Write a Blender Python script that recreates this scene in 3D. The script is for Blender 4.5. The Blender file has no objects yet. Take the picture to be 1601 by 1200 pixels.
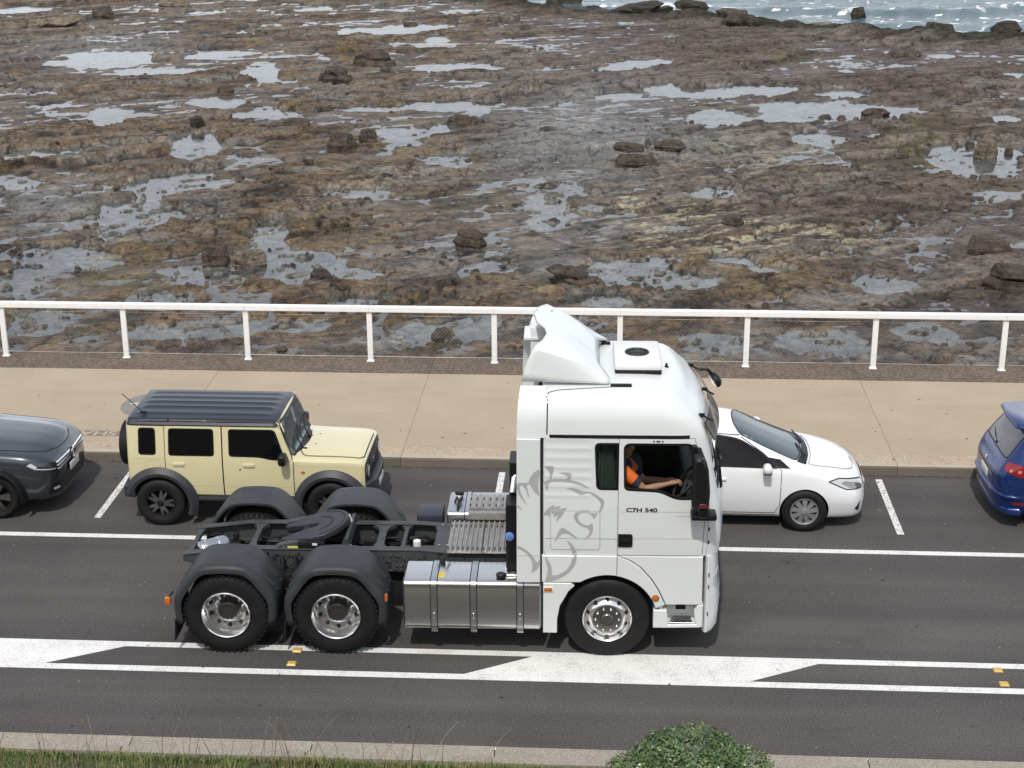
import bpy, bmesh, math, random
import numpy as np
from mathutils import Vector, Matrix, noise as mnoise
from mathutils.bvhtree import BVHTree
from mathutils.geometry import delaunay_2d_cdt
R = math.radians
scn = bpy.context.scene
COL = scn.collection

# ------------------------------------------------------------------ camera
CAM = np.array([-0.048, -18.461, 9.556]); YAW, PIT, ROL, FPX = 0.06322, 0.33601, -0.00541, 2481.4
_d = np.array([-math.sin(YAW)*math.cos(PIT), math.cos(YAW)*math.cos(PIT), -math.sin(PIT)])
_r0 = np.array([math.cos(YAW), math.sin(YAW), 0.0]); _u0 = np.cross(_r0, _d)
_r = math.cos(ROL)*_r0 + math.sin(ROL)*_u0; _u = -math.sin(ROL)*_r0 + math.cos(ROL)*_u0
cam = bpy.data.objects.new('camera', bpy.data.cameras.new('camera')); COL.objects.link(cam)
M = Matrix.Identity(4)
for i in range(3):
    M[i][0], M[i][1], M[i][2], M[i][3] = _r[i], _u[i], -_d[i], CAM[i]
cam.matrix_world = M
cam.data.sensor_width = 36.0; cam.data.sensor_fit = 'HORIZONTAL'
cam.data.lens = 36.0*FPX/1601.0
cam.data.clip_start = 0.5; cam.data.clip_end = 20000
scn.camera = cam
def ground(px, py, z=0.0):
    """where the sight line through a spot of the photograph meets a level"""
    v = _d + _r*(px-800.5)/FPX + _u*(600-py)/FPX
    t = (z-CAM[2])/v[2]
    return CAM + t*v

# ------------------------------------------------------------------ sky, sun, exposure
SUN_EL, SUN_DIR = R(55), Vector((0.12, 1.0, 0))
w = bpy.data.worlds.new('World'); scn.world = w; w.use_nodes = True
nt = w.node_tree; bg = nt.nodes['Background']
sky = nt.nodes.new('ShaderNodeTexSky'); sky.sky_type = 'NISHITA'; sky.sun_disc = False
sky.sun_elevation = SUN_EL; sky.air_density = 1.0; sky.dust_density = 4.0; sky.ozone_density = 1.0
# sun stands behind the camera: azimuth of the sun is opposite to the way its light travels
sky.sun_rotation = math.atan2(-SUN_DIR.x, -SUN_DIR.y)
# thin high cloud drawn over the blue, even all round the horizon
tc = nt.nodes.new('ShaderNodeTexCoord'); mp_ = nt.nodes.new('ShaderNodeMapping'); mp_.inputs['Scale'].default_value = (1, 1, 2.6); nt.links.new(tc.outputs['Generated'], mp_.inputs[0])
cn_ = nt.nodes.new('ShaderNodeTexNoise'); cn_.inputs['Scale'].default_value = 2.4; cn_.inputs['Detail'].default_value = 6; cn_.inputs['Roughness'].default_value = 0.6; nt.links.new(mp_.outputs[0], cn_.inputs['Vector'])
cr_ = nt.nodes.new('ShaderNodeValToRGB'); cr_.color_ramp.elements[0].position = 0.30; cr_.color_ramp.elements[0].color = (0.45,)*3+(1,); cr_.color_ramp.elements[1].position = 0.68; cr_.color_ramp.elements[1].color = (0.9,)*3+(1,); nt.links.new(cn_.outputs['Fac'], cr_.inputs[0])
cm_ = nt.nodes.new('ShaderNodeMix'); cm_.data_type = 'RGBA'; nt.links.new(cr_.outputs[0], cm_.inputs[0]); nt.links.new(sky.outputs[0], cm_.inputs[6]); 
sx_ = nt.nodes.new('ShaderNodeSeparateXYZ'); nt.links.new(tc.outputs['Generated'], sx_.inputs[0])
hr_ = nt.nodes.new('ShaderNodeValToRGB'); hr_.color_ramp.elements[0].position = 0.0; hr_.color_ramp.elements[0].color = (0.93, 0.96, 1.03, 1); hr_.color_ramp.elements[1].position = 0.65; hr_.color_ramp.elements[1].color = (0.33, 0.36, 0.42, 1); nt.links.new(sx_.outputs[2], hr_.inputs[0])
vm_ = nt.nodes.new('ShaderNodeVectorMath'); vm_.operation = 'SCALE'; vm_.inputs['Scale'].default_value = 17.0; nt.links.new(hr_.outputs[0], vm_.inputs[0]); nt.links.new(vm_.outputs[0], cm_.inputs[7])
nt.links.new(cm_.outputs[2], bg.inputs[0]); bg.inputs[1].default_value = 0.10
sl = bpy.data.lights.new('sun', 'SUN'); sl.energy = 2.3; sl.angle = R(1.5); sl.color = (1.0, 0.955, 0.89)
so = bpy.data.objects.new('sun', sl); COL.objects.link(so)
ld = Vector((SUN_DIR.normalized().x*math.cos(SUN_EL), SUN_DIR.normalized().y*math.cos(SUN_EL), -math.sin(SUN_EL)))
so.rotation_euler = ld.to_track_quat('-Z', 'Y').to_euler(); so.location = (0, -30, 40)
vs = scn.view_settings
vs.view_transform = 'Standard'; vs.look = 'None'; vs.exposure = 0.18; vs.gamma = 1.0; vs.use_curve_mapping = False
scn.render.resolution_x, scn.render.resolution_y = 1024, 768

# ------------------------------------------------------------------ helpers: materials
MATS = {}
def ramp(nt, fac, stops, interp='LINEAR'):
    n = nt.nodes.new('ShaderNodeValToRGB'); cr = n.color_ramp; cr.interpolation = interp
    while len(cr.elements) < len(stops): cr.elements.new(0.5)
    for e, (p, c) in zip(cr.elements, stops):
        e.position = p; e.color = (*c, 1) if len(c) == 3 else c
    nt.links.new(fac, n.inputs[0]); return n.outputs[0]
def tex(nt, scale, detail=4, rough=0.55, dist=0.0, coord='Object', vec=None, stretch=None):
    n = nt.nodes.new('ShaderNodeTexNoise'); n.inputs['Scale'].default_value = scale
    n.inputs['Detail'].default_value = detail; n.inputs['Roughness'].default_value = rough
    n.inputs['Distortion'].default_value = dist
    if vec is None:
        c = nt.nodes.new('ShaderNodeTexCoord'); vec = c.outputs[coord]
    if stretch:
        m = nt.nodes.new('ShaderNodeMapping'); m.inputs['Scale'].default_value = stretch
        nt.links.new(vec, m.inputs[0]); vec = m.outputs[0]
    nt.links.new(vec, n.inputs['Vector']); return n.outputs['Fac']
def mix(nt, fac, a, b, mode='MIX'):
    n = nt.nodes.new('ShaderNodeMix'); n.data_type = 'RGBA'; n.blend_type = mode
    for sock, v in ((n.inputs[0], fac), (n.inputs[6], a), (n.inputs[7], b)):
        if hasattr(v, 'is_linked'): nt.links.new(v, sock)
        elif isinstance(v, (int, float)): sock.default_value = v
        else: sock.default_value = (*v, 1)
    return n.outputs[2]
def math_(nt, op, a, b=0.0, clamp=False):
    n = nt.nodes.new('ShaderNodeMath'); n.operation = op; n.use_clamp = clamp
    for sock, v in zip(n.inputs, (a, b)):
        if hasattr(v, 'is_linked'): nt.links.new(v, sock)
        else: sock.default_value = v
    return n.outputs[0]
def bump(nt, h, strength, dist=0.01):
    n = nt.nodes.new('ShaderNodeBump'); n.inputs['Strength'].default_value = strength
    n.inputs['Distance'].default_value = dist; nt.links.new(h, n.inputs['Height']); return n.outputs[0]
def newmat(name):
    m = bpy.data.materials.new(name); m.use_nodes = True
    return m, m.node_tree, m.node_tree.nodes['Principled BSDF']
def mat(name, col, rough=0.5, metal=0.0, coat=0.0, var=0.0, vscale=6.0, bmp=0.0, bscale=60.0, spec=0.5, dirt=None):
    """plain surface with slight colour variation and relief"""
    if name in MATS: return MATS[name]
    m, nt, p = newmat(name)
    p.inputs['Roughness'].default_value = rough; p.inputs['Metallic'].default_value = metal
    p.inputs['Coat Weight'].default_value = coat; p.inputs['Coat Roughness'].default_value = 0.04
    p.inputs['Specular IOR Level'].default_value = spec
    c = None
    if var > 0:
        f = tex(nt, vscale, 5, 0.6)
        lo = tuple(x*(1-var) for x in col); hi = tuple(min(1, x*(1+var)) for x in col)
        c = ramp(nt, f, [(0.3, lo), (0.7, hi)])
    if dirt:
        f2 = tex(nt, dirt[1], 6, 0.65); g = ramp(nt, f2, [(0.5, (0, 0, 0)), (0.72, (1, 1, 1))])
        g2 = math_(nt, 'MULTIPLY', g, dirt[2])
        c = mix(nt, g2, c if c is not None else col, dirt[0])
    if c is not None: nt.links.new(c, p.inputs['Base Color'])
    else: p.inputs['Base Color'].default_value = (*col, 1)
    if bmp > 0:
        nt.links.new(bump(nt, tex(nt, bscale, 4, 0.6), bmp, 0.004), p.inputs['Normal'])
    MATS[name] = m; return m

mat('truck_white', (0.71, 0.74, 0.725), 0.32, coat=0.25, var=0.02, vscale=2.0)
mat('plastic_black', (0.010, 0.010, 0.011), 0.42, var=0.25, spec=0.3)
mat('plastic_grey', (0.034, 0.037, 0.041), 0.5, var=0.2, vscale=5, bmp=0.06, bscale=90, dirt=((0.065, 0.065, 0.065), 3.0, 0.4), spec=0.3)
mat('chassis', (0.052, 0.057, 0.060), 0.5, var=0.25, dirt=((0.09, 0.085, 0.08), 7.0, 0.4), spec=0.3)
mat('chassis_dark', (0.011, 0.011, 0.012), 0.6, var=0.4, vscale=12, spec=0.25)
mat('gap', (0.012, 0.012, 0.012), 0.8)
mat('rubber', (0.011, 0.011, 0.0115), 0.62, var=0.3, vscale=9, bmp=0.1, bscale=120, dirt=((0.024, 0.023, 0.022), 4.0, 0.3), spec=0.3)
mat('chrome', (0.90, 0.90, 0.89), 0.09, metal=1.0)
mat('alloy', (0.78, 0.78, 0.77), 0.20, metal=1.0, var=0.06)
mat('hub_iron', (0.16, 0.15, 0.145), 0.5, metal=0.6, var=0.3, vscale=20)
mat('steel', (0.52, 0.53, 0.54), 0.34, metal=1.0, var=0.08)
mat('tread_plate', (0.40, 0.385, 0.36), 0.45, metal=0.75, var=0.16, vscale=9)
mat('interior', (0.012, 0.012, 0.014), 0.7, var=0.3)
mat('interior_grey', (0.05, 0.05, 0.055), 0.6, var=0.2)
mat('glass_dark', (0.004, 0.0045, 0.005), 0.04, spec=0.35)
mat('lamp_amber', (0.52, 0.14, 0.015), 0.18, coat=0.5)
mat('lamp_red', (0.24, 0.010, 0.012), 0.14, coat=0.6)
mat('lamp_clear', (0.55, 0.57, 0.58), 0.1, coat=0.8)
mat('white_plastic', (0.72, 0.72, 0.71), 0.4)
mat('decal_grey', (0.40, 0.415, 0.415), 0.4, var=0.05)
mat('ink', (0.02, 0.02, 0.022), 0.5)
mat('sticker_yellow', (0.72, 0.55, 0.04), 0.5)
mat('cap_blue', (0.13, 0.24, 0.55), 0.4)
mat('cream_paint', (0.665, 0.605, 0.365), 0.30, coat=0.6, var=0.012)
mat('roof_navy', (0.016, 0.020, 0.030), 0.38, coat=0.15, var=0.08)
mat('white_paint', (0.80, 0.81, 0.815), 0.28, coat=0.7)
mat('grey_paint', (0.045, 0.052, 0.062), 0.24, metal=0.45, coat=0.8)
mat('blue_paint', (0.007, 0.028, 0.135), 0.26, metal=0.3, coat=0.5)
mat('rail_white', (0.84, 0.84, 0.825), 0.45, var=0.02, dirt=((0.55, 0.52, 0.46), 9.0, 0.15))
mat('wire', (0.50, 0.49, 0.47), 0.45, metal=0.5)
mat('skin', (0.42, 0.22, 0.14), 0.5, var=0.08)
mat('hi_vis_orange', (0.85, 0.17, 0.02), 0.7, var=0.08, vscale=14)
mat('navy_cloth', (0.02, 0.024, 0.05), 0.8, var=0.2)
mat('hair', (0.03, 0.02, 0.014), 0.7, var=0.3, vscale=40)
mat('curtain', (0.05, 0.075, 0.065), 0.85, var=0.2)
mat('plate', (0.62, 0.62, 0.58), 0.4, var=0.05)
mat('stud_yellow', (0.60, 0.40, 0.10), 0.35, var=0.2, vscale=60)

def two_sided_fresnel(nt, ior):
    f = nt.nodes.new('ShaderNodeFresnel'); ge = nt.nodes.new('ShaderNodeNewGeometry')
    nt.links.new(math_(nt, 'ADD', math_(nt, 'MULTIPLY', ge.outputs['Backfacing'], 1/ior-ior), ior), f.inputs[0]); return f
def glass(name, tint=(0.55, 0.62, 0.60), ior=1.5, rough=0.0, dens=0.0):
    m, nt, p = newmat(name); nt.nodes.remove(p)
    out = nt.nodes['Material Output']
    t = nt.nodes.new('ShaderNodeBsdfTransparent'); t.inputs[0].default_value = (*tint, 1)
    g = nt.nodes.new('ShaderNodeBsdfGlossy'); g.inputs['Roughness'].default_value = rough
    f = two_sided_fresnel(nt, ior)
    x = nt.nodes.new('ShaderNodeMixShader')
    nt.links.new(f.outputs[0], x.inputs[0]); nt.links.new(t.outputs[0], x.inputs[1]); nt.links.new(g.outputs[0], x.inputs[2])
    nt.links.new(x.outputs[0], out.inputs[0]); MATS[name] = m; return m
glass('glass_clear', (0.93, 0.95, 0.94), 1.35); glass('glass_wind', (0.30, 0.36, 0.38), 1.6)
glass('glass_tint', (0.10, 0.11, 0.12), 1.55)

# ------------------------------------------------------------------ helpers: objects
def link(name, me, parent=None, material=None, smooth=None, loc=None):
    o = bpy.data.objects.new(name, me); COL.objects.link(o)
    if material is not None and not me.materials: me.materials.append(MATS[material] if isinstance(material, str) else material)
    if parent is not None: o.parent = parent
    if smooth is not None and len(me.polygons):
        me.shade_smooth()
        if smooth < 179: me.set_sharp_from_angle(angle=R(smooth))
    if loc is not None: o.location = loc
    return o
def tag(o, label=None, cat=None, group=None, kind=None):
    if label: o['label'] = label
    if cat: o['category'] = cat
    if group: o['group'] = group
    if kind: o['kind'] = kind
    return o
def empty(name, loc=(0, 0, 0), rz=0.0, parent=None):
    o = bpy.data.objects.new(name, None); COL.objects.link(o); o.location = loc; o.rotation_euler = (0, 0, rz)
    o.empty_display_size = 0.2
    if parent: o.parent = parent
    return o
class MB:
    """collects shapes for one mesh"""
    def __init__(s): s.v = []; s.f = []; s.m = []; s.cm = 0
    def add(s, vs, fs):
        n = len(s.v); s.v += [tuple(map(float, v)) for v in vs]; s.f += [tuple(i+n for i in f) for f in fs]; s.m += [s.cm]*len(fs); return s
    def box(s, c, d, b=0.0, rot=None):
        """box with centre c, sizes d and chamfer b"""
        hx, hy, hz = d[0]/2, d[1]/2, d[2]/2; b = min(b, hx*.9, hy*.9, hz*.9)
        if b <= 0:
            vs = [(x, y, z) for x in (-hx, hx) for y in (-hy, hy) for z in (-hz, hz)]
            fs = [(0, 1, 3, 2), (4, 6, 7, 5), (0, 4, 5, 1), (2, 3, 7, 6), (0, 2, 6, 4), (1, 5, 7, 3)]
        else:
            bm = bmesh.new(); bmesh.ops.create_cube(bm, size=1)
            for v in bm.verts: v.co = Vector((v.co.x*2*hx, v.co.y*2*hy, v.co.z*2*hz))
            bmesh.ops.bevel(bm, geom=bm.edges[:]+bm.verts[:], offset=b, segments=2, affect='EDGES', profile=0.5)
            bm.verts.index_update()
            vs = [v.co.copy() for v in bm.verts]; fs = [[v.index for v in f.verts] for f in bm.faces]; bm.free()
        vs = [Vector(v) for v in vs]
        if rot is not None: vs = [rot @ v for v in vs]
        c = Vector(c); return s.add([v+c for v in vs], fs)
    def prism(s, poly, a, b, axis='y', ch=0.0):
        """polygon (two coordinates) extruded along axis from a to b, edges chamfered by ch on the a side"""
        n = len(poly)
        def P(u, v, h): return {'y': (u, h, v), 'z': (u, v, h), 'x': (h, u, v)}[axis]
        area = sum(poly[i][0]*poly[(i+1) % n][1]-poly[(i+1) % n][0]*poly[i][1] for i in range(n))
        rings = []
        if ch > 0:
            ins = inset(poly, ch); sg = 1 if b > a else -1
            rings = [[P(u, v, a) for u, v in ins], [P(u, v, a+sg*ch) for u, v in poly], [P(u, v, b) for u, v in poly]]
        else: rings = [[P(u, v, a) for u, v in poly], [P(u, v, b) for u, v in poly]]
        vs = [p for r_ in rings for p in r_]; fs = [tuple(range(n))[::-1]]
        for k in range(len(rings)-1):
            for i in range(n):
                j = (i+1) % n; fs.append((k*n+i, k*n+j, (k+1)*n+j, (k+1)*n+i))
        fs.append(tuple(range((len(rings)-1)*n, len(rings)*n)))
        flip = (area > 0) ^ (b > a) ^ (axis == 'y')
        if flip: fs = [f[::-1] for f in fs]
        return s.add(vs, fs)
    def tube(s, pts, r, n=8, cap=True):
        """tube through points; r a number or a list"""
        pts = [Vector(p) for p in pts]; k = len(pts); rr = r if isinstance(r, (list, tuple)) else [r]*k
        ref = Vector((0, 0, 1)); vs = []; fs = []
        prev = None
        for i, p in enumerate(pts):
            d = (pts[min(i+1, k-1)]-pts[max(i-1, 0)]).normalized()
            if prev is None:
                a = d.cross(ref)
                if a.length < 1e-3: a = d.cross(Vector((1, 0, 0)))
                a.normalize()
            else:
                a = prev-d*prev.dot(d)
                if a.length < 1e-4: a = d.orthogonal()
                a.normalize()
            prev = a; b = d.cross(a)
            for j in range(n):
                t = 2*math.pi*j/n; vs.append(p+(a*math.cos(t)+b*math.sin(t))*rr[i])
        for i in range(k-1):
            for j in range(n):
                jj = (j+1) % n; fs.append((i*n+j, i*n+jj, (i+1)*n+jj, (i+1)*n+j))
        if cap: fs += [tuple(range(n))[::-1], tuple(range((k-1)*n, k*n))]
        return s.add(vs, fs)
    def lathe(s, prof, n=32, axis='y', c=(0, 0, 0), closed=False):
        """profile (radius, height along axis) turned about axis through c"""
        vs = []; fs = []; k = len(prof)
        for r_, h in prof:
            for j in range(n):
                t = 2*math.pi*j/n; x, y = r_*math.cos(t), r_*math.sin(t)
                v = {'y': (x, h, y), 'z': (x, y, h), 'x': (h, x, y)}[axis]; vs.append((v[0]+c[0], v[1]+c[1], v[2]+c[2]))
        for i in range(k if closed else k-1):
            for j in range(n):
                jj = (j+1) % n; i2 = (i+1) % k; fs.append((i*n+j, i*n+jj, i2*n+jj, i2*n+j))
        if not closed:
            if prof[0][0] > 1e-6: fs.append(tuple(range(n))[::-1])
            if prof[-1][0] > 1e-6: fs.append(tuple(range((k-1)*n, k*n)))
        return s.add(vs, fs)
    def mesh(s, name, recalc=True):
        me = bpy.data.meshes.new(name); me.from_pydata(s.v, [], s.f)
        if recalc:
            bm = bmesh.new(); bm.from_mesh(me)
            bmesh.ops.remove_doubles(bm, verts=bm.verts, dist=1e-5)
            bmesh.ops.recalc_face_normals(bm, faces=bm.faces)
            bm.to_mesh(me); bm.free()
        elif any(s.m): me.polygons.foreach_set('material_index', s.m)
        me.update(); return me
    def build(s, name, material, parent=None, smooth=35, recalc=True, loc=None):
        return link(name, s.mesh(name, recalc), parent, material, smooth, loc)
def inset(poly, d):
    """polygon moved inwards by d"""
    n = len(poly); A = sum(poly[i][0]*poly[(i+1) % n][1]-poly[(i+1) % n][0]*poly[i][1] for i in range(n)); sg = 1 if A > 0 else -1
    out = []
    for i in range(n):
        p0, p1, p2 = Vector(poly[i-1]), Vector(poly[i]), Vector(poly[(i+1) % n])
        e1 = (p1-p0); e2 = (p2-p1)
        if e1.length < 1e-9 or e2.length < 1e-9: out.append(tuple(p1)); continue
        e1.normalize(); e2.normalize()
        n1 = Vector((-e1.y, e1.x))*sg; n2 = Vector((-e2.y, e2.x))*sg; b = n1+n2
        if b.length < 1e-6: b = n1
        b = b/max(b.dot(n1), 0.35) if b.dot(n1) > 0 else n1
        out.append((p1.x+b.x*d, p1.y+b.y*d))
    return out
def rpoly(pts, r, n=4):
    """polygon with rounded corners; r a number or one per corner"""
    k = len(pts); out = []; rr = r if isinstance(r, (list, tuple)) else [r]*k
    for i in range(k):
        p0, p, p2 = Vector(pts[i-1]), Vector(pts[i]), Vector(pts[(i+1) % k])
        a, b = p0-p, p2-p; q = min(rr[i], a.length*.49, b.length*.49)
        if q < 1e-5: out.append(tuple(p)); continue
        s, e = p+a.normalized()*q, p+b.normalized()*q
        for j in range(n+1):
            t = j/n; v = s*(1-t)**2+p*2*t*(1-t)+e*t*t; out.append((v.x, v.y))
    return out
def arc(cx, cy, r, a0, a1, n=14):
    return [(cx+r*math.cos(R(a0+(a1-a0)*i/n)), cy+r*math.sin(R(a0+(a1-a0)*i/n))) for i in range(n+1)]
def chaikin(p, it=2, q=0.22, closed=False):
    p = [np.array(v, float) for v in p]
    for _ in range(it):
        o = [] if closed else [p[0]]
        m = len(p)
        for i in range(m if closed else m-1):
            a, b = p[i], p[(i+1) % m]
            if closed or i > 0: o.append(a*(1-q)+b*q)
            if closed or i < m-2: o.append(a*q+b*(1-q))
        if not closed: o.append(p[-1])
        p = o
    return p
def pchip(xs, ys, x):
    """smooth curve through keys without overshoot"""
    xs = np.array(xs, float); ys = np.array(ys, float); h = np.diff(xs); dl = np.diff(ys)/h
    m = np.zeros(len(xs)); m[0], m[-1] = dl[0], dl[-1]
    for i in range(1, len(xs)-1):
        if dl[i-1]*dl[i] > 0:
            w1, w2 = 2*h[i]+h[i-1], h[i]+2*h[i-1]; m[i] = (w1+w2)/(w1/dl[i-1]+w2/dl[i])
    x = np.clip(np.asarray(x, float), xs[0], xs[-1]); i = np.clip(np.searchsorted(xs, x)-1, 0, len(h)-1)
    t = (x-xs[i])/h[i]
    return ys[i]*(1+2*t)*(1-t)**2+m[i]*h[i]*t*(1-t)**2+ys[i+1]*t*t*(3-2*t)+m[i+1]*h[i]*t*t*(t-1)
DIRS = {'near': (lambda a, b: (a, -9, b), (0, 1, 0)), 'far': (lambda a, b: (a, 9, b), (0, -1, 0)),
        'top': (lambda a, b: (a, b, 9), (0, 0, -1)), 'front': (lambda a, b: (9, a, b), (-1, 0, 0)), 'rear': (lambda a, b: (-20, a, b), (1, 0, 0))}
def inpoly(p, poly):
    x, y = p; c = False; n = len(poly); j = n-1
    for i in range(n):
        if (poly[i][1] > y) != (poly[j][1] > y) and x < (poly[j][0]-poly[i][0])*(y-poly[i][1])/(poly[j][1]-poly[i][1]+1e-12)+poly[i][0]: c = not c
        j = i
    return c
def patch(bvh, poly, view, off=0.004, holes=(), step=0.06, skirt=0.02, offf=None, frame=None):
    """panel that follows a surface: the polygon, seen along an axis, laid on the surface and lifted off it by off"""
    if frame: org, dr = frame
    else: org, dr = DIRS[view]
    dr = Vector(dr).normalized()
    def dens(pl):
        o = []
        for i in range(len(pl)):
            a, b = Vector(pl[i]), Vector(pl[(i+1) % len(pl)]); k = max(1, int((b-a).length/step))
            o += [tuple(a+(b-a)*t/k) for t in range(k)]
        return o
    loops = [dens(poly)]+[dens(h) for h in holes]
    vs = []; es = []
    for lp in loops:
        n0 = len(vs); vs += [Vector(p) for p in lp]; es += [(n0+i, n0+(i+1) % len(lp)) for i in range(len(lp))]
    xs = [p[0] for p in poly]; ys = [p[1] for p in poly]
    x = min(xs)+step*.5
    segs = [(Vector(lp[i]), Vector(lp[(i+1) % len(lp)])) for lp in loops for i in range(len(lp))]
    allb = np.array([[p[0], p[1]] for lp in loops for p in lp])
    while x < max(xs):
        y = min(ys)+step*.5
        while y < max(ys):
            if inpoly((x, y), poly) and not any(inpoly((x, y), h) for h in holes) and np.min(np.hypot(allb[:, 0]-x, allb[:, 1]-y)) > step*.45:
                vs.append(Vector((x, y)))
            y += step
        x += step
    r_ = delaunay_2d_cdt(vs, es, [], 0, 1e-6)
    V2, F = r_[0], r_[2]
    tris = []
    for f in F:
        c = sum((V2[i] for i in f), Vector((0, 0)))/len(f)
        if inpoly(c, poly) and not any(inpoly(c, h) for h in holes): tris.append(tuple(f))
    used = sorted({i for f in tris for i in f}); mp = {i: k for k, i in enumerate(used)}
    pts = []; bad = []
    for i in used:
        o = Vector(org(V2[i].x, V2[i].y)); h = bvh.ray_cast(o, dr)
        if h[0] is None: bad.append(len(pts)); pts.append(None)
        else: pts.append(h[0]-dr*(off+(offf(V2[i].x, V2[i].y) if offf else 0)))
    for k in bad:     # past the edge of the surface: take the nearest found point's depth
        q = V2[used[k]]; best = min((j for j in range(len(pts)) if pts[j] is not None and j not in bad), key=lambda j: (V2[used[j]]-q).length, default=None)
        o = Vector(org(q.x, q.y)); pts[k] = o+dr*((pts[best]-o).dot(dr)) if best is not None else o
    mb = MB(); fs = [tuple(mp[i] for i in f) for f in tris]; mb.add(pts, fs)
    if skirt > 0:
        cnt = {}
        for f in fs:
            for i in range(3):
                e = (f[i], f[(i+1) % 3]); k = tuple(sorted(e)); cnt.setdefault(k, []).append(e)
        n0 = len(mb.v); mp2 = {}; add = []
        for k, l in cnt.items():
            if len(l) == 1:
                a, b = l[0]
                for q in (a, b):
                    if q not in mp2: mp2[q] = n0+len(add); add.append(pts[q]+dr*skirt)
                mb.f.append((b, a, mp2[a], mp2[b])); mb.m.append(0)
        mb.v += [tuple(v) for v in add]
    return mb
def strip(bvh, line, view, width=0.008, off=0.0025, closed=False, step=0.05, frame=None):
    """narrow band (a panel gap, a seam) laid on a surface along a line"""
    if frame: org, dr = frame
    else: org, dr = DIRS[view]
    dr = Vector(dr).normalized(); p = [Vector(q) for q in line]
    if closed: p.append(p[0])
    d = []
    for a, b in zip(p[:-1], p[1:]):
        k = max(1, int((b-a).length/step)); d += [a+(b-a)*t/k for t in range(k)]
    d.append(p[-1]); vs = []; fs = []
    for i, q in enumerate(d):
        t = (d[min(i+1, len(d)-1)]-d[max(0, i-1)]).normalized(); nn = Vector((-t.y, t.x))*width/2
        for e in (q+nn, q-nn):
            o = Vector(org(e.x, e.y)); h = bvh.ray_cast(o, dr)
            vs.append((h[0]-dr*off) if h[0] is not None else (Vector(vs[-2]) if len(vs) > 1 else o+dr*8))
        if i: fs.append((2*i-2, 2*i-1, 2*i+1, 2*i))
    mb = MB(); mb.add(vs, fs); return mb
def mirrored(o, parent=None):
    """the same part on the other side"""
    me = o.data.copy(); n = len(me.vertices); co = np.empty(n*3); me.vertices.foreach_get('co', co); co[1::3] *= -1
    me.vertices.foreach_set('co', co); me.flip_normals(); me.update()
    c = bpy.data.objects.new(o.name.split('.')[0], me); COL.objects.link(c); c.parent = parent or o.parent
    c.location = (o.location.x, -o.location.y, o.location.z)
    return c
def bvh_of(me):
    bm = bmesh.new(); bm.from_mesh(me); t = BVHTree.FromBMesh(bm); bm.free(); return t
def boolean(o, cutters):
    """subtract closed meshes from an object's mesh; cut faces keep the cutter's material"""
    me = o.data
    for cm in cutters:
        c = bpy.data.objects.new('cutter', cm); COL.objects.link(c); bpy.context.view_layer.update(); c.matrix_world = o.matrix_world.copy()
        md = o.modifiers.new('cut', 'BOOLEAN'); md.object = c; md.operation = 'DIFFERENCE'; md.solver = 'EXACT'; md.material_mode = 'INDEX'
        bpy.context.view_layer.update()
        ev = o.evaluated_get(bpy.context.evaluated_depsgraph_get())
        nm = bpy.data.meshes.new_from_object(ev); o.modifiers.clear(); o.data = nm
        bpy.data.objects.remove(c)
    return o
def copy_tree(o, parent=None):
    c = o.copy(); COL.objects.link(c); c.parent = parent
    for ch in o.children: copy_tree(ch, c)
    return c
def text_mesh(s, size, name, wx=1.0, extrude=0.001, bold=0.018):
    cu = bpy.data.curves.new(name, 'FONT'); cu.body = s; cu.size = size; cu.extrude = extrude; cu.align_x = 'CENTER'; cu.align_y = 'CENTER'; cu.offset = size*bold
    o = bpy.data.objects.new(name, cu); COL.objects.link(o); bpy.context.view_layer.update()
    me = bpy.data.meshes.new_from_object(o.evaluated_get(bpy.context.evaluated_depsgraph_get()))
    bpy.data.objects.remove(o); bpy.data.curves.remove(cu)
    for v in me.vertices: v.co.x *= wx
    me.materials.clear(); return me
# lattice noise on arrays
_rs = np.random.RandomState(7); _perm = np.tile(_rs.permutation(512), 2); _gr = _rs.rand(512)*2*np.pi; _gx, _gy = np.cos(_gr), np.sin(_gr)
def pn(x, y):
    xi = np.floor(x).astype(int); yi = np.floor(y).astype(int); xf = x-xi; yf = y-yi
    u = xf*xf*xf*(xf*(xf*6-15)+10); v = yf*yf*yf*(yf*(yf*6-15)+10)
    def g(ix, iy, dx, dy):
        h = _perm[(_perm[ix & 511]+iy) & 511]; return _gx[h]*dx+_gy[h]*dy
    a = g(xi, yi, xf, yf); b = g(xi+1, yi, xf-1, yf); c = g(xi, yi+1, xf, yf-1); d = g(xi+1, yi+1, xf-1, yf-1)
    return (a+(b-a)*u)*(1-v)+(c+(d-c)*u)*v
def fbm(x, y, o=5, g=0.5, l=2.03):
    s = 0; a = 1.0
    for i in range(o):
        s = s+a*pn(x+17.3*i, y-9.1*i); x = x*l; y = y*l; a *= g
    return s
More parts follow.
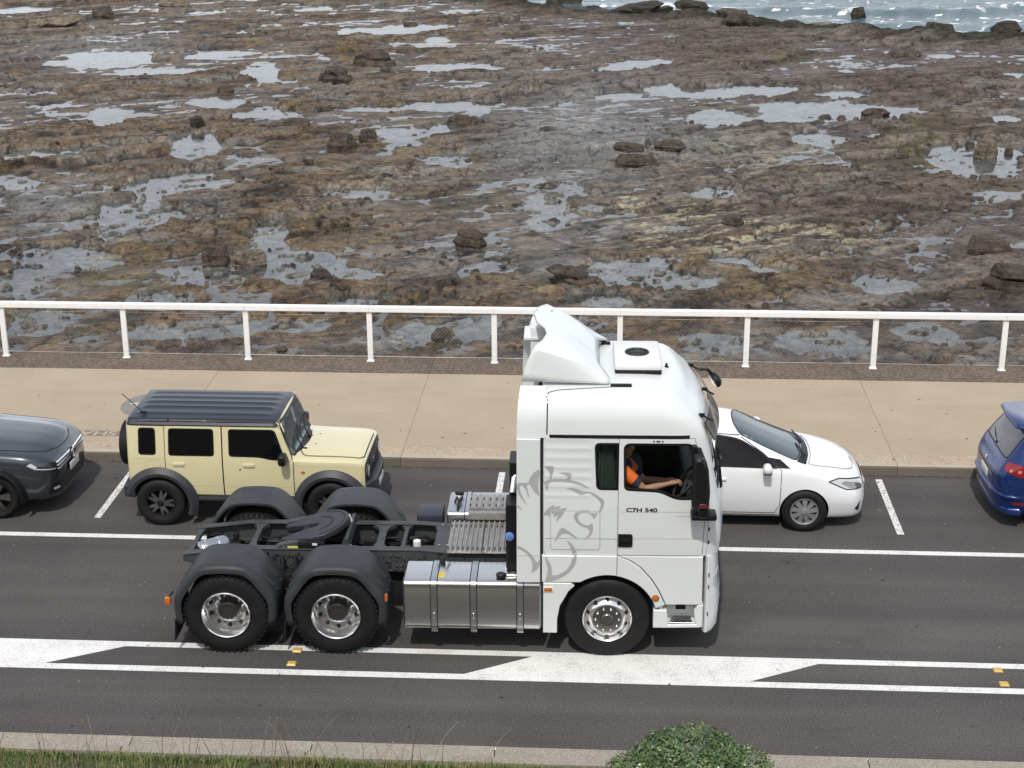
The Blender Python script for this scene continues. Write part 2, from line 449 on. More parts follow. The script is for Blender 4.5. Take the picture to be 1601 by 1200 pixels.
# ================================================================== road
rnd = random.Random(11)
def asphalt():
    m, nt, p = newmat('asphalt')
    big = tex(nt, 0.35, 4, 0.6); fine = tex(nt, 60, 3, 0.7); sp = tex(nt, 38, 2, 0.8)
    lane = tex(nt, 1.0, 3, 0.5, stretch=(0.06, 1.4, 1))
    c = ramp(nt, big, [(0.3, (0.082, 0.077, 0.075)), (0.7, (0.106, 0.100, 0.098))])
    l2 = ramp(nt, lane, [(0.35, (0.80, 0.80, 0.81)), (0.65, (1.10, 1.08, 1.06))]); c = mix(nt, 1.0, c, l2, 'MULTIPLY')
    f = ramp(nt, fine, [(0.32, (0.42, 0.42, 0.42)), (0.68, (1.55, 1.53, 1.5))]); c = mix(nt, 1.0, c, f, 'MULTIPLY')
    s = ramp(nt, sp, [(0.63, (0, 0, 0)), (0.72, (1, 1, 1))]); c = mix(nt, math_(nt, 'MULTIPLY', s, 0.6), c, (0.34, 0.32, 0.30))
    # oil stains with shapes of their own
    st = tex(nt, 0.9, 4, 0.6); g = ramp(nt, st, [(0.60, (0, 0, 0)), (0.75, (1, 1, 1))]); c = mix(nt, math_(nt, 'MULTIPLY', g, 0.28), c, (0.035, 0.032, 0.03))
    nt.links.new(c, p.inputs['Base Color']); p.inputs['Roughness'].default_value = 0.9; p.inputs['Specular IOR Level'].default_value = 0.18
    nt.links.new(bump(nt, fine, 0.5, 0.006), p.inputs['Normal']); return m
MATS['asphalt'] = asphalt()
def roadpaint():
    m, nt, p = newmat('road_paint')
    a = tex(nt, 3.0, 5, 0.65); b = tex(nt, 45, 4, 0.75); k = math_(nt, 'ADD', math_(nt, 'MULTIPLY', a, 0.30), math_(nt, 'MULTIPLY', b, 0.72))
    c = ramp(nt, k, [(0.38, (0.38, 0.36, 0.34)), (0.48, (0.72, 0.71, 0.68)), (0.62, (0.82, 0.81, 0.78))])
    nt.links.new(c, p.inputs['Base Color']); p.inputs['Roughness'].default_value = 0.7
    nt.links.new(bump(nt, b, 0.3, 0.004), p.inputs['Normal']); return m
MATS['road_paint'] = roadpaint()
def wornpaint():
    m, nt, p = newmat('worn_paint')
    b = tex(nt, 22, 5, 0.75, 0.6); c = ramp(nt, b, [(0.40, (0.09, 0.085, 0.08)), (0.47, (0.70, 0.69, 0.66)), (0.8, (0.82, 0.81, 0.79))])
    nt.links.new(c, p.inputs['Base Color']); p.inputs['Roughness'].default_value = 0.8; return m
MATS['worn_paint'] = wornpaint()
def concrete(name, lo, hi, agg=0.0, aggscale=30, rough=0.85, stain=None):
    m, nt, p = newmat(name)
    a = tex(nt, 0.8, 5, 0.6); f = tex(nt, 70, 3, 0.7)
    c = ramp(nt, a, [(0.3, lo), (0.7, hi)])
    c = mix(nt, 1.0, c, ramp(nt, f, [(0.3, (0.86, 0.86, 0.86)), (0.7, (1.1, 1.1, 1.1))]), 'MULTIPLY')
    if agg > 0:
        v = nt.nodes.new('ShaderNodeTexVoronoi'); v.inputs['Scale'].default_value = aggscale
        co = nt.nodes.new('ShaderNodeTexCoord'); nt.links.new(co.outputs['Object'], v.inputs['Vector'])
        sep = nt.nodes.new('ShaderNodeSeparateColor'); nt.links.new(v.outputs['Color'], sep.inputs[0])
        g = ramp(nt, sep.outputs[0], [(0.0, (0.35, 0.33, 0.31)), (0.35, (0.8, 0.78, 0.74)), (0.7, (1.15, 1.1, 1.0)), (1.0, (1.8, 1.7, 1.5))])
        c = mix(nt, agg, c, g, 'MULTIPLY')
    s = tex(nt, 1.6, 6, 0.7, stretch=(0.35, 1.3, 1)); g = ramp(nt, s, [(0.52, (0, 0, 0)), (0.75, (1, 1, 1))])
    c = mix(nt, math_(nt, 'MULTIPLY', g, 0.4), c, stain or tuple(x*0.72 for x in lo))
    nt.links.new(c, p.inputs['Base Color']); p.inputs['Roughness'].default_value = rough
    nt.links.new(bump(nt, f, 0.25, 0.004), p.inputs['Normal']); MATS[name] = m; return m
concrete('path_concrete', (0.375, 0.30, 0.208), (0.43, 0.345, 0.243))
concrete('kerb_aggregate', (0.40, 0.32, 0.235), (0.47, 0.38, 0.285), 0.55, 75)
concrete('dark_aggregate', (0.115, 0.09, 0.068), (0.155, 0.122, 0.092), 1.0, 44)
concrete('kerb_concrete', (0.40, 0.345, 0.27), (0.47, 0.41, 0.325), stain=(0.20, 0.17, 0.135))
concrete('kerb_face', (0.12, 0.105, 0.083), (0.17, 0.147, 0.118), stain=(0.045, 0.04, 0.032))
concrete('gutter_concrete', (0.28, 0.255, 0.215), (0.35, 0.32, 0.27), 0.45, 90, stain=(0.17, 0.155, 0.13))
concrete('wall_concrete', (0.30, 0.27, 0.23), (0.38, 0.34, 0.29))

def sheet(name, x0, x1, y0, y1, z, material, nx=1, ny=1, parent=None):
    vs = [(x0+(x1-x0)*i/nx, y0+(y1-y0)*j/ny, z) for j in range(ny+1) for i in range(nx+1)]
    fs = [(j*(nx+1)+i, j*(nx+1)+i+1, (j+1)*(nx+1)+i+1, (j+1)*(nx+1)+i) for j in range(ny) for i in range(nx)]
    mb = MB().add(vs, fs); return mb.build(name, material, parent, None, recalc=False)
X0, X1 = -46, 40
road = tag(sheet('road', X0, X1, -3.30, 4.80, 0.0, 'asphalt'), kind='structure')
def marking(name, poly, material='road_paint', z=0.004):
    mb = MB().prism(poly, z, z-0.003, 'z'); return mb.build(name, material, road, None)
marking('lane_line', [(X0, 1.905), (X1, 1.905), (X1, 2.025), (X0, 2.025)])
marking('centre_line', [(X0, -1.245), (X1, -1.245), (X1, -1.125), (X0, -1.125)])
marking('centre_line', [(X0, -1.84), (X1, -1.84), (X1, -1.715), (X0, -1.715)])
for k in range(-4, 5):      # hatched bars between the two centre lines
    xs = 8.53*k
    marking('hatch_bar', [(-1.70+xs, -1.712), (1.70+xs, -1.712), (2.56+xs, -1.248), (-0.90+xs, -1.248)], z=0.0045)
for k in range(-5, 6):
    bx = -1.67+5.855*k
    marking('bay_line', [(bx-0.05, 2.58), (bx+0.05, 2.58), (bx+0.05, 4.62), (bx-0.05, 4.62)], 'worn_paint')
# raised reflective studs
sm = MB(); sm.prism([(-0.055, -0.05), (0.055, -0.05), (0.055, 0.05), (-0.055, 0.05)], 0.022, 0.0, 'z', 0.014)
sme = sm.mesh('road_stud'); sme.materials.append(MATS['stud_yellow'])
for (px, py), lb in (((465, 1017), 'yellow reflective road stud under the truck, beside the upper centre line between its rear wheels'), ((456, 1038), 'yellow reflective road stud beside the lower centre line below the rear wheels'),
                     ((1560, 1048), 'yellow reflective road stud by the upper centre line at the right edge'), ((1570, 1070), 'yellow reflective road stud by the lower centre line at the right edge')):
    g = ground(px, py); o = link('road_stud', sme, loc=(g[0], g[1], 0.001)); tag(o, lb, 'road stud', 'yellow road studs between the centre lines')

# ------------------------------------------------------------------ kerb, promenade
kerb = tag(MB().box(((X0+X1)/2, 4.80+0.12, -0.06), (X1-X0, 0.20, 0.10)).build('kerb', 'gap', None, None), kind='structure')
prom = tag(MB().box(((X0+X1)/2, 7.36, 0.06), (X1-X0, 4.64, 0.12)).build('promenade', mat('joint_filler', (0.335, 0.27, 0.19), 0.9), None, None), kind='structure')
JX = [0.60+3.9*k for k in range(-10, 11)]
kbm = {}
for i, a in enumerate(JX[:-1]):
    L = 3.9/2
    for h in range(2):
        c = a+L*h+L/2
        if h == 0 and 'k' not in kbm:
            # upstand with a rounded nose
            sec = [(4.775, -0.03), (4.795, 0.125), (4.815, 0.148), (4.84, 0.155), (4.93, 0.157), (4.93, -0.03)]
            mb = MB(); n = len(sec); vs = [(-L/2+0.004, y, z) for y, z in sec]+[(L/2-0.004, y, z) for y, z in sec]
            fs = [(j, (j+1) % n, n+(j+1) % n, n+j) for j in range(n)]+[tuple(range(n))[::-1], tuple(range(n, 2*n))]
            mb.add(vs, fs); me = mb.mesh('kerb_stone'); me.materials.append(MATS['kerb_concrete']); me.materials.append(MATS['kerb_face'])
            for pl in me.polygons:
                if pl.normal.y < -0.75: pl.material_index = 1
            kbm['k'] = me
            def slab(y0, y1, z1, mt):
                mb = MB().box((0, (y0+y1)/2, z1-0.03), (3.9-0.0045, y1-y0-0.004, 0.06), 0.002); me = mb.mesh('slab'); me.materials.append(MATS[mt]); me.shade_flat(); return me
            kbm['a'] = slab(4.935, 5.28, 0.155, 'kerb_aggregate'); kbm['p'] = slab(5.283, 8.90, 0.154, 'path_concrete'); kbm['d'] = slab(8.903, 9.84, 0.154, 'dark_aggregate')
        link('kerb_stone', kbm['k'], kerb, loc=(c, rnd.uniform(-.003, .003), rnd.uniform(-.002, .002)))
    c = a+3.9/2
    for nm, key in (('border_slab', 'a'), ('path_slab', 'p'), ('edge_slab', 'd')):
        link(nm, kbm[key], prom, loc=(c, 0, rnd.uniform(-.0015, .0015)))
# leaf litter and dirt line at the foot of the kerb
mb = MB()
for i in range(1500):
    x = rnd.uniform(-14, 12); y = 4.775-abs(rnd.gauss(0, 0.02)); s = rnd.uniform(0.006, 0.02); a = rnd.uniform(0, 6.28)
    mb.add([(x+s*math.cos(a+t)*q, y+s*.6*math.sin(a+t), 0.003+rnd.uniform(0, .012)) for t, q in ((0, 1), (2.1, .8), (4.2, 1.1))], [(0, 1, 2)])
mat('litter', (0.035, 0.028, 0.02), 0.9, var=0.4, vscale=30)
tag(mb.build('gutter_litter', 'litter', None, None, recalc=False), 'thin line of dark grit lying along the foot of the far kerb', 'litter', kind='stuff')
# lettered strip and painted disc on the path
st = MB().box((0, 0, 0.001), (1.5, 0.235, 0.003)).build('lettered_strip', mat('strip_grey', (0.20, 0.165, 0.135), 0.8, var=0.2, vscale=20), prom, None)
st.location = (-8.60, 5.61, 0.156)
tm = text_mesh('SHARE', 0.27, 'letters', 1.25); tm.materials.append(mat('letter_tan', (0.42, 0.345, 0.26), 0.8, var=0.1))
lo = bpy.data.objects.new('letters', tm); COL.objects.link(lo); lo.parent = st; lo.location = (-0.02, 0, 0.0045); lo.rotation_euler = (0, 0, math.pi)
dc = MB().lathe([(0.0, 0.003), (0.66, 0.003), (0.662, 0.0)], 48, 'z').build('painted_disc', mat('disc_grey', (0.225, 0.20, 0.185), 0.8, var=0.15, vscale=8), prom, None)
dc.location = (-7.80, 7.02, 0.1555)
mb = MB()
for a, b in (((-0.52, 0.02), (-0.34, 0.06)), ((-0.40, -0.06), (-0.30, 0.14)), ((-0.34, 0.06), (-0.1, 0.0)), ((-0.1, 0.0), (0.05, 0.2)), ((-0.1, 0.0), (0.1, -0.15)), ((0.1, -0.15), (0.35, -0.1)), ((0.05, 0.2), (0.3, 0.2))):
    d = Vector((b[0]-a[0], b[1]-a[1], 0)); c = Vector(((a[0]+b[0])/2, (a[1]+b[1])/2, 0.0045))
    mb.box(c, (d.length, 0.035, 0.002), 0, Matrix.Rotation(math.atan2(d.y, d.x), 3, 'Z'))
mb.build('painted_figure', 'worn_paint', dc, None)

# ------------------------------------------------------------------ sea wall, railing
wall = MB()
wall.box(((X0+X1)/2, 9.75, -1.83), (X1-X0, 0.14, 3.84), 0.01)
tag(wall.build('sea_wall', 'wall_concrete', None, None), 'concrete sea wall dropping from the promenade edge to the reef', 'sea wall')
rail = empty('railing', (-11.455, 9.58, 0.154))
tag(rail, 'white post and rail fence with wire netting along the promenade edge', 'railing')
D = 2.327
pm = MB().box((0, 0, 0.485), (0.10, 0.055, 0.97), 0.006); pm.box((0, 0, 0.010), (0.135, 0.10, 0.020), 0.004)
for zz in (0.16, 0.30, 0.80):
    pm.lathe([(0.013, -0.034), (0.013, -0.026)], 8, 'y', (0, 0, zz))
pme = pm.mesh('post'); pme.materials.append(MATS['rail_white'])
rm = MB().box((D/2, 0, 1.025), (D-0.002, 0.13, 0.104), 0.010); rme = rm.mesh('top_rail'); rme.materials.append(MATS['rail_white'])
wm = MB()
for zz in (0.10, 0.90): wm.tube([(0.05, -0.005, zz), (D/2, -0.005, zz-0.006), (D-0.05, -0.005, zz)], 0.0024, 5)
wme = wm.mesh('tension_wire'); wme.materials.append(MATS['wire'])
nm = MB(); xa, xb, za, zb = 0.055, D-0.055, 0.10, 0.90
step_ = 0.075
for sgn in (1, -1):
    k = -40
    while k*step_ < 4:
        # line x = k*step + sgn*(z-za)
        pts = []
        for z in (za, zb): pts.append((k*step_+sgn*(z-za), z))
        (xA, zA), (xB, zB) = pts
        if xA != xB:
            t0, t1 = sorted(((xa-xA)/(xB-xA), (xb-xA)/(xB-xA))); t0, t1 = max(0, t0), min(1, t1)
            if t1 > t0+0.02:
                nm.tube([(xA+(xB-xA)*t0, 0.0015*sgn, zA+(zB-zA)*t0), (xA+(xB-xA)*t1, 0.0015*sgn, zA+(zB-zA)*t1)], 0.0006, 3, False)
        k += 1
nme = nm.mesh('wire_netting', False); nme.materials.append(MATS['wire'])
for i in range(-2, 12):
    link('post', pme, rail, loc=(i*D, 0, 0))
    link('top_rail', rme, rail, loc=(i*D, 0, 0)); link('tension_wire', wme, rail, loc=(i*D, 0, 0)); link('wire_netting', nme, rail, loc=(i*D, 0, 0))

# ------------------------------------------------------------------ near gutter, bank, grass, bush
gut = tag(MB().box(((X0+X1)/2, -3.53, -0.10), (X1-X0, 0.5, 0.12)).build('gutter', 'gap', None, None), kind='structure')
gm = MB(); sec = [(-3.286, -0.05), (-3.286, 0.003), (-3.62, -0.022), (-3.635, 0.0), (-3.66, 0.105), (-3.685, 0.125), (-3.80, 0.128), (-3.80, -0.05)]
n = len(sec); Lg = 2.03
gm.add([(-Lg/2+0.006, y, z) for y, z in sec]+[(Lg/2-0.006, y, z) for y, z in sec], [(j, (j+1) % n, n+(j+1) % n, n+j) for j in range(n)]+[tuple(range(n))[::-1], tuple(range(n, 2*n))])
gme = gm.mesh('gutter_stone'); gme.materials.append(MATS['gutter_concrete'])
for k in range(-9, 9): link('gutter_stone', gme, gut, loc=(-2.23+Lg*k, rnd.uniform(-.004, .004), 0))
def bank_z(x, y):
    t = -3.80-y
    return 0.07+0.50*max(0, t)**1.0*(0.35+0.65*min(1, t/3))+0.05*mnoise.noise(Vector((x*.7, y*.7, 0)))*min(1, t)
nx, ny = 120, 50
vs = [(X0+(X1-X0)*i/nx, -3.80-24*(j/ny)**1.6, 0) for j in range(ny+1) for i in range(nx+1)]
vs = [(x, y, min(bank_z(x, y), 8.0)) for x, y, _ in vs]
fs = [(j*(nx+1)+i, (j+1)*(nx+1)+i, (j+1)*(nx+1)+i+1, j*(nx+1)+i+1) for j in range(ny) for i in range(nx)]
mat('soil', (0.07, 0.065, 0.035), 0.95, var=0.4, vscale=5, bmp=0.4, bscale=30)
tag(MB().add(vs, fs).build('grass_bank', 'soil', None, 60, recalc=False), kind='structure')
def leafmat(name, stops, rough=0.55, scale=9):
    m, nt, p = newmat(name)
    at = nt.nodes.new('ShaderNodeAttribute'); at.attribute_name = 'tone'
    c = ramp(nt, at.outputs['Fac'], stops); nt.links.new(c, p.inputs['Base Color']); p.inputs['Roughness'].default_value = rough
    p.inputs['Subsurface Weight'].default_value = 0.0; MATS[name] = m; return m
leafmat('grass_blade', [(0.0, (0.07, 0.12, 0.025)), (0.5, (0.13, 0.19, 0.045)), (0.78, (0.27, 0.25, 0.09)), (1.0, (0.42, 0.35, 0.18))])
leafmat('bush_leaf', [(0.0, (0.04, 0.085, 0.028)), (0.45, (0.09, 0.155, 0.05)), (0.8, (0.19, 0.24, 0.10)), (0.95, (0.33, 0.37, 0.22)), (1.0, (0.7, 0.7, 0.6))], 0.45)
leafmat('dry_stalk', [(0.0, (0.10, 0.075, 0.04)), (1.0, (0.40, 0.32, 0.18))], 0.7)
def tones(me, per_face):
    a = me.attributes.new('tone', 'FLOAT', 'FACE'); a.data.foreach_set('value', per_face)
G = MB(); tn = []
for i in range(30000):
    x = rnd.uniform(-10, 7); y = -3.80-abs(rnd.gauss(0, 0.55)) if i % 3 else rnd.uniform(-3.93, -3.79)
    pt = mnoise.noise(Vector((x*1.7, y*2, 3)))
    h = rnd.uniform(0.03, 0.085)*(1+0.8*max(0, pt)); a = rnd.uniform(0, 6.28); wd = rnd.uniform(0.003, 0.006); ln = rnd.uniform(0.2, 0.9)*h
    z = bank_z(x, y)-0.01; ca, sa = math.cos(a), math.sin(a); lx, ly = ln*math.cos(a+1.57), ln*math.sin(a+1.57)
    G.add([(x-wd*ca, y-wd*sa, z), (x+wd*ca, y+wd*sa, z), (x+wd*.7*ca+lx*.4, y+wd*.7*sa+ly*.4, z+h*.65), (x-wd*.7*ca+lx*.4, y-wd*.7*sa+ly*.4, z+h*.65), (x+lx, y+ly, z+h)], [(0, 1, 2, 3), (3, 2, 4)])
    t = min(1, max(0, 0.42+0.5*pt+rnd.gauss(0, 0.2))); tn += [t, t]
o = G.build('grass', 'grass_blade', None, None, recalc=False); tones(o.data, tn)
tag(o, 'short green grass with dry blades along the near kerb', 'grass', kind='stuff')
S = MB(); tn = []
for i in range(110):
    px = rnd.choice([rnd.uniform(0, 470), rnd.uniform(0, 800), rnd.uniform(300, 700)]); y = rnd.uniform(-4.6, -3.95); g = ground(px, 1200, 0.3); x = g[0]; z = bank_z(x, y)
    h = rnd.choice([rnd.uniform(0.15, 0.4), rnd.uniform(0.4, 0.85)]); a = rnd.uniform(0, 6.28); ln = rnd.uniform(0.03, 0.35)*h; bx, by = math.cos(a)*ln*1.3, math.sin(a)*ln*0.5
    pts = [(x+bx*t*t, y+by*t*t, z+h*t*(1-.12*t)) for t in (0, .25, .5, .75, 1)]; n0 = len(S.f)
    S.tube(pts, [0.0042, 0.0038, 0.0033, 0.0026, 0.0016], 4, False)
    if rnd.random() < 0.4:
        e = Vector(pts[-1]); S.tube([e+Vector((0, 0, -.012)), e, e+Vector((0, 0, .014))], [0.002, 0.008, 0.001], 5)
    tn += [rnd.random()]*(len(S.f)-n0)
o = S.build('dry_grass_stalks', 'dry_stalk', None, None, recalc=False); tones(o.data, tn)
tag(o, 'thin dry grass stalks with seed heads leaning over the near kerb', 'grass stalks', kind='stuff')
# bush
bush = empty('coastal_bush', (0.82, -5.2, bank_z(0.82, -5.2)))
tag(bush, 'low rounded green bush with small pale flowers on the bank below the truck', 'bush')
bz0 = bush.location.z
B = MB(); tn = []; T = MB()
lobes = [((-0.30, 0.05, 0.40), (0.26, 0.3, 0.24)), ((0.30, 0.0, 0.42), (0.22, 0.3, 0.22)), ((-0.02, 0, 0.42), (0.52, 0.45, 0.34)), ((-0.48, -0.05, 0.22), (0.40, 0.4, 0.27)), ((0.42, 0, 0.24), (0.42, 0.4, 0.30)), ((0.68, -0.1, 0.06), (0.28, 0.3, 0.22)), ((-0.75, -0.1, 0.03), (0.28, 0.3, 0.22)), ((0.15, -0.25, 0.3), (0.45, 0.4, 0.33))]
top_needed = 1.46-bz0
lobes = [((c[0], c[1], c[2]+top_needed-0.76), r) for c, r in lobes]
for i in range(34000):
    c, r = lobes[min(7, int(rnd.random()*8))]
    v = Vector((rnd.gauss(0, 1), rnd.gauss(0, 1), rnd.gauss(0, 1))).normalized(); q = rnd.uniform(0.6, 1.0)**0.5*(1+0.16*mnoise.noise(v*3.1+Vector(c)*5))
    p = Vector((c[0]+v.x*r[0]*q, c[1]+v.y*r[1]*q, c[2]+v.z*r[2]*q))
    gp = mnoise.noise(p*4.2)
    if gp < -0.40 or v.z < -0.35: continue
    if (p-Vector((0.42, -0.30, c[2]))).length < 0.17 and rnd.random() < 0.85: continue
    nn = (v+Vector((rnd.gauss(0, .6), rnd.gauss(0, .6), rnd.gauss(0.3, .6)))).normalized(); a = nn.orthogonal().normalized(); a = Matrix.Rotation(rnd.uniform(0, 6.28), 3, nn) @ a; b = nn.cross(a)
    fl = q > 0.93 and rnd.random() < 0.012
    s = rnd.uniform(0.015, 0.028)*(0.7 if fl else 1); wd = s*(0.9 if fl else 0.42)
    B.add([p-a*s, p+b*wd-nn*s*.1, p+a*s-nn*s*.25, p-b*wd-nn*s*.1], [(0, 1, 2, 3)])
    tn.append(1.0 if fl else min(0.93, max(0, 0.42+0.45*gp+rnd.gauss(0, 0.19))))
o = B.build('foliage', 'bush_leaf', bush, None, recalc=False); tones(o.data, tn)
for i in range(420):
    c, r = lobes[rnd.randrange(8)]; v = Vector((rnd.gauss(0, 1), rnd.gauss(0, 1), abs(rnd.gauss(0, 1)))).normalized()
    if i % 2: e = Vector((0.42+rnd.gauss(0, .11), -0.30+rnd.gauss(0, .08), top_needed-0.40+rnd.uniform(-.15, .14)))
    else: e = Vector((c[0]+v.x*r[0]*.95, c[1]+v.y*r[1]*.95, c[2]+v.z*r[2]*.95))
    s0 = Vector((e.x*.5, e.y*.5, max(0, e.z-.38))); T.tube([s0, (s0+e)/2+Vector((rnd.gauss(0, .03), rnd.gauss(0, .03), 0)), e], [0.006, 0.004, 0.0015], 4, False)
T.build('branches', mat('twig', (0.12, 0.10, 0.085), 0.9, var=0.3), bush, None, recalc=False)

# bits of leaf and grit on the road and path
mb = MB()
for i in range(170):
    x = rnd.uniform(-11, 9); y = rnd.choice([rnd.uniform(-3.2, 4.6), rnd.uniform(5, 8.8)]); s = rnd.uniform(0.008, 0.026); a = rnd.uniform(0, 6.28); z = 0.006 if y < 4.7 else 0.159
    mb.add([(x+s*math.cos(a+t)*q, y+s*math.sin(a+t)*q, z+rnd.uniform(0, .006)) for t, q in ((0, 1.4), (1.4, .5), (3.14, 1.2), (4.6, .5))], [(0, 1, 2, 3)])
tag(mb.build('road_litter', 'litter', None, None, recalc=False), 'tiny dark leaf scraps scattered on the road and path', 'litter', kind='stuff')
mb = MB()
for i in range(120):
    x = rnd.uniform(-11, 9); y = rnd.uniform(-3.2, 4.6); s = rnd.uniform(0.005, 0.013); a = rnd.uniform(0, 6.28)
    mb.add([(x+s*math.cos(a+t), y+s*math.sin(a+t), 0.006+(0.006 if k == 3 else 0)) for k, t in enumerate((0, 2.1, 4.2))]+[(x, y, 0.012)], [(0, 1, 3), (1, 2, 3), (2, 0, 3)])
tag(mb.build('road_chips', mat('chip', (0.45, 0.42, 0.38), 0.8), None, None, recalc=False), 'small pale stone chips scattered on the road', 'stone chips', kind='stuff')
# ================================================================== rock platform, pools, sea
WL = -3.0       # level of the water in the pools
def gxy(px, py): g = ground(px, py, WL); return g[0], g[1]
def world_ellipse(px, py, rx, ry):
    c = ground(px, py, WL); a = ground(px+rx, py, WL)-ground(px-rx, py, WL); b = ground(px, py-ry, WL)-ground(px, py+ry, WL)
    return c[0], c[1], np.hypot(a[0], a[1])/2, np.hypot(b[0], b[1])/2, math.atan2(b[0], b[1])
NR, NC = 640, 780
Yr = 10.06*(145/10.06)**(np.arange(NR)/(NR-1))
s_ = np.linspace(-1, 1, NC)
Y = np.repeat(Yr[:, None], NC, 1); X = (-2.3-0.063*(Y-10))+s_[None, :]*(13+0.455*Y)
ca, sa = math.cos(R(31)), math.sin(R(31)); U = X*ca+Y*sa; V = -X*sa+Y*ca
wrp = fbm(X/5, Y/5, 3)
t = fbm(U/15+0.3*wrp, V/6.5+0.25*wrp, 5, 0.52)
k_ = 7.0; tt = t*k_; fl_ = np.floor(tt); fr = tt-fl_; ter = (fl_+np.clip((fr-0.82)/0.18, 0, 1)+0.25*fr)/k_
H = 0.62*ter+0.06
t2 = fbm(U/4.0+5, V/1.6+9+0.4*wrp, 4); tt = t2*5; fl2 = np.floor(tt); H = H+0.10*((fl2+np.clip((tt-fl2-0.75)/0.25, 0, 1))/5)
crack = np.clip(1-np.abs(fbm(U/7+3, V/3.2, 4))/0.018, 0, 1); H = H-0.10*crack
crack2 = np.clip(1-np.abs(pn(U/3.1+30, V/8.0+2)+0.2*wrp)/0.012, 0, 1); H = H-0.07*crack2
def cells(a, b, seed):
    # broken slabs: nearest and second nearest of jittered points, and a number for each slab
    ia, ib = np.floor(a).astype(int), np.floor(b).astype(int); F1 = np.full(a.shape, 9.0); F2 = np.full(a.shape, 9.0); idn = np.zeros(a.shape); ga = np.zeros(a.shape); gb = np.zeros(a.shape)
    for i in (-1, 0, 1):
        for j in (-1, 0, 1):
            h = _perm[(_perm[(ia+i+seed) & 511]+ib+j) & 511]; pa = ia+i+((h*37) % 512)/512.0; pb = ib+j+((h*91+13) % 512)/512.0
            d_ = np.hypot(a-pa, b-pb); n_ = d_ < F1; F2 = np.where(n_, F1, np.minimum(F2, d_)); F1 = np.where(n_, d_, F1); idn = np.where(n_, h/512.0, idn); ga = np.where(n_, a-pa, ga); gb = np.where(n_, b-pb, gb)
    return F2-F1, idn, ga, gb
wx = fbm(X/2.2+7, Y/2.2, 4, 0.55); wy = fbm(X/2.2+47, Y/2.2+5, 4, 0.55)
e1, id1, ga1, gb1 = cells(U/8.0+0.35*wx, V/3.2+0.40*wy, 0); e2, id2, ga2, gb2 = cells(U/2.6+0.4*wx, V/1.0+0.4*wy, 77)
plate = 0.22*(np.floor(id1*4)/4-0.4)+0.05*(ga1*(((id1*53) % 1)-0.5)+gb1*(((id1*91) % 1)-0.5))*2
big = np.clip(fbm(X/8+15, Y/8+33, 3)*2.2+0.35, 0, 1)      # where the slabs are broken small
plate2 = 0.085*(np.floor(id2*3)/3-0.33)*big+0.03*(gb2*(((id2*71) % 1)-0.5))
H = H*0.45+0.03+plate*1.15+plate2
ck1 = np.clip(1.2-e1/0.04, 0, 1); ck2 = np.clip(1.1-e2/0.06, 0, 1)*big
H = H-0.09*ck1-0.055*ck2
leftw = np.clip((-X-0.05*Y+12)/18, 0, 1); chan = np.clip(1.15-e1/(0.05+0.10*leftw), 0, 1)*np.clip((fbm(X/7+3, Y/7+80, 3)+0.02)/0.10, 0, 1)
H = H+0.035+0.055*(1-leftw)
f1 = fbm(X/0.9, Y/0.9, 4, 0.6); f2 = fbm(X/0.22, Y/0.22, 2)
rough_ = np.clip(0.5+1.4*fbm(X/9+40, Y/9, 3), 0.15, 1.2)
H = H+rough_*(0.045*f1+0.026*f2)
pitm = np.clip((np.abs(pn(X/0.5, Y/0.5))-0.34)/0.12, 0, 1); H = H-0.035*pitm*rough_
POOLS = [(165, 93, 75, 12), (240, 113, 66, 7), (340, 85, 50, 5), (410, 113, 32, 12), (440, 128, 40, 4), (600, 50, 66, 7), (650, 43, 46, 6), (683, 62, 20, 8), (700, 107, 45, 7), (768, 106, 32, 5), (340, 161, 36, 9),
 (168, 183, 26, 16), (60, 243, 72, 11), (180, 232, 85, 7), (305, 225, 36, 20), (420, 178, 58, 7), (700, 165, 78, 8), (640, 208, 50, 10), (700, 200, 30, 8), (700, 252, 34, 12), (270, 290, 112, 22), (205, 338, 70, 36),
 (95, 405, 85, 26), (40, 440, 50, 25), (420, 375, 34, 38), (470, 420, 85, 26), (560, 302, 60, 12), (330, 430, 95, 18), (560, 428, 50, 18), (960, 108, 26, 5), (860, 108, 40, 3), (1010, 98, 50, 7), (1035, 138, 30, 10), (1100, 148, 55, 6), (1180, 140, 80, 8),
 (1310, 144, 48, 8), (1310, 172, 125, 12), (1240, 186, 60, 7), (1120, 185, 46, 13), (1275, 218, 46, 10), (1525, 250, 74, 30), (1557, 306, 42, 8), (1115, 303, 46, 12), (1570, 185, 30, 7), (1000, 428, 95, 28), (1080, 440, 70, 22), (860, 330, 46, 26),
 (1380, 445, 80, 15), (1150, 410, 44, 10), (1205, 424, 40, 9), (1597, 388, 22, 14), (760, 420, 50, 14), (350, 515, 150, 20), (630, 525, 70, 24), (740, 505, 50, 20), (900, 515, 50, 18), (1290, 535, 70, 24), (1120, 540, 60, 18), (60, 500, 60, 24), (1450, 520, 50, 20), (980, 545, 70, 10),
 (30, 15, 60, 5), (30, 290, 50, 8), (590, 170, 40, 4), (1540, 240, 20, 5), (1250, 305, 26, 5), (820, 145, 30, 4), (960, 150, 40, 5), (1470, 88, 20, 3), (1400, 83, 22, 3), (1160, 87, 14, 4), (1320, 112, 14, 3), (1580, 118, 16, 4), (930, 470, 60, 14), (560, 470, 70, 12), (250, 470, 80, 14)]
dn = fbm(X/1.7, Y/1.7, 4, 0.6)
pool = np.full(X.shape, -9.0)
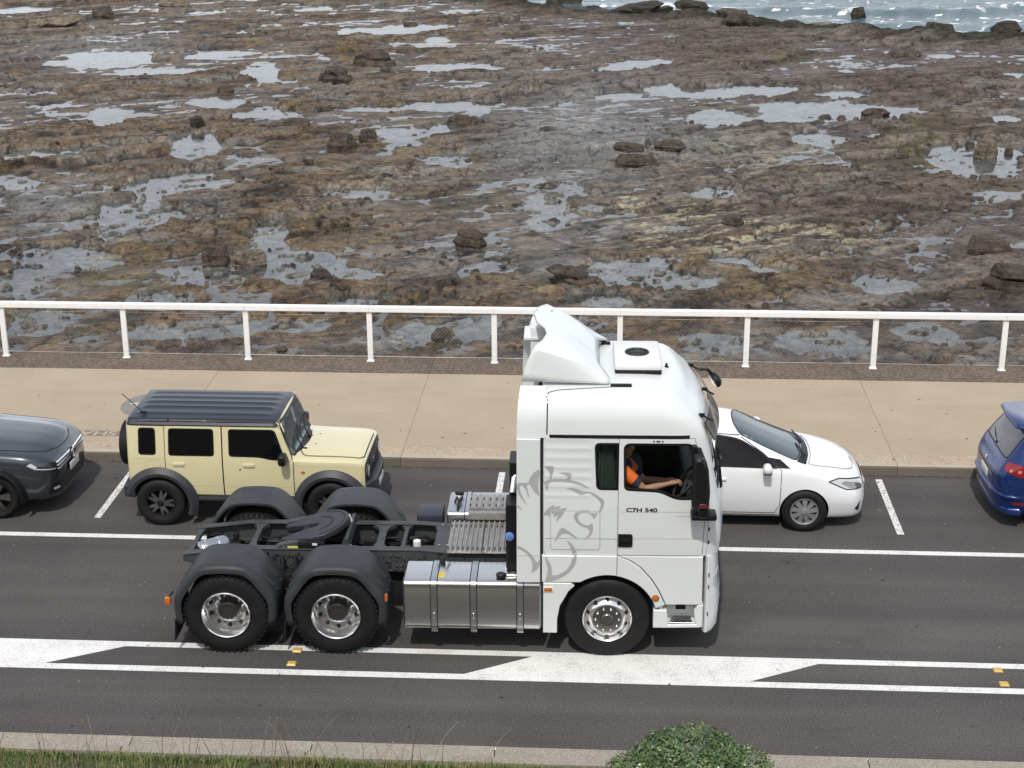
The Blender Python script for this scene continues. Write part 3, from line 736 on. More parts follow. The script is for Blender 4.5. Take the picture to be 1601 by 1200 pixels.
for (px, py, rx, ry) in POOLS:
    cx, cy, a, b, an = world_ellipse(px, py, rx, ry)
    ux = (X-cx)*math.cos(an)-(Y-cy)*math.sin(an); uy = (X-cx)*math.sin(an)+(Y-cy)*math.cos(an)
    d = (1.12 if py < 270 else 0.98)-np.hypot(ux/a, uy/b)+0.50*dn      # >0 inside the basin
    pool = np.maximum(pool, d*np.minimum(a, b))
pm_ = np.clip(pool/0.16+0.15, 0, 1); pm_ = pm_*pm_*(3-2*pm_)
islands = np.clip((fbm(U/0.9+7, V/0.5, 4, 0.6)-0.27)/0.12, 0, 1)*np.clip((62-Y)/25, 0.12, 1)
H = np.maximum(H, 0.012+0.03*f1) * (1-pm_) + pm_*(-0.062+0.05*f1+0.020*f2+0.13*islands)
# small puddles in hollows
H = H*(1-0.8*chan*(1-pm_))-0.07*chan*(1-pm_)
H = np.where((pm_ < 0.1), H-0.16*np.clip((fbm(U/2.0+60, V/0.9+11, 4)-0.36)/0.12, 0, 1), H)
# the shore: the platform breaks off into the sea
sx = [-90, -50, -20, -6, 9, 17, 26, 60]; sy = [136, 131, 119, 105, 95, 88.5, 83.5, 77]
shore = np.interp(X, sx, sy)+3.0*fbm(X/6, Y/6, 3)
edge = Y-shore
H = H+0.42*np.exp(-((edge+2.5)/3.0)**2)*np.clip(fbm(X/3.5, Y/2.5, 4)*2+0.25, 0, 1.2)
H = H-2.0*np.clip(edge/5.0, 0, 1)
Z = WL+H
# colours of the rock, with shade painted into the cracks
def blob(px, py, rx, ry):
    cx, cy, a, b, an = world_ellipse(px, py, rx, ry); ux = (X-cx)*math.cos(an)-(Y-cy)*math.sin(an); uy = (X-cx)*math.sin(an)+(Y-cy)*math.cos(an)
    return np.exp(-((ux/a)**2+(uy/b)**2)*1.2)
C = lambda *c: np.array(c)
def lerp(a, b, f): return a*(1-f[..., None])+b*f[..., None]
sm_ = lambda v, a, b: np.clip((v-a)/(b-a), 0, 1)
n1 = fbm(U/6+11, V/2.4+3, 5, 0.6); n2 = fbm(X/1.5+21, Y/1.5, 5, 0.65); n3 = fbm(U/2.6+31, V/0.8, 4, 0.6); n4 = fbm(X/11+51, Y/11, 3)
col = np.zeros(X.shape+(3,))+C(0.190, 0.150, 0.122)
col = lerp(col, C(0.29, 0.262, 0.228), sm_(n1+0.7*(id1-0.5), 0.0, 0.30))
col = lerp(col, C(0.095, 0.074, 0.060), sm_(-n1-0.5*(id1-0.5)+0.3*n4, 0.05, 0.35)*0.75)
col = lerp(col, C(0.075, 0.063, 0.055), sm_(n2+0.35*(id2-0.5), 0.12, 0.40)*0.8)
left = sm_(-X-0.05*Y, -12, 6)
col = lerp(col, C(0.225, 0.155, 0.088), sm_(n3+0.25*left+0.12*n4+0.3*(id2-0.5), 0.12, 0.50)*(0.35+0.4*left))
purple = np.clip(blob(1300, 110, 420, 60)+blob(1500, 330, 260, 130)+blob(1000, 60, 200, 40), 0, 1)
col = lerp(col, C(0.175, 0.135, 0.118)*(1+0.35*n2[..., None]+0.4*(id1[..., None]-0.5)), purple*0.75)
greys = np.clip(blob(920, 200, 170, 90)+0.8*blob(880, 430, 90, 40)+0.7*blob(150, 80, 150, 30)+0.7*blob(330, 320, 60, 20)+0.8*blob(90, 330, 130, 40)+0.5*blob(700, 400, 120, 40), 0, 1)
col = lerp(col, C(0.27, 0.268, 0.26)*(1+0.5*n2[..., None]), np.clip(greys*(0.95+0.5*n1), 0, 1)*0.85)
cream = np.clip(blob(1050, 345, 130, 30)+blob(1130, 385, 190, 22)+0.9*blob(880, 195, 60, 14)+0.8*blob(960, 320, 60, 18)+0.7*blob(1280, 370, 160, 26)+0.5*blob(1200, 250, 200, 40)+0.4*blob(560, 290, 100, 25), 0, 1)
stre = sm_(fbm(U/1.6+71, V/0.42, 4, 0.6), 0.0, 0.30)
col = lerp(col, C(0.56, 0.49, 0.33), cream*stre)
gold = np.clip(blob(1010, 400, 160, 18)+blob(1220, 440, 160, 30)+blob(860, 455, 120, 20)+0.6*blob(500, 360, 150, 40), 0, 1)
col = lerp(col, C(0.32, 0.24, 0.135), gold*sm_(n2, -0.25, 0.2)*0.8)
alg = np.clip(blob(1440, 230, 60, 60)+blob(1590, 290, 60, 30)+0.9*blob(170, 440, 120, 40)+0.7*blob(1190, 92, 120, 16)+0.5*blob(740, 320, 100, 30), 0, 1)
col = lerp(col, C(0.155, 0.135, 0.052), alg*sm_(n2, -0.3, 0.15)*0.8)
rust = np.clip(blob(620, 75, 130, 18)+0.8*blob(90, 215, 150, 16)+0.7*blob(300, 300, 60, 20)+blob(300, 500, 200, 40)+0.8*blob(760, 520, 200, 40)+0.8*blob(1150, 510, 200, 30), 0, 1)
col = lerp(col, C(0.225, 0.14, 0.072), rust*sm_(n3, -0.2, 0.2)*0.85)
ring = np.exp(-((pool+0.12)/0.22)**2)*sm_(n2, -0.2, 0.3); col = lerp(col, C(0.19, 0.12, 0.058), ring*0.5*(0.4+0.6*left))
wet = sm_(0.05-H, -0.05, 0.08)
# pool floors: sand and weed
col = lerp(col, C(0.30, 0.28, 0.25)*(1+0.4*n2[..., None]), pm_*0.75)
weed = sm_(fbm(X/0.55+90, Y/0.55, 3, 0.6), 0.16, 0.34); col = lerp(col, C(0.045, 0.038, 0.028), weed*(0.25+0.55*pm_)*np.clip(1.2-Y/80, 0.2, 1))
col = lerp(col, C(0.028, 0.024, 0.02), np.clip(crack+crack2+ck1+0.7*ck2, 0, 1)*0.8)  # cracks and slab edges darkened to stand in for shade under ledges
col = lerp(col, C(0.045, 0.045, 0.032), np.clip(np.exp(-((edge+1.0)/3.0)**2), 0, 1)*0.9)
gz = np.hypot(*np.gradient(Z)); 
col = np.clip(col*(0.74+0.5*n3[..., None]*0.6)*np.array([0.97, 1.0, 1.03]), 0.012, 0.7)
ok = np.stack([X, Y, Z], -1).reshape(-1, 3)
ii = (np.arange(NR-1)[:, None]*NC+np.arange(NC-1)[None, :]).reshape(-1)
q = np.stack([ii, ii+1, ii+NC+1, ii+NC], 1)
me = bpy.data.meshes.new('reef'); me.vertices.add(len(ok)); me.vertices.foreach_set('co', ok.reshape(-1))
me.loops.add(q.size); me.loops.foreach_set('vertex_index', q.reshape(-1)); me.polygons.add(len(q)); me.polygons.foreach_set('loop_start', np.arange(len(q))*4)
me.update(calc_edges=True)
ca_ = me.attributes.new('rock', 'FLOAT_COLOR', 'POINT'); c4 = np.ones((len(ok), 4)); c4[:, :3] = col.reshape(-1, 3); ca_.data.foreach_set('color', c4.reshape(-1))
wa = me.attributes.new('wet', 'FLOAT', 'POINT'); wa.data.foreach_set('value', np.clip(np.maximum(wet, greys*0.75), 0, 1).reshape(-1))
def rockmat(name, attr=True, base=(0.12, 0.10, 0.085), dark=(0.05, 0.043, 0.038)):
    m, nt, p = newmat(name)
    a = tex(nt, 1.7, 7, 0.72, 0.4); f = tex(nt, 7.5, 6, 0.75, 0.3); pit = tex(nt, 30, 3, 0.7)
    vo = nt.nodes.new('ShaderNodeTexVoronoi'); vo.feature = 'DISTANCE_TO_EDGE'; vo.inputs['Scale'].default_value = 0.55
    tcv = nt.nodes.new('ShaderNodeTexCoord'); nz = nt.nodes.new('ShaderNodeTexNoise'); nz.inputs['Scale'].default_value = 1.1; nz.inputs['Detail'].default_value = 5; nt.links.new(tcv.outputs['Object'], nz.inputs['Vector'])
    va = nt.nodes.new('ShaderNodeVectorMath'); va.operation = 'MULTIPLY_ADD'; va.inputs[1].default_value = (2.2, 2.2, 0.5); nt.links.new(nz.outputs['Color'], va.inputs[0]); nt.links.new(tcv.outputs['Object'], va.inputs[2]); nt.links.new(va.outputs[0], vo.inputs['Vector'])
    ck = ramp(nt, vo.outputs['Distance'], [(0.0, (0.30, 0.28, 0.27)), (0.035, (1, 1, 1))])
    if attr:
        n = nt.nodes.new('ShaderNodeAttribute'); n.attribute_name = 'rock'; c = n.outputs['Color']
    else:
        c = ramp(nt, tex(nt, 1.6, 5, 0.65, stretch=(1, 1, 4)), [(0.3, dark), (0.5, base), (0.75, tuple(x*1.45 for x in base))])
    c = mix(nt, 1.0, c, ramp(nt, a, [(0.30, (0.40, 0.39, 0.38)), (0.45, (0.90, 0.90, 0.90)), (0.60, (1.2, 1.18, 1.15)), (0.72, (1.6, 1.58, 1.52))]), 'MULTIPLY')
    c = mix(nt, 1.0, c, ramp(nt, f, [(0.34, (0.30, 0.29, 0.28)), (0.45, (0.88, 0.88, 0.88)), (0.58, (1.18, 1.17, 1.15)), (0.68, (1.75, 1.72, 1.65))]), 'MULTIPLY')
    if attr: c = mix(nt, 0.8, c, ck, 'MULTIPLY')
    nt.links.new(c, p.inputs['Base Color']); p.inputs['Specular IOR Level'].default_value = 0.16
    if attr:
        wn = nt.nodes.new('ShaderNodeAttribute'); wn.attribute_name = 'wet'
        r0 = ramp(nt, f, [(0.3, (0.75,)*3), (0.7, (0.95,)*3)]); r1 = math_(nt, 'MULTIPLY', wn.outputs['Fac'], 0.35)
        nt.links.new(math_(nt, 'ADD', math_(nt, 'MULTIPLY', wn.outputs['Fac'], 0.25), 0.06), p.inputs['Specular IOR Level'])
        nt.links.new(math_(nt, 'SUBTRACT', r0, r1), p.inputs['Roughness'])
    else: p.inputs['Roughness'].default_value = 0.8
    hh = math_(nt, 'ADD', math_(nt, 'MULTIPLY', f, 1.0), math_(nt, 'MULTIPLY', pit, 0.4))
    nt.links.new(bump(nt, hh, 0.9, 0.075), p.inputs['Normal']); MATS[name] = m; return m
rockmat('reef_rock'); rockmat('boulder_rock', False, (0.085, 0.069, 0.056), (0.034, 0.028, 0.024)); rockmat('boulder_pale', False, (0.175, 0.148, 0.112), (0.085, 0.07, 0.053)); rockmat('boulder_wet', False, (0.05, 0.045, 0.036), (0.02, 0.018, 0.014))
tag(link('rock_platform', me, None, 'reef_rock', 180), kind='structure')
reef_bvh_pts = None
def reef_z(x, y):
    j = np.searchsorted(Yr, y)-1; j = int(np.clip(j, 0, NR-2)); xx = X[j]; i = int(np.clip(np.searchsorted(xx, x)-1, 0, NC-2)); return float(Z[j, i])
# water standing in the pools
def poolwater():
    m, nt, p = newmat('pool_water'); nt.nodes.remove(p); out = nt.nodes['Material Output']
    t = nt.nodes.new('ShaderNodeBsdfTransparent'); t.inputs[0].default_value = (0.80, 0.84, 0.84, 1)
    g = nt.nodes.new('ShaderNodeBsdfGlossy'); g.inputs['Roughness'].default_value = 0.06
    fr_ = two_sided_fresnel(nt, 1.38)
    b = bump(nt, tex(nt, 5, 3, 0.5, stretch=(1, 1.6, 1)), 0.12, 0.02); nt.links.new(b, g.inputs['Normal'])
    x = nt.nodes.new('ShaderNodeMixShader'); nt.links.new(fr_.outputs[0], x.inputs[0]); nt.links.new(t.outputs[0], x.inputs[1]); nt.links.new(g.outputs[0], x.inputs[2]); nt.links.new(x.outputs[0], out.inputs[0])
    MATS['pool_water'] = m
poolwater()
pw = []; 
for yy in (10.1, 40, 80, 150): 
    hw = 13+0.455*yy; xc = -2.3-0.063*(yy-10); pw += [(xc-hw, yy, WL), (xc+hw, yy, WL)]
# the sheet stops at the shore
pw = []; fs = []
cols = np.linspace(-1, 1, 40)
for i, s in enumerate(cols):
    x1_ = 0; yy = 120.0
    for _ in range(8):
        x1_ = (-2.3-0.063*(yy-10))+s*(13+0.455*yy); yy = float(np.interp(x1_, sx, sy))-4
    pw += [(-2.3+s*17.5, 10.08, WL), (x1_, yy, WL)]
    if i: fs.append((2*i-2, 2*i, 2*i+1, 2*i-1))
tag(MB().add(pw, fs).build('tide_pool_water', 'pool_water', None, None, recalc=False), kind='structure')
# sea
NS, MS = 260, 520
ys = 76*(420/76)**(np.arange(NS)/(NS-1)); xs_ = np.linspace(-1, 1, MS); SY = np.repeat(ys[:, None], MS, 1); SX = -6-0.063*SY+xs_[None, :]*(20+0.62*SY)
sh = np.interp(SX, sx, sy); off = SY-sh
ph = (SY+2.5*fbm(SX/22, SY/30, 3)*3)/13.0*2*np.pi
amp = 0.16+0.30*np.clip(off/25, 0, 1)
SZ = -3.30+amp*(np.maximum(0, np.sin(ph))**2.2-0.3)+0.16*fbm(SX/2.6, SY/1.5, 4, 0.6)+0.05*fbm(SX/0.7, SY/0.5, 2)
crest = np.clip(np.sin(ph)-0.55, 0, 1)/0.45
fo = np.clip(fbm(SX/7+3, SY/3.5, 5, 0.65)*1.6-0.08-off/40, 0, 1)*np.clip(1.25-off/22, 0, 1)
fo = np.maximum(fo, np.clip(crest*1.3*(fbm(SX/6+5, SY/14, 4, 0.6)-0.06)*2.2, 0, 1)*np.clip((off-2)/8, 0, 1))
fo = np.maximum(fo, np.clip(fbm(SX/1.6, SY/0.8, 4, 0.7)*2.2-0.40, 0, 1)*0.75)
SZ = SZ+0.12*fo*np.clip(fbm(SX/0.9, SY/0.9, 3)+0.4, 0, 1)
vv = np.stack([SX, SY, SZ], -1).reshape(-1, 3); ii = (np.arange(NS-1)[:, None]*MS+np.arange(MS-1)[None, :]).reshape(-1); q = np.stack([ii, ii+1, ii+MS+1, ii+MS], 1)
me = bpy.data.meshes.new('sea'); me.from_pydata(vv.tolist()+[(-9000, 419, -3.4), (9000, 419, -3.4), (9000, 14000, -3.4), (-9000, 14000, -3.4)], [], q.tolist()+[(len(vv), len(vv)+1, len(vv)+2, len(vv)+3)])
fa = me.attributes.new('foam', 'FLOAT', 'POINT'); fa.data.foreach_set('value', np.concatenate([fo.reshape(-1), np.zeros(4)]))
m, nt, p = newmat('sea_water')
a = nt.nodes.new('ShaderNodeAttribute'); a.attribute_name = 'foam'; f = tex(nt, 3.0, 6, 0.75)
k = math_(nt, 'ADD', a.outputs['Fac'], math_(nt, 'MULTIPLY', math_(nt, 'SUBTRACT', f, 0.5), 0.9)); fm = ramp(nt, k, [(0.34, (0, 0, 0)), (0.56, (1, 1, 1))])
nt.links.new(mix(nt, fm, (0.075, 0.125, 0.135), (0.80, 0.82, 0.82)), p.inputs['Base Color'])
nt.links.new(math_(nt, 'ADD', math_(nt, 'MULTIPLY', fm, 0.6), 0.14), p.inputs['Roughness']); p.inputs['IOR'].default_value = 1.33
nt.links.new(bump(nt, tex(nt, 2.2, 5, 0.65, stretch=(0.6, 1.5, 1)), 0.6, 0.15), p.inputs['Normal']); MATS['sea_water'] = m
tag(link('sea', me, None, 'sea_water', 180), kind='structure')

# ------------------------------------------------------------------ boulders
def boulder_mesh(seed, w, d, h, layers):
    rr = random.Random(seed); bm = bmesh.new()
    zb = -0.25*h
    for L in range(layers):
        z0 = zb+(h-zb)*L/layers; z1 = zb+(h-zb)*(L+1)/layers+ (0.02*h if L < layers-1 else 0)
        sx_ = rr.uniform(0.82, 1.05)*(1-0.10*L); sy_ = rr.uniform(0.82, 1.05)*(1-0.10*L); ox, oy = rr.uniform(-.09, .09)*w, rr.uniform(-.09, .09)*d
        vs_ = []
        n = rr.randint(5, 7); a0 = rr.uniform(0, 6.28)
        for ring, (zz, k) in enumerate(((z0, 0.93), ((z0+z1)/2, 1.0), (z1, rr.uniform(0.6, 0.82) if L == layers-1 else 0.95))):
            for i in range(n):
                a = a0+2*math.pi*(i+rr.uniform(-.25, .25))/n; q = rr.uniform(0.85, 1.08)*k
                sq = 1/max(abs(math.cos(a)), abs(math.sin(a)))**0.25
                vs_.append(bm.verts.new((ox+w/2*sx_*q*sq*math.cos(a)*.9, oy+d/2*sy_*q*sq*math.sin(a)*.9, zz+rr.uniform(-.14, .10)*h)))
        r_ = bmesh.ops.convex_hull(bm, input=vs_)
        for v in [v for v in vs_ if not v.link_faces]: bm.verts.remove(v)
    bmesh.ops.triangulate(bm, faces=bm.faces[:])
    sz = max(w, d, h)
    for _ in range(3):
        long = [e for e in bm.edges if e.calc_length() > sz*0.07]
        if long: bmesh.ops.subdivide_edges(bm, edges=long, cuts=1, use_grid_fill=False); bmesh.ops.triangulate(bm, faces=[f for f in bm.faces if len(f.verts) > 3])
    bm.normal_update()
    so_ = Vector((seed*3.7, seed*1.3, 0))
    for v in bm.verts:
        p = v.co/sz; nn = mnoise.fractal(p*5+so_, 0.8, 2.0, 4); strat = mnoise.noise(Vector((seed, 0, v.co.z/h*5.5)))
        v.co += v.normal*(sz*0.017*nn)+Vector((v.normal.x, v.normal.y, 0))*(sz*0.030*strat)
    me = bpy.data.meshes.new('boulder'); bm.to_mesh(me); bm.free(); return me
BL = [ # px, base py, width px, height px, layers, material, label
 (893, 457, 88, 26, 3, 0, 'layered dark flat rock in the pool above the railing, behind the truck roof'),
 (728, 396, 56, 33, 2, 0, 'dark blocky boulder with a cracked top standing alone left of the layered flat rock'),
 (1148, 363, 42, 18, 1, 0, 'small dark wedge-shaped rock alone on the pale sandy streaks'),
 (982, 244, 52, 14, 1, 0, 'left of two dark flat rocks lying side by side on the grey slab'),
 (1048, 243, 56, 18, 2, 0, 'right of two dark flat rocks lying side by side on the grey slab'),
 (992, 267, 78, 20, 2, 0, 'broad low dark rock just below the pair of flat rocks'),
 (1546, 252, 42, 30, 1, 1, 'pale angular block standing in the round pool at the right'),
 (1516, 231, 17, 9, 1, 0, 'small dark stone left of the pale block in the round pool'),
 (1576, 243, 19, 10, 1, 0, 'small dark stone right of the pale block in the round pool'),
 (478, 319, 44, 18, 1, 1, 'greenish flat-topped stone at the edge of the long pool left of centre'),
 (332, 419, 50, 32, 2, 0, 'dark square boulder in shallow water above the railing at the left'),
 (384, 420, 54, 24, 1, 1, 'grey tilted slab leaning beside the dark square boulder'),
 (498, 448, 40, 18, 2, 0, 'small stepped dark rock in the pool just above the railing'),
 (528, 242, 60, 34, 1, 0, 'rounded brown boulder, left half of a pair on the upper left platform'),
 (573, 229, 38, 25, 1, 0, 'squared brown boulder, right half of a pair on the upper left platform'),
 (525, 134, 56, 24, 3, 0, 'layered dark outcrop, the lower left of two stepped ones'),
 (582, 110, 72, 26, 3, 0, 'layered dark outcrop, the upper right of two stepped ones'),
 (352, 148, 40, 12, 1, 0, 'thin dark flat stone beside a bright pool at the upper left'),
 (310, 206, 26, 21, 1, 2, 'small upright dark stone at the head of a branching pool'),
 (460, 207, 48, 16, 1, 0, 'low grey-brown flat stone right of the branching pool'),
 (340, 190, 40, 14, 1, 1, 'low tan stone just above the small upright dark stone'),
 (270, 14, 62, 20, 1, 1, 'large pale angular block at the top edge left of centre'),
 (158, 33, 42, 20, 1, 0, 'brown squared block near the top left corner'),
 (72, 48, 118, 15, 2, 1, 'long pale flat slab near the top left corner'),
 (1375, 184, 46, 12, 1, 0, 'thin dark stone lying in the bright pool at the right'),
 (715, 197, 42, 16, 1, 0, 'low brown stone between bright pools near the centre'),
 (853, 214, 28, 9, 1, 0, 'small flat stone on the left rim of the grey slab'),
 (1344, 22, 32, 17, 1, 2, 'dark green rock standing in the sea at the top right'),
 (1285, 41, 52, 13, 1, 1, 'brown flat rock on the waterline at the top right'),
 (1475, 47, 60, 18, 2, 2, 'black weedy rock at the water edge on the far right'),
 (1574, 60, 52, 22, 2, 2, 'black weedy rock on the right edge of the shoreline'),
 (1165, 46, 76, 21, 2, 2, 'jagged dark rock pile on the waterline right of the centre'),
 (1086, 30, 66, 26, 3, 2, 'tall layered dark ledge at the water edge, right of centre'),
 (1000, 24, 120, 24, 3, 2, 'long layered dark ledge at the water edge, top centre'),
 (1232, 46, 46, 10, 1, 2, 'low dark rock awash between the jagged pile and the brown flat rock'),
 (1148, 19, 62, 11, 1, 0, 'smooth brown hump rising from the sea at the top'),
 (1580, 462, 80, 42, 3, 0, 'dark layered ledge block at the right edge above the railing'),
 (1540, 412, 90, 28, 2, 0, 'broad dark ledge above the block at the right edge'),
 (6, 428, 30, 15, 1, 1, 'small pale stone at the left edge above the railing'),
 (690, 535, 44, 14, 1, 0, 'low dark rock seen through the railing left of the truck cab'),
 (1430, 128, 30, 6, 1, 0, 'sliver of dark stone on the purple-brown flat at the upper right'),
 (640, 40, 30, 6, 1, 0, 'thin dark stone above the long bright pool at the top'),
 (880, 5, 70, 16, 2, 2, 'dark weedy ledge at the top edge left of the open sea'),
 (1420, 92, 60, 10, 2, 0, 'low stepped ledge below the waterline rocks at the right')]
for i, (px, py, wp, hp, ly, mt, lb) in enumerate(BL):
    g = ground(px, py-0.15*hp, WL); dist = float((g-CAM)@_d); sc = dist/FPX; w_, h_ = wp*sc*1.08, hp*sc*0.80; d_ = w_*rnd.uniform(0.65, 1.0)
    x, y = g[0], g[1]+d_*0.35; z = max(WL+0.02, min(reef_z(x, g[1]), WL+0.16)) if py > 60 else max(-3.35, min(reef_z(x, y), WL+0.1))
    me = boulder_mesh(100+i, w_, d_, h_, 2 if ly == 3 else 1)
    o = link('boulder', me, None, ('boulder_rock', 'boulder_pale', 'boulder_wet')[mt], 35, loc=(x, y, z)); o.rotation_euler = (rnd.uniform(-.12, .05), rnd.uniform(-.13, .13), rnd.uniform(-.5, .5))
    tag(o, lb, 'rock', 'boulders lying on the rock platform')
# loose cobbles and shells of rock, too many to count
Pm = MB()
for i in range(2600):
    px, py = rnd.uniform(-60, 1660), rnd.uniform(120, 560); g = ground(px, py, WL); x, y = g[0], g[1]; z = reef_z(x, y)
    if mnoise.noise(Vector((x*.35, y*.35, 8))) < 0.02: continue
    s = rnd.uniform(0.04, 0.17); bmv = []
    rr = [Vector((math.cos(a)*s*rnd.uniform(.7, 1.3), math.sin(a)*s*rnd.uniform(.6, 1.1), -0.02)) for a in (0, 1.05, 2.1, 3.1, 4.2, 5.2)]; hh = s*rnd.uniform(0.25, 0.7)
    up = [v*rnd.uniform(0.55, 0.85)+Vector((0, 0, hh*rnd.uniform(.7, 1.1))) for v in rr]
    an = rnd.uniform(0, 6.28); mt_ = Matrix.Rotation(an, 3, 'Z')
    Pm.add([mt_ @ v+Vector((x, y, z)) for v in rr+up], [(k, (k+1) % 6, 6+(k+1) % 6, 6+k) for k in range(6)]+[(6, 7, 8, 9, 10, 11)])
tag(Pm.build('loose_stones', 'boulder_rock', None, None, recalc=False), 'small loose stones scattered over the rock platform', 'stones', kind='stuff')
# ================================================================== wheels
def tyre_mesh(r, width, rim_r, tread=0.012, n=56, lugs=0):
    hw = width/2
    prof = [(rim_r-0.01, -hw*0.72), (rim_r+0.012, -hw*0.86), (rim_r+(r-rim_r)*0.35, -hw*1.0), (rim_r+(r-rim_r)*0.62, -hw*1.0), (r-0.035, -hw*0.93), (r-0.012, -hw*0.84), (r-0.002, -hw*0.74)]
    tp = []
    for k in range(4):
        a = -hw*0.74+hw*1.48*(k+0.5)/4-0; 
        tp += [(r, a-hw*0.13), (r, a+hw*0.13), (r-tread, a+hw*0.15), (r-tread, a+hw*0.21)]
    prof = prof+tp[:-2]+[(q, -h) for q, h in prof[::-1]]
    mb = MB().lathe(prof, n, 'y', closed=True); 
    if lugs:
        for j in range(lugs):
            for sy_ in (-1, 1):
                a = 2*math.pi*(j+(0.25 if sy_ > 0 else 0))/lugs; rot = Matrix.Rotation(-a, 3, 'Y')
                mb.box(rot @ Vector((r-0.008, sy_*hw*0.80, 0)), (0.026, hw*0.34, 2*math.pi*r/lugs*0.55), 0, rot)
    return mb.mesh('tyre')
def wheel_obj(parent, loc, tyre_me, rim_parts, face=-1, hub_mat='hub_iron', hub_me=None):
    """a wheel: hub disc with tyre and rim as sub-parts; face -1 looks to the near side"""
    w_ = link('wheel', hub_me, parent, hub_mat, None, loc)
    if face > 0: w_.rotation_euler = (0, 0, math.pi)
    t_ = link('tyre', tyre_me, w_, 'rubber', None)
    for nm_, me_, mt_ in rim_parts:
        o_ = link(nm_, me_, w_, mt_, None)
        if nm_ in ('wheel_nut', 'hand_hole', 'spokes'): o_['kind'] = 'stuff'
    return w_
def shaded(me, ang=35): me.shade_smooth(); me.set_sharp_from_angle(angle=R(ang)); return me

# ================================================================== the truck
TR = 0.02514
truck = empty('tractor_unit', (-0.031, 0, 0), TR)
tag(truck, 'white three-axle tractor truck with grey lion decal and bare black chassis, driving on the road', 'truck')
# --- cab shell: outline rings from the floor to the roof
LV = [  # z, x of front, half width, corner
 (1.375, 1.415, 1.222), (1.6, 1.43, 1.233), (1.95, 1.415, 1.235), (2.15, 1.375, 1.232), (2.5, 1.30, 1.224), (2.86, 1.225, 1.214), (2.96, 1.19, 1.205),
 (3.08, 1.11, 1.19), (3.20, 0.99, 1.152), (3.30, 0.89, 1.09), (3.36, 0.80, 0.98), (3.388, 0.66, 0.80), (3.402, 0.45, 0.50), (3.408, 0.10, 0.12)]
def ring(z, xf, wd, xr, grow=0.0):
    xf, wd, xr = xf+grow, wd+grow, xr-grow
    cor = min(0.34, wd*0.5)
    half = [(xr, 0), (xr, wd*0.6), (xr, wd-0.02), (xr+0.05, wd), (xf-cor-0.3, wd), (xf-cor*0.85, wd-0.004), (xf-cor*0.30, wd-cor*0.28), (xf-0.07, wd-cor*0.95), (xf-0.02, wd*0.45), (xf, 0)]
    half = [(max(x_, xr+(0.05 if i_ >= 3 else 0)), y_) for i_, (x_, y_) in enumerate(half)]
    half = chaikin(half, 2, 0.24)
    return [(p[0], p[1], z) for p in half]+[(p[0], -p[1], z) for p in half[-2:0:-1]]
def cab_loft(xr, grow=0.0, z0=None, z1=None, nz=64):
    ts = np.linspace(0, len(LV)-1, nz); k = np.arange(len(LV)); zs = pchip(k, [l[0] for l in LV], ts); xf = pchip(k, [l[1] for l in LV], ts); wd = pchip(k, [l[2] for l in LV], ts)
    rings = []
    for z, a, b in zip(zs, xf, wd):
        if z0 is not None and z < z0: continue
        if z1 is not None and z > z1: break
        rings.append(ring(z, a, b, xr, grow))
    n = len(rings[0]); vs = [p for r_ in rings for p in r_]; fs = [tuple(range(n))[::-1], tuple(range((len(rings)-1)*n, len(rings)*n))]
    for i in range(len(rings)-1):
        for j in range(n):
            jj = (j+1) % n; fs.append((i*n+j, i*n+jj, (i+1)*n+jj, (i+1)*n+j))
    return MB().add(vs, fs)
XR = -0.79
cab_me = cab_loft(XR).mesh('cab_shell'); cab_me.materials.append(MATS['truck_white']); cab_me.materials.append(MATS['interior']); cabB = bvh_of(cab_me)
cab = link('cab_shell', cab_me, truck)
WIN = rpoly([(0.172, 2.80), (0.955, 2.80), (1.035, 2.60), (1.075, 2.125), (0.79, 2.12), (0.60, 2.215), (0.185, 2.235)], [0.07, 0.07, 0.10, 0.03, 0.08, 0.08, 0.05])
CWIN = rpoly([(-0.165, 2.80), (0.098, 2.80), (0.105, 2.238), (-0.14, 2.238)], [0.05, 0.01, 0.01, 0.05])
WSC = rpoly([(-1.02, 2.14), (1.02, 2.14), (0.99, 2.84), (-0.99, 2.84)], 0.08)
def idx1(me, m):
    me.materials.append(MATS[m]); me.materials.append(MATS[m])
    for p_ in me.polygons: p_.material_index = 1
    return me
def cutm(poly, a, b, axis, m='interior'):
    me = MB().prism(poly, a, b, axis).mesh('c'); return idx1(me, m)
inner = cab_loft(XR+0.06, -0.06, 1.45, 3.16).mesh('c'); idx1(inner, 'interior')
boolean(cab, [inner, cutm(WIN, -1.6, 1.6, 'y'), cutm(CWIN, -1.6, 1.6, 'y'), cutm(WSC, 0.9, 2.0, 'x')])
cab.data.shade_smooth(); cab.data.set_sharp_from_angle(angle=R(38))
def both(mb, name, material, parent=truck, smooth=35, recalc=True):
    o = mb.build(name, material, parent, smooth, recalc); mirrored(o); return o
# doors with a window opening
DOOR = [(0.110, 1.385), (1.112, 1.392), (1.13, 1.95), (1.10, 2.30), (1.03, 2.66), (0.985, 2.865), (0.110, 2.865)]
door = patch(cabB, DOOR, 'near', 0.007, [WIN], 0.07, 0.016).build('door', 'truck_white', truck, 30, False)
hdl = MB().prism(rpoly([(0.113, 1.50), (0.285, 1.50), (0.285, 1.665), (0.113, 1.665)], [0, .03, .03, 0]), -1.252, -1.235, 'y').build('door_handle', 'plastic_black', door)
MB().box((0.20, -1.258, 1.585), (0.15, 0.016, 0.05), 0.008).build('handle_bar', 'plastic_black', door)
fd = mirrored(door)
strip(cabB, DOOR, 'near', 0.012, 0.004, True).build('door_gap', 'gap', truck, None, False)
strip(cabB, [(0.14, 1.952), (0.9, 1.957), (1.12, 1.957)], 'near', 0.006, 0.0095).build('door_crease_shade', mat('shade_grey', (0.50, 0.52, 0.51), 0.5), door, None, False)  # flat greyer band paints the shade along the pressed line
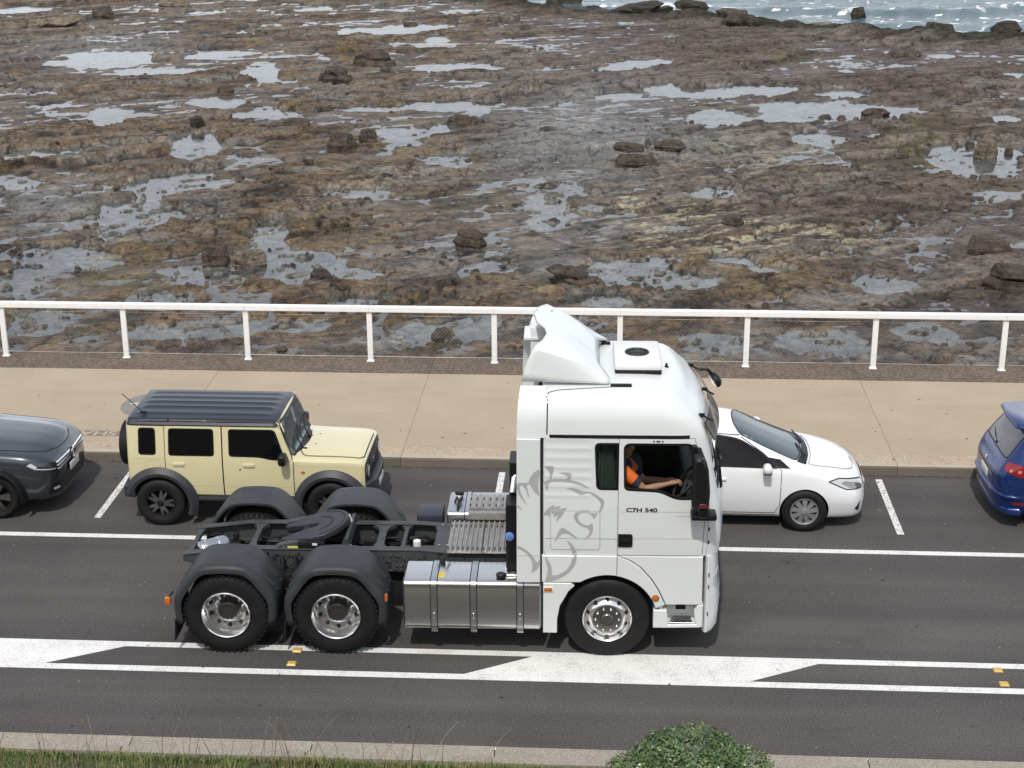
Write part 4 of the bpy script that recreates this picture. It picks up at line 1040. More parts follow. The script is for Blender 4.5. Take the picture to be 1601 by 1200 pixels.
strip(cabB, [(0.80, 1.90), (1.11, 1.905)], 'near', 0.008, 0.0095).build('door_crease_shade', 'shade_grey', door, None, False)
def shrink(poly, d): return inset(poly, d)
for nm_, pl, gm_ in (('door_glass', WIN, 'glass_clear'), ('sleeper_window', CWIN, 'glass_clear')):
    g_ = patch(cabB, shrink(pl, 0.004), 'near', -0.03, (), 0.08, 0.0).build(nm_, gm_, door if nm_ == 'door_glass' else truck, 60, False); mirrored(g_)
    s_ = strip(cabB, pl, 'near', 0.028, 0.0085 if nm_ == 'door_glass' else 0.003, True).build('window_seal', 'plastic_black', truck, None, False); mirrored(s_)
wsg = patch(cabB, shrink(WSC, 0.004), 'front', -0.02, (), 0.10, 0.0).build('windscreen', 'glass_wind', truck, 60, False)
# small dark bits above the door window
for i, xx in enumerate((0.51, 0.56, 0.61)): patch(cabB, rpoly([(xx-.011 if i != 1 else xx-.022, 2.828), (xx+.011 if i != 1 else xx+.022, 2.828), (xx+.011 if i != 1 else xx+.022, 2.846), (xx-.011 if i != 1 else xx-.022, 2.846)], 0.006), 'near', 0.010, (), 0.05, 0.005).build('door_vent', 'ink', door, None, False)
# drip rail along the roof joint, ribbed rear side, locker hatch, seams
both(patch(cabB, [(-0.785, 2.872), (0.925, 2.872), (0.925, 2.908), (-0.785, 2.908)], 'near', 0.010, (), 0.09, 0.02), 'drip_rail', 'plastic_black', recalc=False)
def rib(x, z): return 0.006*max(0, math.sin((z-2.24)/0.118*2*math.pi))*min(1, max(0, (-0.19-x)/0.05), 1)
both(patch(cabB, [(-0.785, 2.06), (-0.185, 2.06), (-0.185, 2.866), (-0.785, 2.866)], 'near', 0.0015, (), 0.022, 0.006, rib), 'ribbed_panel', 'truck_white', smooth=60, recalc=False)
HATCH = rpoly([(-0.688, 1.447), (-0.102, 1.452), (-0.106, 1.953), (-0.690, 1.95)], 0.04)
both(patch(cabB, shrink(HATCH, 0.006), 'near', 0.005, (), 0.09, 0.01), 'locker_hatch', 'truck_white', smooth=60, recalc=False)
both(strip(cabB, HATCH, 'near', 0.012, 0.003, True), 'hatch_gap', 'shade_grey', smooth=None, recalc=False)
both(strip(cabB, [(-0.73, 3.30), (-0.735, 2.91)], 'near', 0.014, 0.003), 'roof_seam', 'gap', smooth=None, recalc=False)
both(strip(cabB, [(-0.745, -1.07), (-0.72, -1.0), (-0.62, -0.955), (0.02, -0.87)], 'top', 0.014, 0.003), 'roof_seam', 'gap', smooth=None, recalc=False)
both(strip(cabB, [(-0.75, 1.60), (1.08, 1.61)], 'near', 0.007, 0.0085), 'side_crease_shading', 'shade_grey', smooth=None, recalc=False)  # greyer band on the smooth side, painted as crease shade
# rear side fairings (cab extenders)
ext = MB().prism([(-1.093, 1.015), (-0.812, 1.015), (-0.812, 2.862), (-1.088, 2.862)], -1.245, -1.205, 'y', 0.008)
fair = ext.build('side_fairing', 'truck_white', truck, 30)
MB().box((-0.948, -1.2458, 1.375), (0.286, 0.004, 0.008)).build('panel_gap', 'shade_grey', fair, None)
mirrored(fair)
for s in (-1, 1): MB().box((-0.83, s*1.17, 1.95), (0.10, 0.05, 1.82)).build('fairing_backing', 'gap', truck, None)
u = MB(); pts = [(-1.215, 2.868), (-1.20, 3.04), (-1.16, 3.20), (-1.05, 3.345), (-0.93, 3.41)]
vs = []; 
for (y_, z_), xa in zip(pts, (-1.088, -1.085, -1.078, -1.062, -1.05)): vs += [(xa, y_, z_), (-0.745, y_-0.0, z_-0.0), (xa, y_+0.03, z_-0.005), (-0.745, y_+0.03, z_-0.005)]
fs = []
for i in range(4):
    a, b = i*4, i*4+4
    fs += [(a, a+1, b+1, b), (a+3, a+2, b+2, b+3), (a, b, b+2, a+2), (a+1, a+3, b+3, b+1)]
fs += [(0, 2, 3, 1), (16, 17, 19, 18)]
both(u.add(vs, fs), 'roof_side_fairing', 'truck_white', smooth=50)
# --- lower cab: skirt, wheel arch, side panel, step
def panel(poly, name, y0=-1.242, y1=-1.16, ch=0.007, material='truck_white'):
    return both(MB().prism(poly, y0, y1, 'y', ch), name, material, smooth=30)
AR = 0.605
panel([(-0.79, 1.022)]+[(x, z) for x, z in arc(0, 0.515, AR, 123, 80, 10)]+[(0.105, 1.372), (-0.79, 1.372)], 'cab_skirt')
panel([(x, z) for x, z in arc(0, 0.515, AR, 79.5, 17, 12)]+[(0.69, 0.735), (0.66, 0.80), (0.60, 0.93), (0.51, 1.075), (0.38, 1.225), (0.25, 1.315), (0.111, 1.372)], 'wheel_arch_flare', -1.246)
panel([(0.70, 0.738), (1.135, 0.742), (1.128, 1.372), (0.140, 1.372), (0.27, 1.318), (0.395, 1.228), (0.525, 1.078), (0.615, 0.93), (0.675, 0.80)], 'lower_side_panel', -1.240)
panel([(-0.775, 0.34), (-0.607, 0.34), (-0.606, 0.52), (-0.575, 0.70), (-0.47, 0.90), (-0.40, 0.97), (-0.44, 1.01), (-0.775, 1.01)], 'arch_rear_panel', -1.240)
# step housing with a tread
stp = MB()
stp.prism([(0.555, 0.42), (0.72, 0.42), (0.74, 0.50), (0.715, 0.66), (0.555, 0.66)], -1.235, -1.0, 'y', 0.01)
stp.prism([(1.06, 0.50), (1.10, 0.43), (1.15, 0.44), (1.15, 0.735), (1.09, 0.735), (1.045, 0.66)], -1.235, -1.0, 'y', 0.01)
stp.prism([(0.70, 0.42), (1.12, 0.43), (1.12, 0.475), (0.70, 0.465)], -1.233, -1.0, 'y', 0.008)
stp.box((0.88, -1.02, 0.60), (0.46, 0.02, 0.29)); stp.box((0.63, -1.10, 0.70), (0.08, 0.2, 0.08), 0.01)
sto = stp.build('step_housing', 'truck_white', truck, 30)
tr_ = MB(); tr_.prism([(0.745, -1.225), (1.045, -1.225), (1.00, -1.04), (0.785, -1.04)], 0.492, 0.474, 'z', 0.004)
tro = tr_.build('step_tread', 'alloy', sto)
gr = MB()
for i in range(6):
    for j in range(4): gr.box((0.80+0.038*i+0.019*(j % 2), -1.20+0.042*j, 0.494), (0.020, 0.026, 0.004), 0, Matrix.Rotation(0.7, 3, 'Z'))
gr.build('step_grip', 'chassis_dark', tro, None)['kind'] = 'stuff'
MB().box((0.895, -1.034, 0.635), (0.12, 0.012, 0.12), 0.005).build('step_opening', 'gap', sto)
mirrored(sto)
# --- front bumper and grille
def bloft(levels, xr):
    rings = [ring(z, xf, wd, xr) for z, xf, wd in levels]; n = len(rings[0]); vs = [p for r_ in rings for p in r_]
    fs = [tuple(range(n))[::-1], tuple(range((len(rings)-1)*n, len(rings)*n))]+[(i*n+j, i*n+(j+1) % n, (i+1)*n+(j+1) % n, (i+1)*n+j) for i in range(len(rings)-1) for j in range(n)]
    return MB().add(vs, fs)
bm_ = bloft([(0.325, 1.33, 1.15), (0.35, 1.39, 1.20), (0.42, 1.425, 1.222), (0.60, 1.435, 1.236), (0.85, 1.425, 1.24), (1.10, 1.40, 1.236), (1.30, 1.39, 1.23), (1.372, 1.385, 1.215)], 1.152)
bumper = bm_.build('front_bumper', 'truck_white', truck, 40); bB = bvh_of(bumper.data)
for s in (-1, 1):
    fr_ = (lambda a, b: (9, a, b), (-1, 0, 0))
    patch(bB, rpoly([(s*0.72, 0.90), (s*1.17, 0.94), (s*1.19, 1.10), (s*0.74, 1.07)], 0.03), 'front', 0.006, (), 0.06, 0.02).build('headlamp', 'lamp_clear', bumper, 50, False)
sideHL = patch(bB, rpoly([(1.262, 0.985), (1.345, 0.965), (1.36, 1.085), (1.275, 1.075)], 0.015), 'near', 0.003, (), 0.03, 0.01).build('headlamp_side', mat('lamp_smoke', (0.13, 0.14, 0.16), 0.12, coat=0.8), bumper, 50, False); mirrored(sideHL)
patch(bB, rpoly([(1.285, 1.00), (1.33, 0.99), (1.34, 1.06), (1.295, 1.055)], 0.012), 'near', 0.006, (), 0.03, 0.01).build('headlamp_lens', 'lamp_clear', bumper, 50, False)
patch(bB, rpoly([(-0.68, 0.62), (0.68, 0.62), (0.68, 1.30), (-0.68, 1.30)], 0.05), 'front', 0.008, (), 0.15, 0.02).build('grille', 'plastic_black', bumper, 50, False)
strip(bB, [(1.17, 0.36), (1.175, 1.36)], 'near', 0.014, 0.003).build('corner_gap', 'gap', bumper, None, False)
for z_ in (0.62, 0.98, 1.14): MB().box((1.205, -1.238, z_), (0.016, 0.012, 0.05), 0.003).build('hinge_cover', 'chassis', bumper)
both(strip(cabB, [(1.165, 1.39), (1.18, 1.9), (1.15, 2.25)], 'near', 0.010, 0.003), 'corner_seam', 'shade_grey', smooth=None, recalc=False)
for z_ in (1.53, 1.70): patch(cabB, rpoly([(1.178, z_), (1.20, z_), (1.20, z_+0.045), (1.178, z_+0.045)], 0.008), 'near', 0.006, (), 0.05, 0.01).build('corner_clip', 'chassis', truck, None, False)
# --- sun visor, wipers
vz = MB(); vs = []; N = 15
for i in range(N):
    t_ = -1+2*i/(N-1); y_ = t_*1.06; bow = 0.10*(1-t_*t_); xb = 1.08+bow*1.1
    vs += [(xb+0.03, y_, 3.02), (xb+0.17-0.02*abs(t_), y_, 2.80), (xb+0.155-0.02*abs(t_), y_, 2.79), (xb+0.015, y_, 3.012)]
fs = [(4*i+k, 4*i+(k+1) % 4, 4*i+4+(k+1) % 4, 4*i+4+k) for i in range(N-1) for k in range(4)]+[(0, 1, 2, 3), (4*N-1, 4*N-2, 4*N-3, 4*N-4)]
viso = vz.add(vs, fs).build('sun_visor', mat('visor_smoke', (0.06, 0.055, 0.052), 0.12, coat=0.5), truck, 50)
br = MB()
for y_ in (-0.92, 0.0, 0.92): br.tube([(1.05+0.12*(1-(y_)**2), y_, 3.06), (1.20+0.10*(1-y_*y_), y_, 2.99)], 0.012, 6); br.box((1.06+0.12*(1-y_*y_), y_, 3.06), (0.07, 0.04, 0.04), 0.008)
br.build('visor_bracket', 'plastic_black', viso)
wp = MB(); wp.tube([(1.33, -0.93, 2.14), (1.31, -0.91, 2.45), (1.27, -0.88, 2.66)], 0.012, 6); wp.tube([(1.345, -0.96, 2.17), (1.285, -0.93, 2.66)], 0.008, 5); wp.tube([(1.39, 0.1, 2.15), (1.37, -0.3, 2.30), (1.36, -0.6, 2.36)], 0.012, 6)
wp.build('wiper', 'plastic_black', truck)
for s in (-0.9, 0.9): patch(cabB, [(s+0.035*math.cos(a), 3.04+0.028*math.sin(a)) for a in np.linspace(0, 6.28, 10)[:-1]], 'front', 0.006, (), 0.05, 0.02).build('marker_lamp', 'chassis_dark', truck, None, False)
# --- mirrors
mr = MB(); prof = rpoly([(0.945, 2.12), (1.14, 2.12), (1.155, 2.32), (1.125, 2.64), (1.06, 2.76), (0.955, 2.74)], 0.05)
mr.prism(prof, -1.56, -1.36, 'y', 0.03)
mir = mr.build('mirror', 'plastic_black', truck, 40)
m2 = MB(); m2.prism(rpoly([(1.03, 2.00), (1.145, 2.00), (1.15, 2.13), (1.03, 2.13)], 0.02), -1.54, -1.38, 'y', 0.02); m2.box((1.10, -1.38, 1.985), (0.30, 0.22, 0.075), 0.025); m2.tube([(1.10, -1.44, 2.02), (1.10, -1.42, 1.985)], 0.05, 10)
m2.build('mirror_arm', 'plastic_black', mir, 40)
MB().prism(rpoly([(1.02, 2.145), (1.125, 2.145), (1.115, 2.20), (1.03, 2.20)], 0.02), -1.572, -1.555, 'y', 0.004).build('indicator_lamp', mat('lamp_darkred', (0.13, 0.02, 0.03), 0.25), mir)
mb = MB(); mb.tube([(1.03, -1.30, 2.78), (1.06, -1.42, 2.72)], 0.028, 8); mb.prism(rpoly([(0.955, 2.64), (1.03, 2.64), (1.04, 2.76), (0.99, 2.80), (0.955, 2.80)], 0.03), -1.27, -1.20, 'y', 0.01); mb.build('mirror_arm', 'plastic_black', mir, 40)
mirrored(mir)
fm = MB(); fm.lathe([(0.0, -0.05), (0.07, -0.045), (0.105, -0.01), (0.11, 0.03), (0.10, 0.045), (0.0, 0.045)], 20, 'x'); fmo = fm.build('kerb_mirror', 'plastic_black', truck, 50, loc=(1.42, 1.14, 2.80)); fmo.rotation_euler = (R(0), R(28), R(200)); fmo.scale = (1, 1.25, 1)
MB().lathe([(0.0, 0.049), (0.088, 0.048), (0.09, 0.046)], 20, 'x').build('mirror_glass', 'chrome', fmo, 60)
MB().tube([(1.22, 0.98, 2.98), (1.30, 1.06, 2.96), (1.39, 1.13, 2.86)], 0.020, 8).build('mirror_arm', 'plastic_black', truck)
# --- roof: cooling unit, fittings, deflector
ac = MB(); ac.box((0, 0, 0.075), (0.57, 0.98, 0.075), 0.03); aco = ac.build('roof_cooler', 'white_plastic', truck, 40, loc=(0.345, 0.03, 3.405))
ab = MB(); ab.box((0.0, 0, 0.02), (0.555, 0.955, 0.07), 0.012); ab.build('cooler_base', 'plastic_black', aco)
for i in range(5): MB().box((-0.20+0.09*i, -0.482, 0.025), (0.06, 0.012, 0.026), 0.004).build('cooler_slot', 'gap', aco, None)
fan = MB(); fan.lathe([(0.0, 0.108), (0.06, 0.115), (0.065, 0.112), (0.085, 0.112), (0.09, 0.118), (0.145, 0.117), (0.15, 0.108)], 32, 'z'); fo_ = fan.build('cooler_fan', 'plastic_black', aco, 40, loc=(0, 0, 0.012))
fl = MB()
for a in range(16): fl.box((0.115*math.cos(a*math.pi/8), 0.115*math.sin(a*math.pi/8), 0.1185), (0.05, 0.004, 0.006), 0, Matrix.Rotation(a*math.pi/8, 3, 'Z'))
fl.build('fan_guard', 'gap', fo_, None)
for p_, d_ in (((0.13, -0.84, 3.385), (0.25, 0.06, 0.05)), ((-0.02, 0.74, 3.40), (0.12, 0.07, 0.05))):
    MB().box(p_, d_, 0.012, Matrix.Rotation(0.0, 3, 'Z')).build('roof_mount', 'plastic_black', truck)
MB().lathe([(0.0, 0.06), (0.012, 0.055), (0.02, 0.02), (0.035, 0.0)], 12, 'z').build('aerial_base', 'plastic_black', truck, 50, loc=(0.70, -0.12, 3.375))
# deflector: shell of strips from rear rim to front lip
rear = [(-1.04, 0.86, 3.44), (-1.01, 0.85, 3.56), (-0.965, 0.84, 3.70), (-0.905, 0.835, 3.83), (-0.885, 0.80, 3.86), (-0.79, 0.68, 3.905), (-0.742, 0.56, 3.955), (-0.765, 0.47, 4.0), (-0.86, 0.30, 4.015), (-0.90, 0.0, 4.02)]
frnt = [(-0.02, 0.84, 3.41), (0.0, 0.82, 3.43), (0.0, 0.79, 3.45), (-0.01, 0.74, 3.47), (-0.03, 0.69, 3.485), (-0.07, 0.60, 3.51), (-0.11, 0.50, 3.53), (-0.12, 0.36, 3.545), (-0.12, 0.2, 3.55), (-0.12, 0.0, 3.55)]
rs_ = np.array(chaikin(rear, 1, 0.12)); fs_ = np.array(chaikin(frnt, 1, 0.12)); NU = 14
rows = []
for i in range(NU):
    t_ = i/(NU-1); row = rs_*(1-t_)+fs_*t_; bul = math.sin(math.pi*t_); kk = np.linspace(0, 1, len(row)); row = row+np.stack([0*kk, 0.03*bul*np.sin(np.pi*np.clip(kk*1.25, 0, 1)), 0.055*bul*np.clip(kk*2.2-0.2, 0, 1)], 1); rows.append(row)
vs = []; n2_ = len(rs_)
for row in rows: vs += [tuple(p) for p in row]+[(p[0], -p[1], p[2]) for p in row[-2::-1]]
W_ = 2*n2_-1; fs = [(i*W_+j, i*W_+j+1, (i+1)*W_+j+1, (i+1)*W_+j) for i in range(NU-1) for j in range(W_-1)]
df = MB().add(vs, fs).build('air_deflector', 'truck_white', truck, 24); sd = df.modifiers.new('thickness', 'SOLIDIFY'); sd.thickness = 0.035; sd.offset = -1
bx = MB(); bx.box((-0.86, 0.34, 3.58), (0.20, 0.46, 0.44), 0.02); bx.box((-0.91, 0.34, 3.66), (0.26, 0.50, 0.025)); bxo = bx.build('deflector_box', 'truck_white', truck)
MB().tube([(-0.80, 0.52, 3.42), (-0.78, 0.40, 3.80), (-0.70, 0.3, 3.95)], 0.018, 6).build('deflector_stay', 'chassis_dark', truck)
MB().box((-0.83, 0.42, 3.86), (0.08, 0.06, 0.05), 0.01).build('work_lamp', 'chassis_dark', truck)
MB().box((-0.55, 0, 3.43), (0.50, 1.4, 0.05)).build('deflector_foot', 'chassis_dark', truck)
# --- lion decal, traced in strokes, and model lettering
allB_me = bpy.data.meshes.new('t'); bmx = bmesh.new(); bmx.from_mesh(cab_me); bmx.from_mesh(fair.data)
for o_ in truck.children:
    if o_.name.split('.')[0] in ('cab_skirt', 'locker_hatch', 'ribbed_panel'): bmx.from_mesh(o_.data)
allB = BVHTree.FromBMesh(bmx); bmx.free()
def lz(c): return (-1.225+c[0]*0.001312, 2.660-c[1]*0.001445)
LION = [
 [(98, 240), (215, 238), (192, 262), (196, 318), (165, 272), (128, 258), (140, 330), (200, 448), (150, 385), (108, 318)],
 [(98, 428), (125, 445), (160, 486), (128, 470), (100, 448)],
 [(205, 258), (222, 200), (255, 152), (290, 128), (320, 118), (308, 175), (296, 240), (298, 300), (312, 360), (275, 330), (240, 290), (222, 248), (200, 262), (205, 320), (226, 378), (190, 330)],
 [(342, 104), (390, 92), (436, 95), (432, 150), (412, 212), (400, 210), (402, 170), (388, 130)],
 [(340, 238), (400, 212), (470, 206), (545, 208), (565, 188), (520, 165), (470, 156), (530, 150), (596, 154), (592, 192), (582, 214), (640, 226), (700, 248), (770, 290), (690, 268), (600, 240), (500, 228), (420, 232), (392, 248), (375, 320), (360, 272)],
 [(545, 288), (600, 284), (650, 294), (700, 314), (770, 318), (830, 350), (890, 390), (886, 440), (858, 498), (835, 500), (858, 455), (862, 415), (820, 370), (762, 330), (728, 330), (682, 346), (640, 326), (600, 306)],
 [(635, 500), (680, 482), (740, 480), (795, 492), (835, 498), (820, 530), (796, 560), (785, 525), (740, 498), (690, 500), (655, 520), (652, 550), (672, 585), (710, 610), (745, 618), (772, 604), (786, 590), (794, 640), (782, 690), (750, 728), (708, 750), (752, 702), (766, 660), (745, 640), (690, 622), (645, 592), (620, 550), (620, 520)],
 [(340, 558), (352, 505), (395, 458), (450, 430), (432, 462), (500, 442), (482, 474), (556, 458), (530, 500), (505, 540), (455, 590), (470, 545), (490, 515), (430, 550), (440, 505), (392, 540), (385, 570), (388, 525), (365, 530)],
 [(442, 778), (470, 690), (512, 632), (560, 660), (678, 748), (620, 722), (552, 684), (500, 700)],
 [(550, 742), (610, 790), (645, 850), (648, 920), (625, 990), (570, 1050), (490, 1100), (420, 1122), (358, 1126), (382, 1060), (385, 1000), (362, 930), (348, 840), (372, 905), (412, 970), (424, 1030), (420, 1072), (480, 1066), (545, 1030), (592, 970), (612, 900), (600, 835)],
 [(105, 802), (150, 815), (210, 855), (262, 915), (284, 955), (316, 920), (318, 975), (290, 1015), (232, 1052), (246, 990), (240, 935), (205, 885), (155, 845), (108, 828)]]
for st_ in LION:
    sm2 = [tuple(p) for p in chaikin([lz(c) for c in st_], 1, 0.2, True)]
    patch(allB, sm2, 'near', 0.0028, (), 0.035, 0.0).build('lion_decal', 'decal_grey', truck, None, False)
tme = text_mesh('C7H 540', 0.072, 'lettering', 1.38, bold=0.025); tme.materials.append(MATS['ink'])
to = bpy.data.objects.new('lettering', tme); COL.objects.link(to); to.parent = door; to.location = (0.385, -1.2455, 1.975); to.rotation_euler = (R(90), 0, 0)
# --- inside the cab
MB().box((0.30, 0, 1.47), (1.9, 2.2, 0.04)).build('cab_floor', 'interior', truck, None)
ds = MB(); ds.prism(rpoly([(0.98, 1.5), (1.30, 1.5), (1.28, 2.08), (1.05, 2.12), (0.94, 2.02)], 0.05), -1.1, 1.1, 'y'); ds.build('dashboard', 'interior_grey', truck)
for s in (-1, 1):
    se = MB(); se.box((0.22, s*0.62, 1.80), (0.52, 0.52, 0.14), 0.05); se.box((-0.06, s*0.62, 2.17), (0.14, 0.50, 0.72), 0.05, Matrix.Rotation(R(-12), 3, 'Y')); se.box((0.2, s*0.62, 1.60), (0.36, 0.36, 0.26), 0.02); se.build('seat', 'interior', truck, 40)
swc, swn = Vector((0.93, -0.80, 2.17)), Matrix.Rotation(R(-52), 3, 'Y')
sw = MB(); N = 36
sw.tube([swc+swn @ Vector((0.235*math.cos(2*math.pi*i/N), 0.235*math.sin(2*math.pi*i/N), 0)) for i in range(N+1)], 0.017, 8, False)
sw.tube([swc, swc+Vector((0.30, 0, -0.30))], 0.035, 8)
for a in (0, 120, 240): sw.tube([swc, swc+swn @ Vector((0.23*math.cos(R(a)), 0.23*math.sin(R(a)), 0))], 0.018, 6)
sw.build('steering_wheel', mat('wheel_grip', (0.05, 0.05, 0.055), 0.4), truck, 60)
cur = MB(); vs = []; 
for i in range(25):
    x_ = -0.19+0.30*i/24; yy = -1.12+0.022*math.sin(i*1.9); pin = 0.55+0.45*abs(0.5-0)*2
    vs += [(x_, yy, 2.90), (-0.04+(x_+0.04)*0.62, yy+0.01, 2.62), (-0.04+(x_+0.04)*0.9, yy, 2.12)]
cur.add(vs, [(3*i+k, 3*i+3+k, 3*i+4+k, 3*i+1+k) for i in range(24) for k in range(2)]).build('curtain', 'curtain', truck, 60, False)
bw = MB(); bw.box((-0.30, 0, 2.2), (0.03, 2.2, 1.5)); bw.box((-0.06, -1.02, 2.2), (0.44, 0.03, 1.5)); bw.build('sleeper_wall', 'interior', truck, None)

# --- chassis
for s in (-1, 1):
    rl = MB(); rl.prism([(-5.33, 0.86), (-5.10, 0.80), (-2.9, 0.76), (1.0, 0.72), (1.0, 0.98), (-1.9, 1.0), (-2.35, 1.035), (-4.6, 1.035), (-5.33, 0.945)], s*0.43-0.006, s*0.43+0.006, 'y')
    rl.prism([(-5.33, 0.945), (-4.6, 1.035), (-2.35, 1.035), (-1.9, 1.0), (1.0, 0.98), (1.0, 0.99), (-1.9, 1.012), (-2.35, 1.047), (-4.6, 1.047), (-5.33, 0.957)], s*0.44-s*0.10, s*0.44+s*0.008, 'y')
    rl.prism([(-5.10, 0.79), (-2.9, 0.75), (1.0, 0.71), (1.0, 0.72), (-2.9, 0.76), (-5.10, 0.80)], s*0.35, s*0.44, 'y')
    ro = rl.build('frame_rail', 'chassis', truck, None)
    hl = MB()
    for i in range(34): hl.lathe([(0.008, 0.0005), (0.0, 0.0006)], 8, 'z', (-4.55+i*0.065, s*0.385, 1.0475))
    for i in range(46): hl.lathe([(0.010, 0), (0.010, 0.008), (0.0, 0.009)] if s > 0 else [(0.010, 0), (0.010, -0.008), (0.0, -0.009)], 6, 'y', (-5.0+0.085*i, s*0.447, 0.90+0.05*((i*7) % 3-1)))
    hl.build('rail_holes', 'gap', ro, None)['kind'] = 'stuff'
def cross(x, wd=0.13, flare=0.10, z=1.04, name='cross_member', m='chassis'):
    pl = [(x-wd/2-flare, -0.36), (x-wd/2-flare*.3, -0.29), (x-wd/2, -0.2), (x-wd/2, 0.2), (x-wd/2-flare*.3, 0.29), (x-wd/2-flare, 0.36), (x+wd/2+flare, 0.36), (x+wd/2+flare*.3, 0.29), (x+wd/2, 0.2), (x+wd/2, -0.2), (x+wd/2+flare*.3, -0.29), (x+wd/2+flare, -0.36)]
    return MB().prism(pl, z, z-0.05, 'z', 0.006).build(name, m, truck)
cross(-5.26, 0.06, 0.03, 0.955); cross(-4.47, 0.07, 0.07, 1.034); cross(-2.86, 0.10, 0.11, 1.034); cross(-2.56, 0.05, 0.05, 1.03); cross(-2.06, 0.22, 0.04, 1.028); cross(-3.27, 0.07, 0.02, 1.06)
dk = MB()      # driveline and plumbing below the frame top
dk.box((-3.2, 0, 0.62), (4.2, 0.62, 0.16), 0.03); dk.tube([(-1.2, 0, 0.78), (-3.3, 0, 0.68)], 0.07, 12); dk.box((-1.1, 0, 0.85), (1.0, 0.6, 0.35), 0.05)
for x_ in (-3.3, -4.65): dk.tube([(x_, -0.9, 0.515), (x_, 0.9, 0.515)], 0.10, 12); dk.lathe([(0.0, -0.2), (0.16, -0.18), (0.23, -0.05), (0.23, 0.05), (0.16, 0.18), (0, 0.2)], 16, 'x', (x_, 0, 0.54))
dk.tube([(0, -0.9, 0.5), (0, 0.9, 0.5)], 0.07, 10); dk.box((0.35, 0, 0.85), (1.5, 0.7, 0.6), 0.05)
dk.build('driveline', 'chassis_dark', truck, 40)
hs = MB()
for i in range(26):
    x_ = rnd.uniform(-5.1, -2.0); y_ = rnd.uniform(-0.3, 0.3); z_ = rnd.uniform(0.78, 0.94)
    hs.tube([(x_, y_, z_), (x_+rnd.uniform(.1, .3), y_+rnd.uniform(-.15, .15), z_+rnd.uniform(-.03, .08)), (x_+rnd.uniform(.3, .6), y_+rnd.uniform(-.2, .2), z_)], rnd.uniform(0.008, 0.02), 6)
hs.build('hoses', 'plastic_black', truck, 50)['kind'] = 'stuff'
vb = MB()
for i in range(60):
    x_ = rnd.uniform(-5.1, -2.1); y_ = rnd.uniform(-0.3, 0.3); vb.box((x_, y_, rnd.uniform(0.74, 0.92)), (rnd.uniform(.03, .14), rnd.uniform(.03, .12), rnd.uniform(.03, .1)), 0.006)
vb.build('valve_blocks', 'chassis_dark', truck, 30)['kind'] = 'stuff'
bolts = MB()
for i in range(120):
    x_ = rnd.choice([rnd.uniform(-4.25, -3.65), rnd.uniform(-4.9, -4.7), rnd.uniform(-2.75, -2.3), rnd.uniform(-4.1, -3.8)]); bolts.lathe([(0.014, 0), (0.014, -0.014), (0.0, -0.016)], 6, 'y', (x_, -0.452, rnd.uniform(0.78, 1.0)))
for x_, y_ in [(-4.05+0.11*i, -0.40) for i in range(8)]+[(-4.05+0.11*i, 0.40) for i in range(8)]+[(-3.22, -.33), (-3.32, -.33), (-3.22, .33), (-2.1, -.3), (-2.0, -.3), (-2.1, .3)]: bolts.lathe([(0.014, 0), (0.014, 0.014), (0.0, 0.018)], 6, 'z', (x_, y_, 1.048))
bolts.build('bolts', 'alloy', truck, None)['kind'] = 'stuff'
# suspension rods between the rear wheels
sr = MB()
for x_ in (-4.06, -3.90): sr.tube([(x_, -0.48, 0.98), (x_+0.02, -0.62, 0.80), (x_+0.0, -0.66, 0.45)], 0.026, 8)
sr.build('suspension_rods', 'chassis_dark', truck)['kind'] = 'stuff'
for s in (-1, 1): MB().box((-3.98, s*0.55, 0.72), (0.30, 0.16, 0.16), 0.03).build('suspension_block', 'chassis_dark', truck)
# fifth wheel
th = R(15)
def fw(x, y, z=0.0): # plate coordinates: pivot at (-3.70, 0, 1.17)
    x *= 0.88; y *= 0.9
    return (-3.66+x*math.cos(th)-z*math.sin(th), y, 1.165+x*math.sin(th)+z*math.cos(th))
out = arc(0.0, 0, 0.46, -80, 80, 18)+[(-0.06, 0.45), (-0.30, 0.36), (-0.52, 0.26), (-0.55, 0.22), (-0.52, 0.18), (-0.25, 0.09), (-0.03, 0.05), (0.02, 0.0), (-0.03, -0.05), (-0.25, -0.09), (-0.52, -0.18), (-0.55, -0.22), (-0.52, -0.26), (-0.30, -0.36), (-0.06, -0.45)]
f5 = MB(); n = len(out); ins = inset(out, 0.012)
f5.add([fw(*p, 0.03) for p in ins]+[fw(*p, 0.018) for p in out]+[fw(*p, -0.035) for p in out], [tuple(range(n))]+[(k*n+i, k*n+(i+1) % n, (k+1)*n+(i+1) % n, (k+1)*n+i) for k in range(2) for i in range(n)]+[tuple(range(2*n, 3*n))[::-1]])
f5o = f5.build('fifth_wheel', mat('greased_iron', (0.026, 0.028, 0.034), 0.48, var=0.25, vscale=8, spec=0.3), truck, 30)
rg = MB()
for rr_ in (0.22, 0.40): rg.tube([fw(rr_*math.cos(R(a)), rr_*math.sin(R(a)), 0.030) for a in range(-80, 81, 10)], 0.006, 5)
rg.build('grease_groove', 'chassis_dark', f5o)
MB().box((-3.70, 0, 1.09), (0.34, 0.86, 0.10), 0.02).build('fifth_wheel_mount', 'chassis_dark', f5o)
for s in (-1, 1): MB().prism([(-4.16, 1.045), (-3.95, 1.05), (-3.78, 1.12), (-3.80, 1.14), (-4.10, 1.08)], s*0.30, s*0.40, 'y').build('ramp', 'chassis', f5o)
MB().box((-3.93, -0.452, 1.075), (0.13, 0.006, 0.03)).build('yellow_tag', mat('tag_yellow', (0.60, 0.55, 0.18), 0.5), f5o, None); MB().box((-3.65, -0.46, 1.12), (0.06, 0.006, 0.03)).build('white_tag', 'white_plastic', f5o, None)
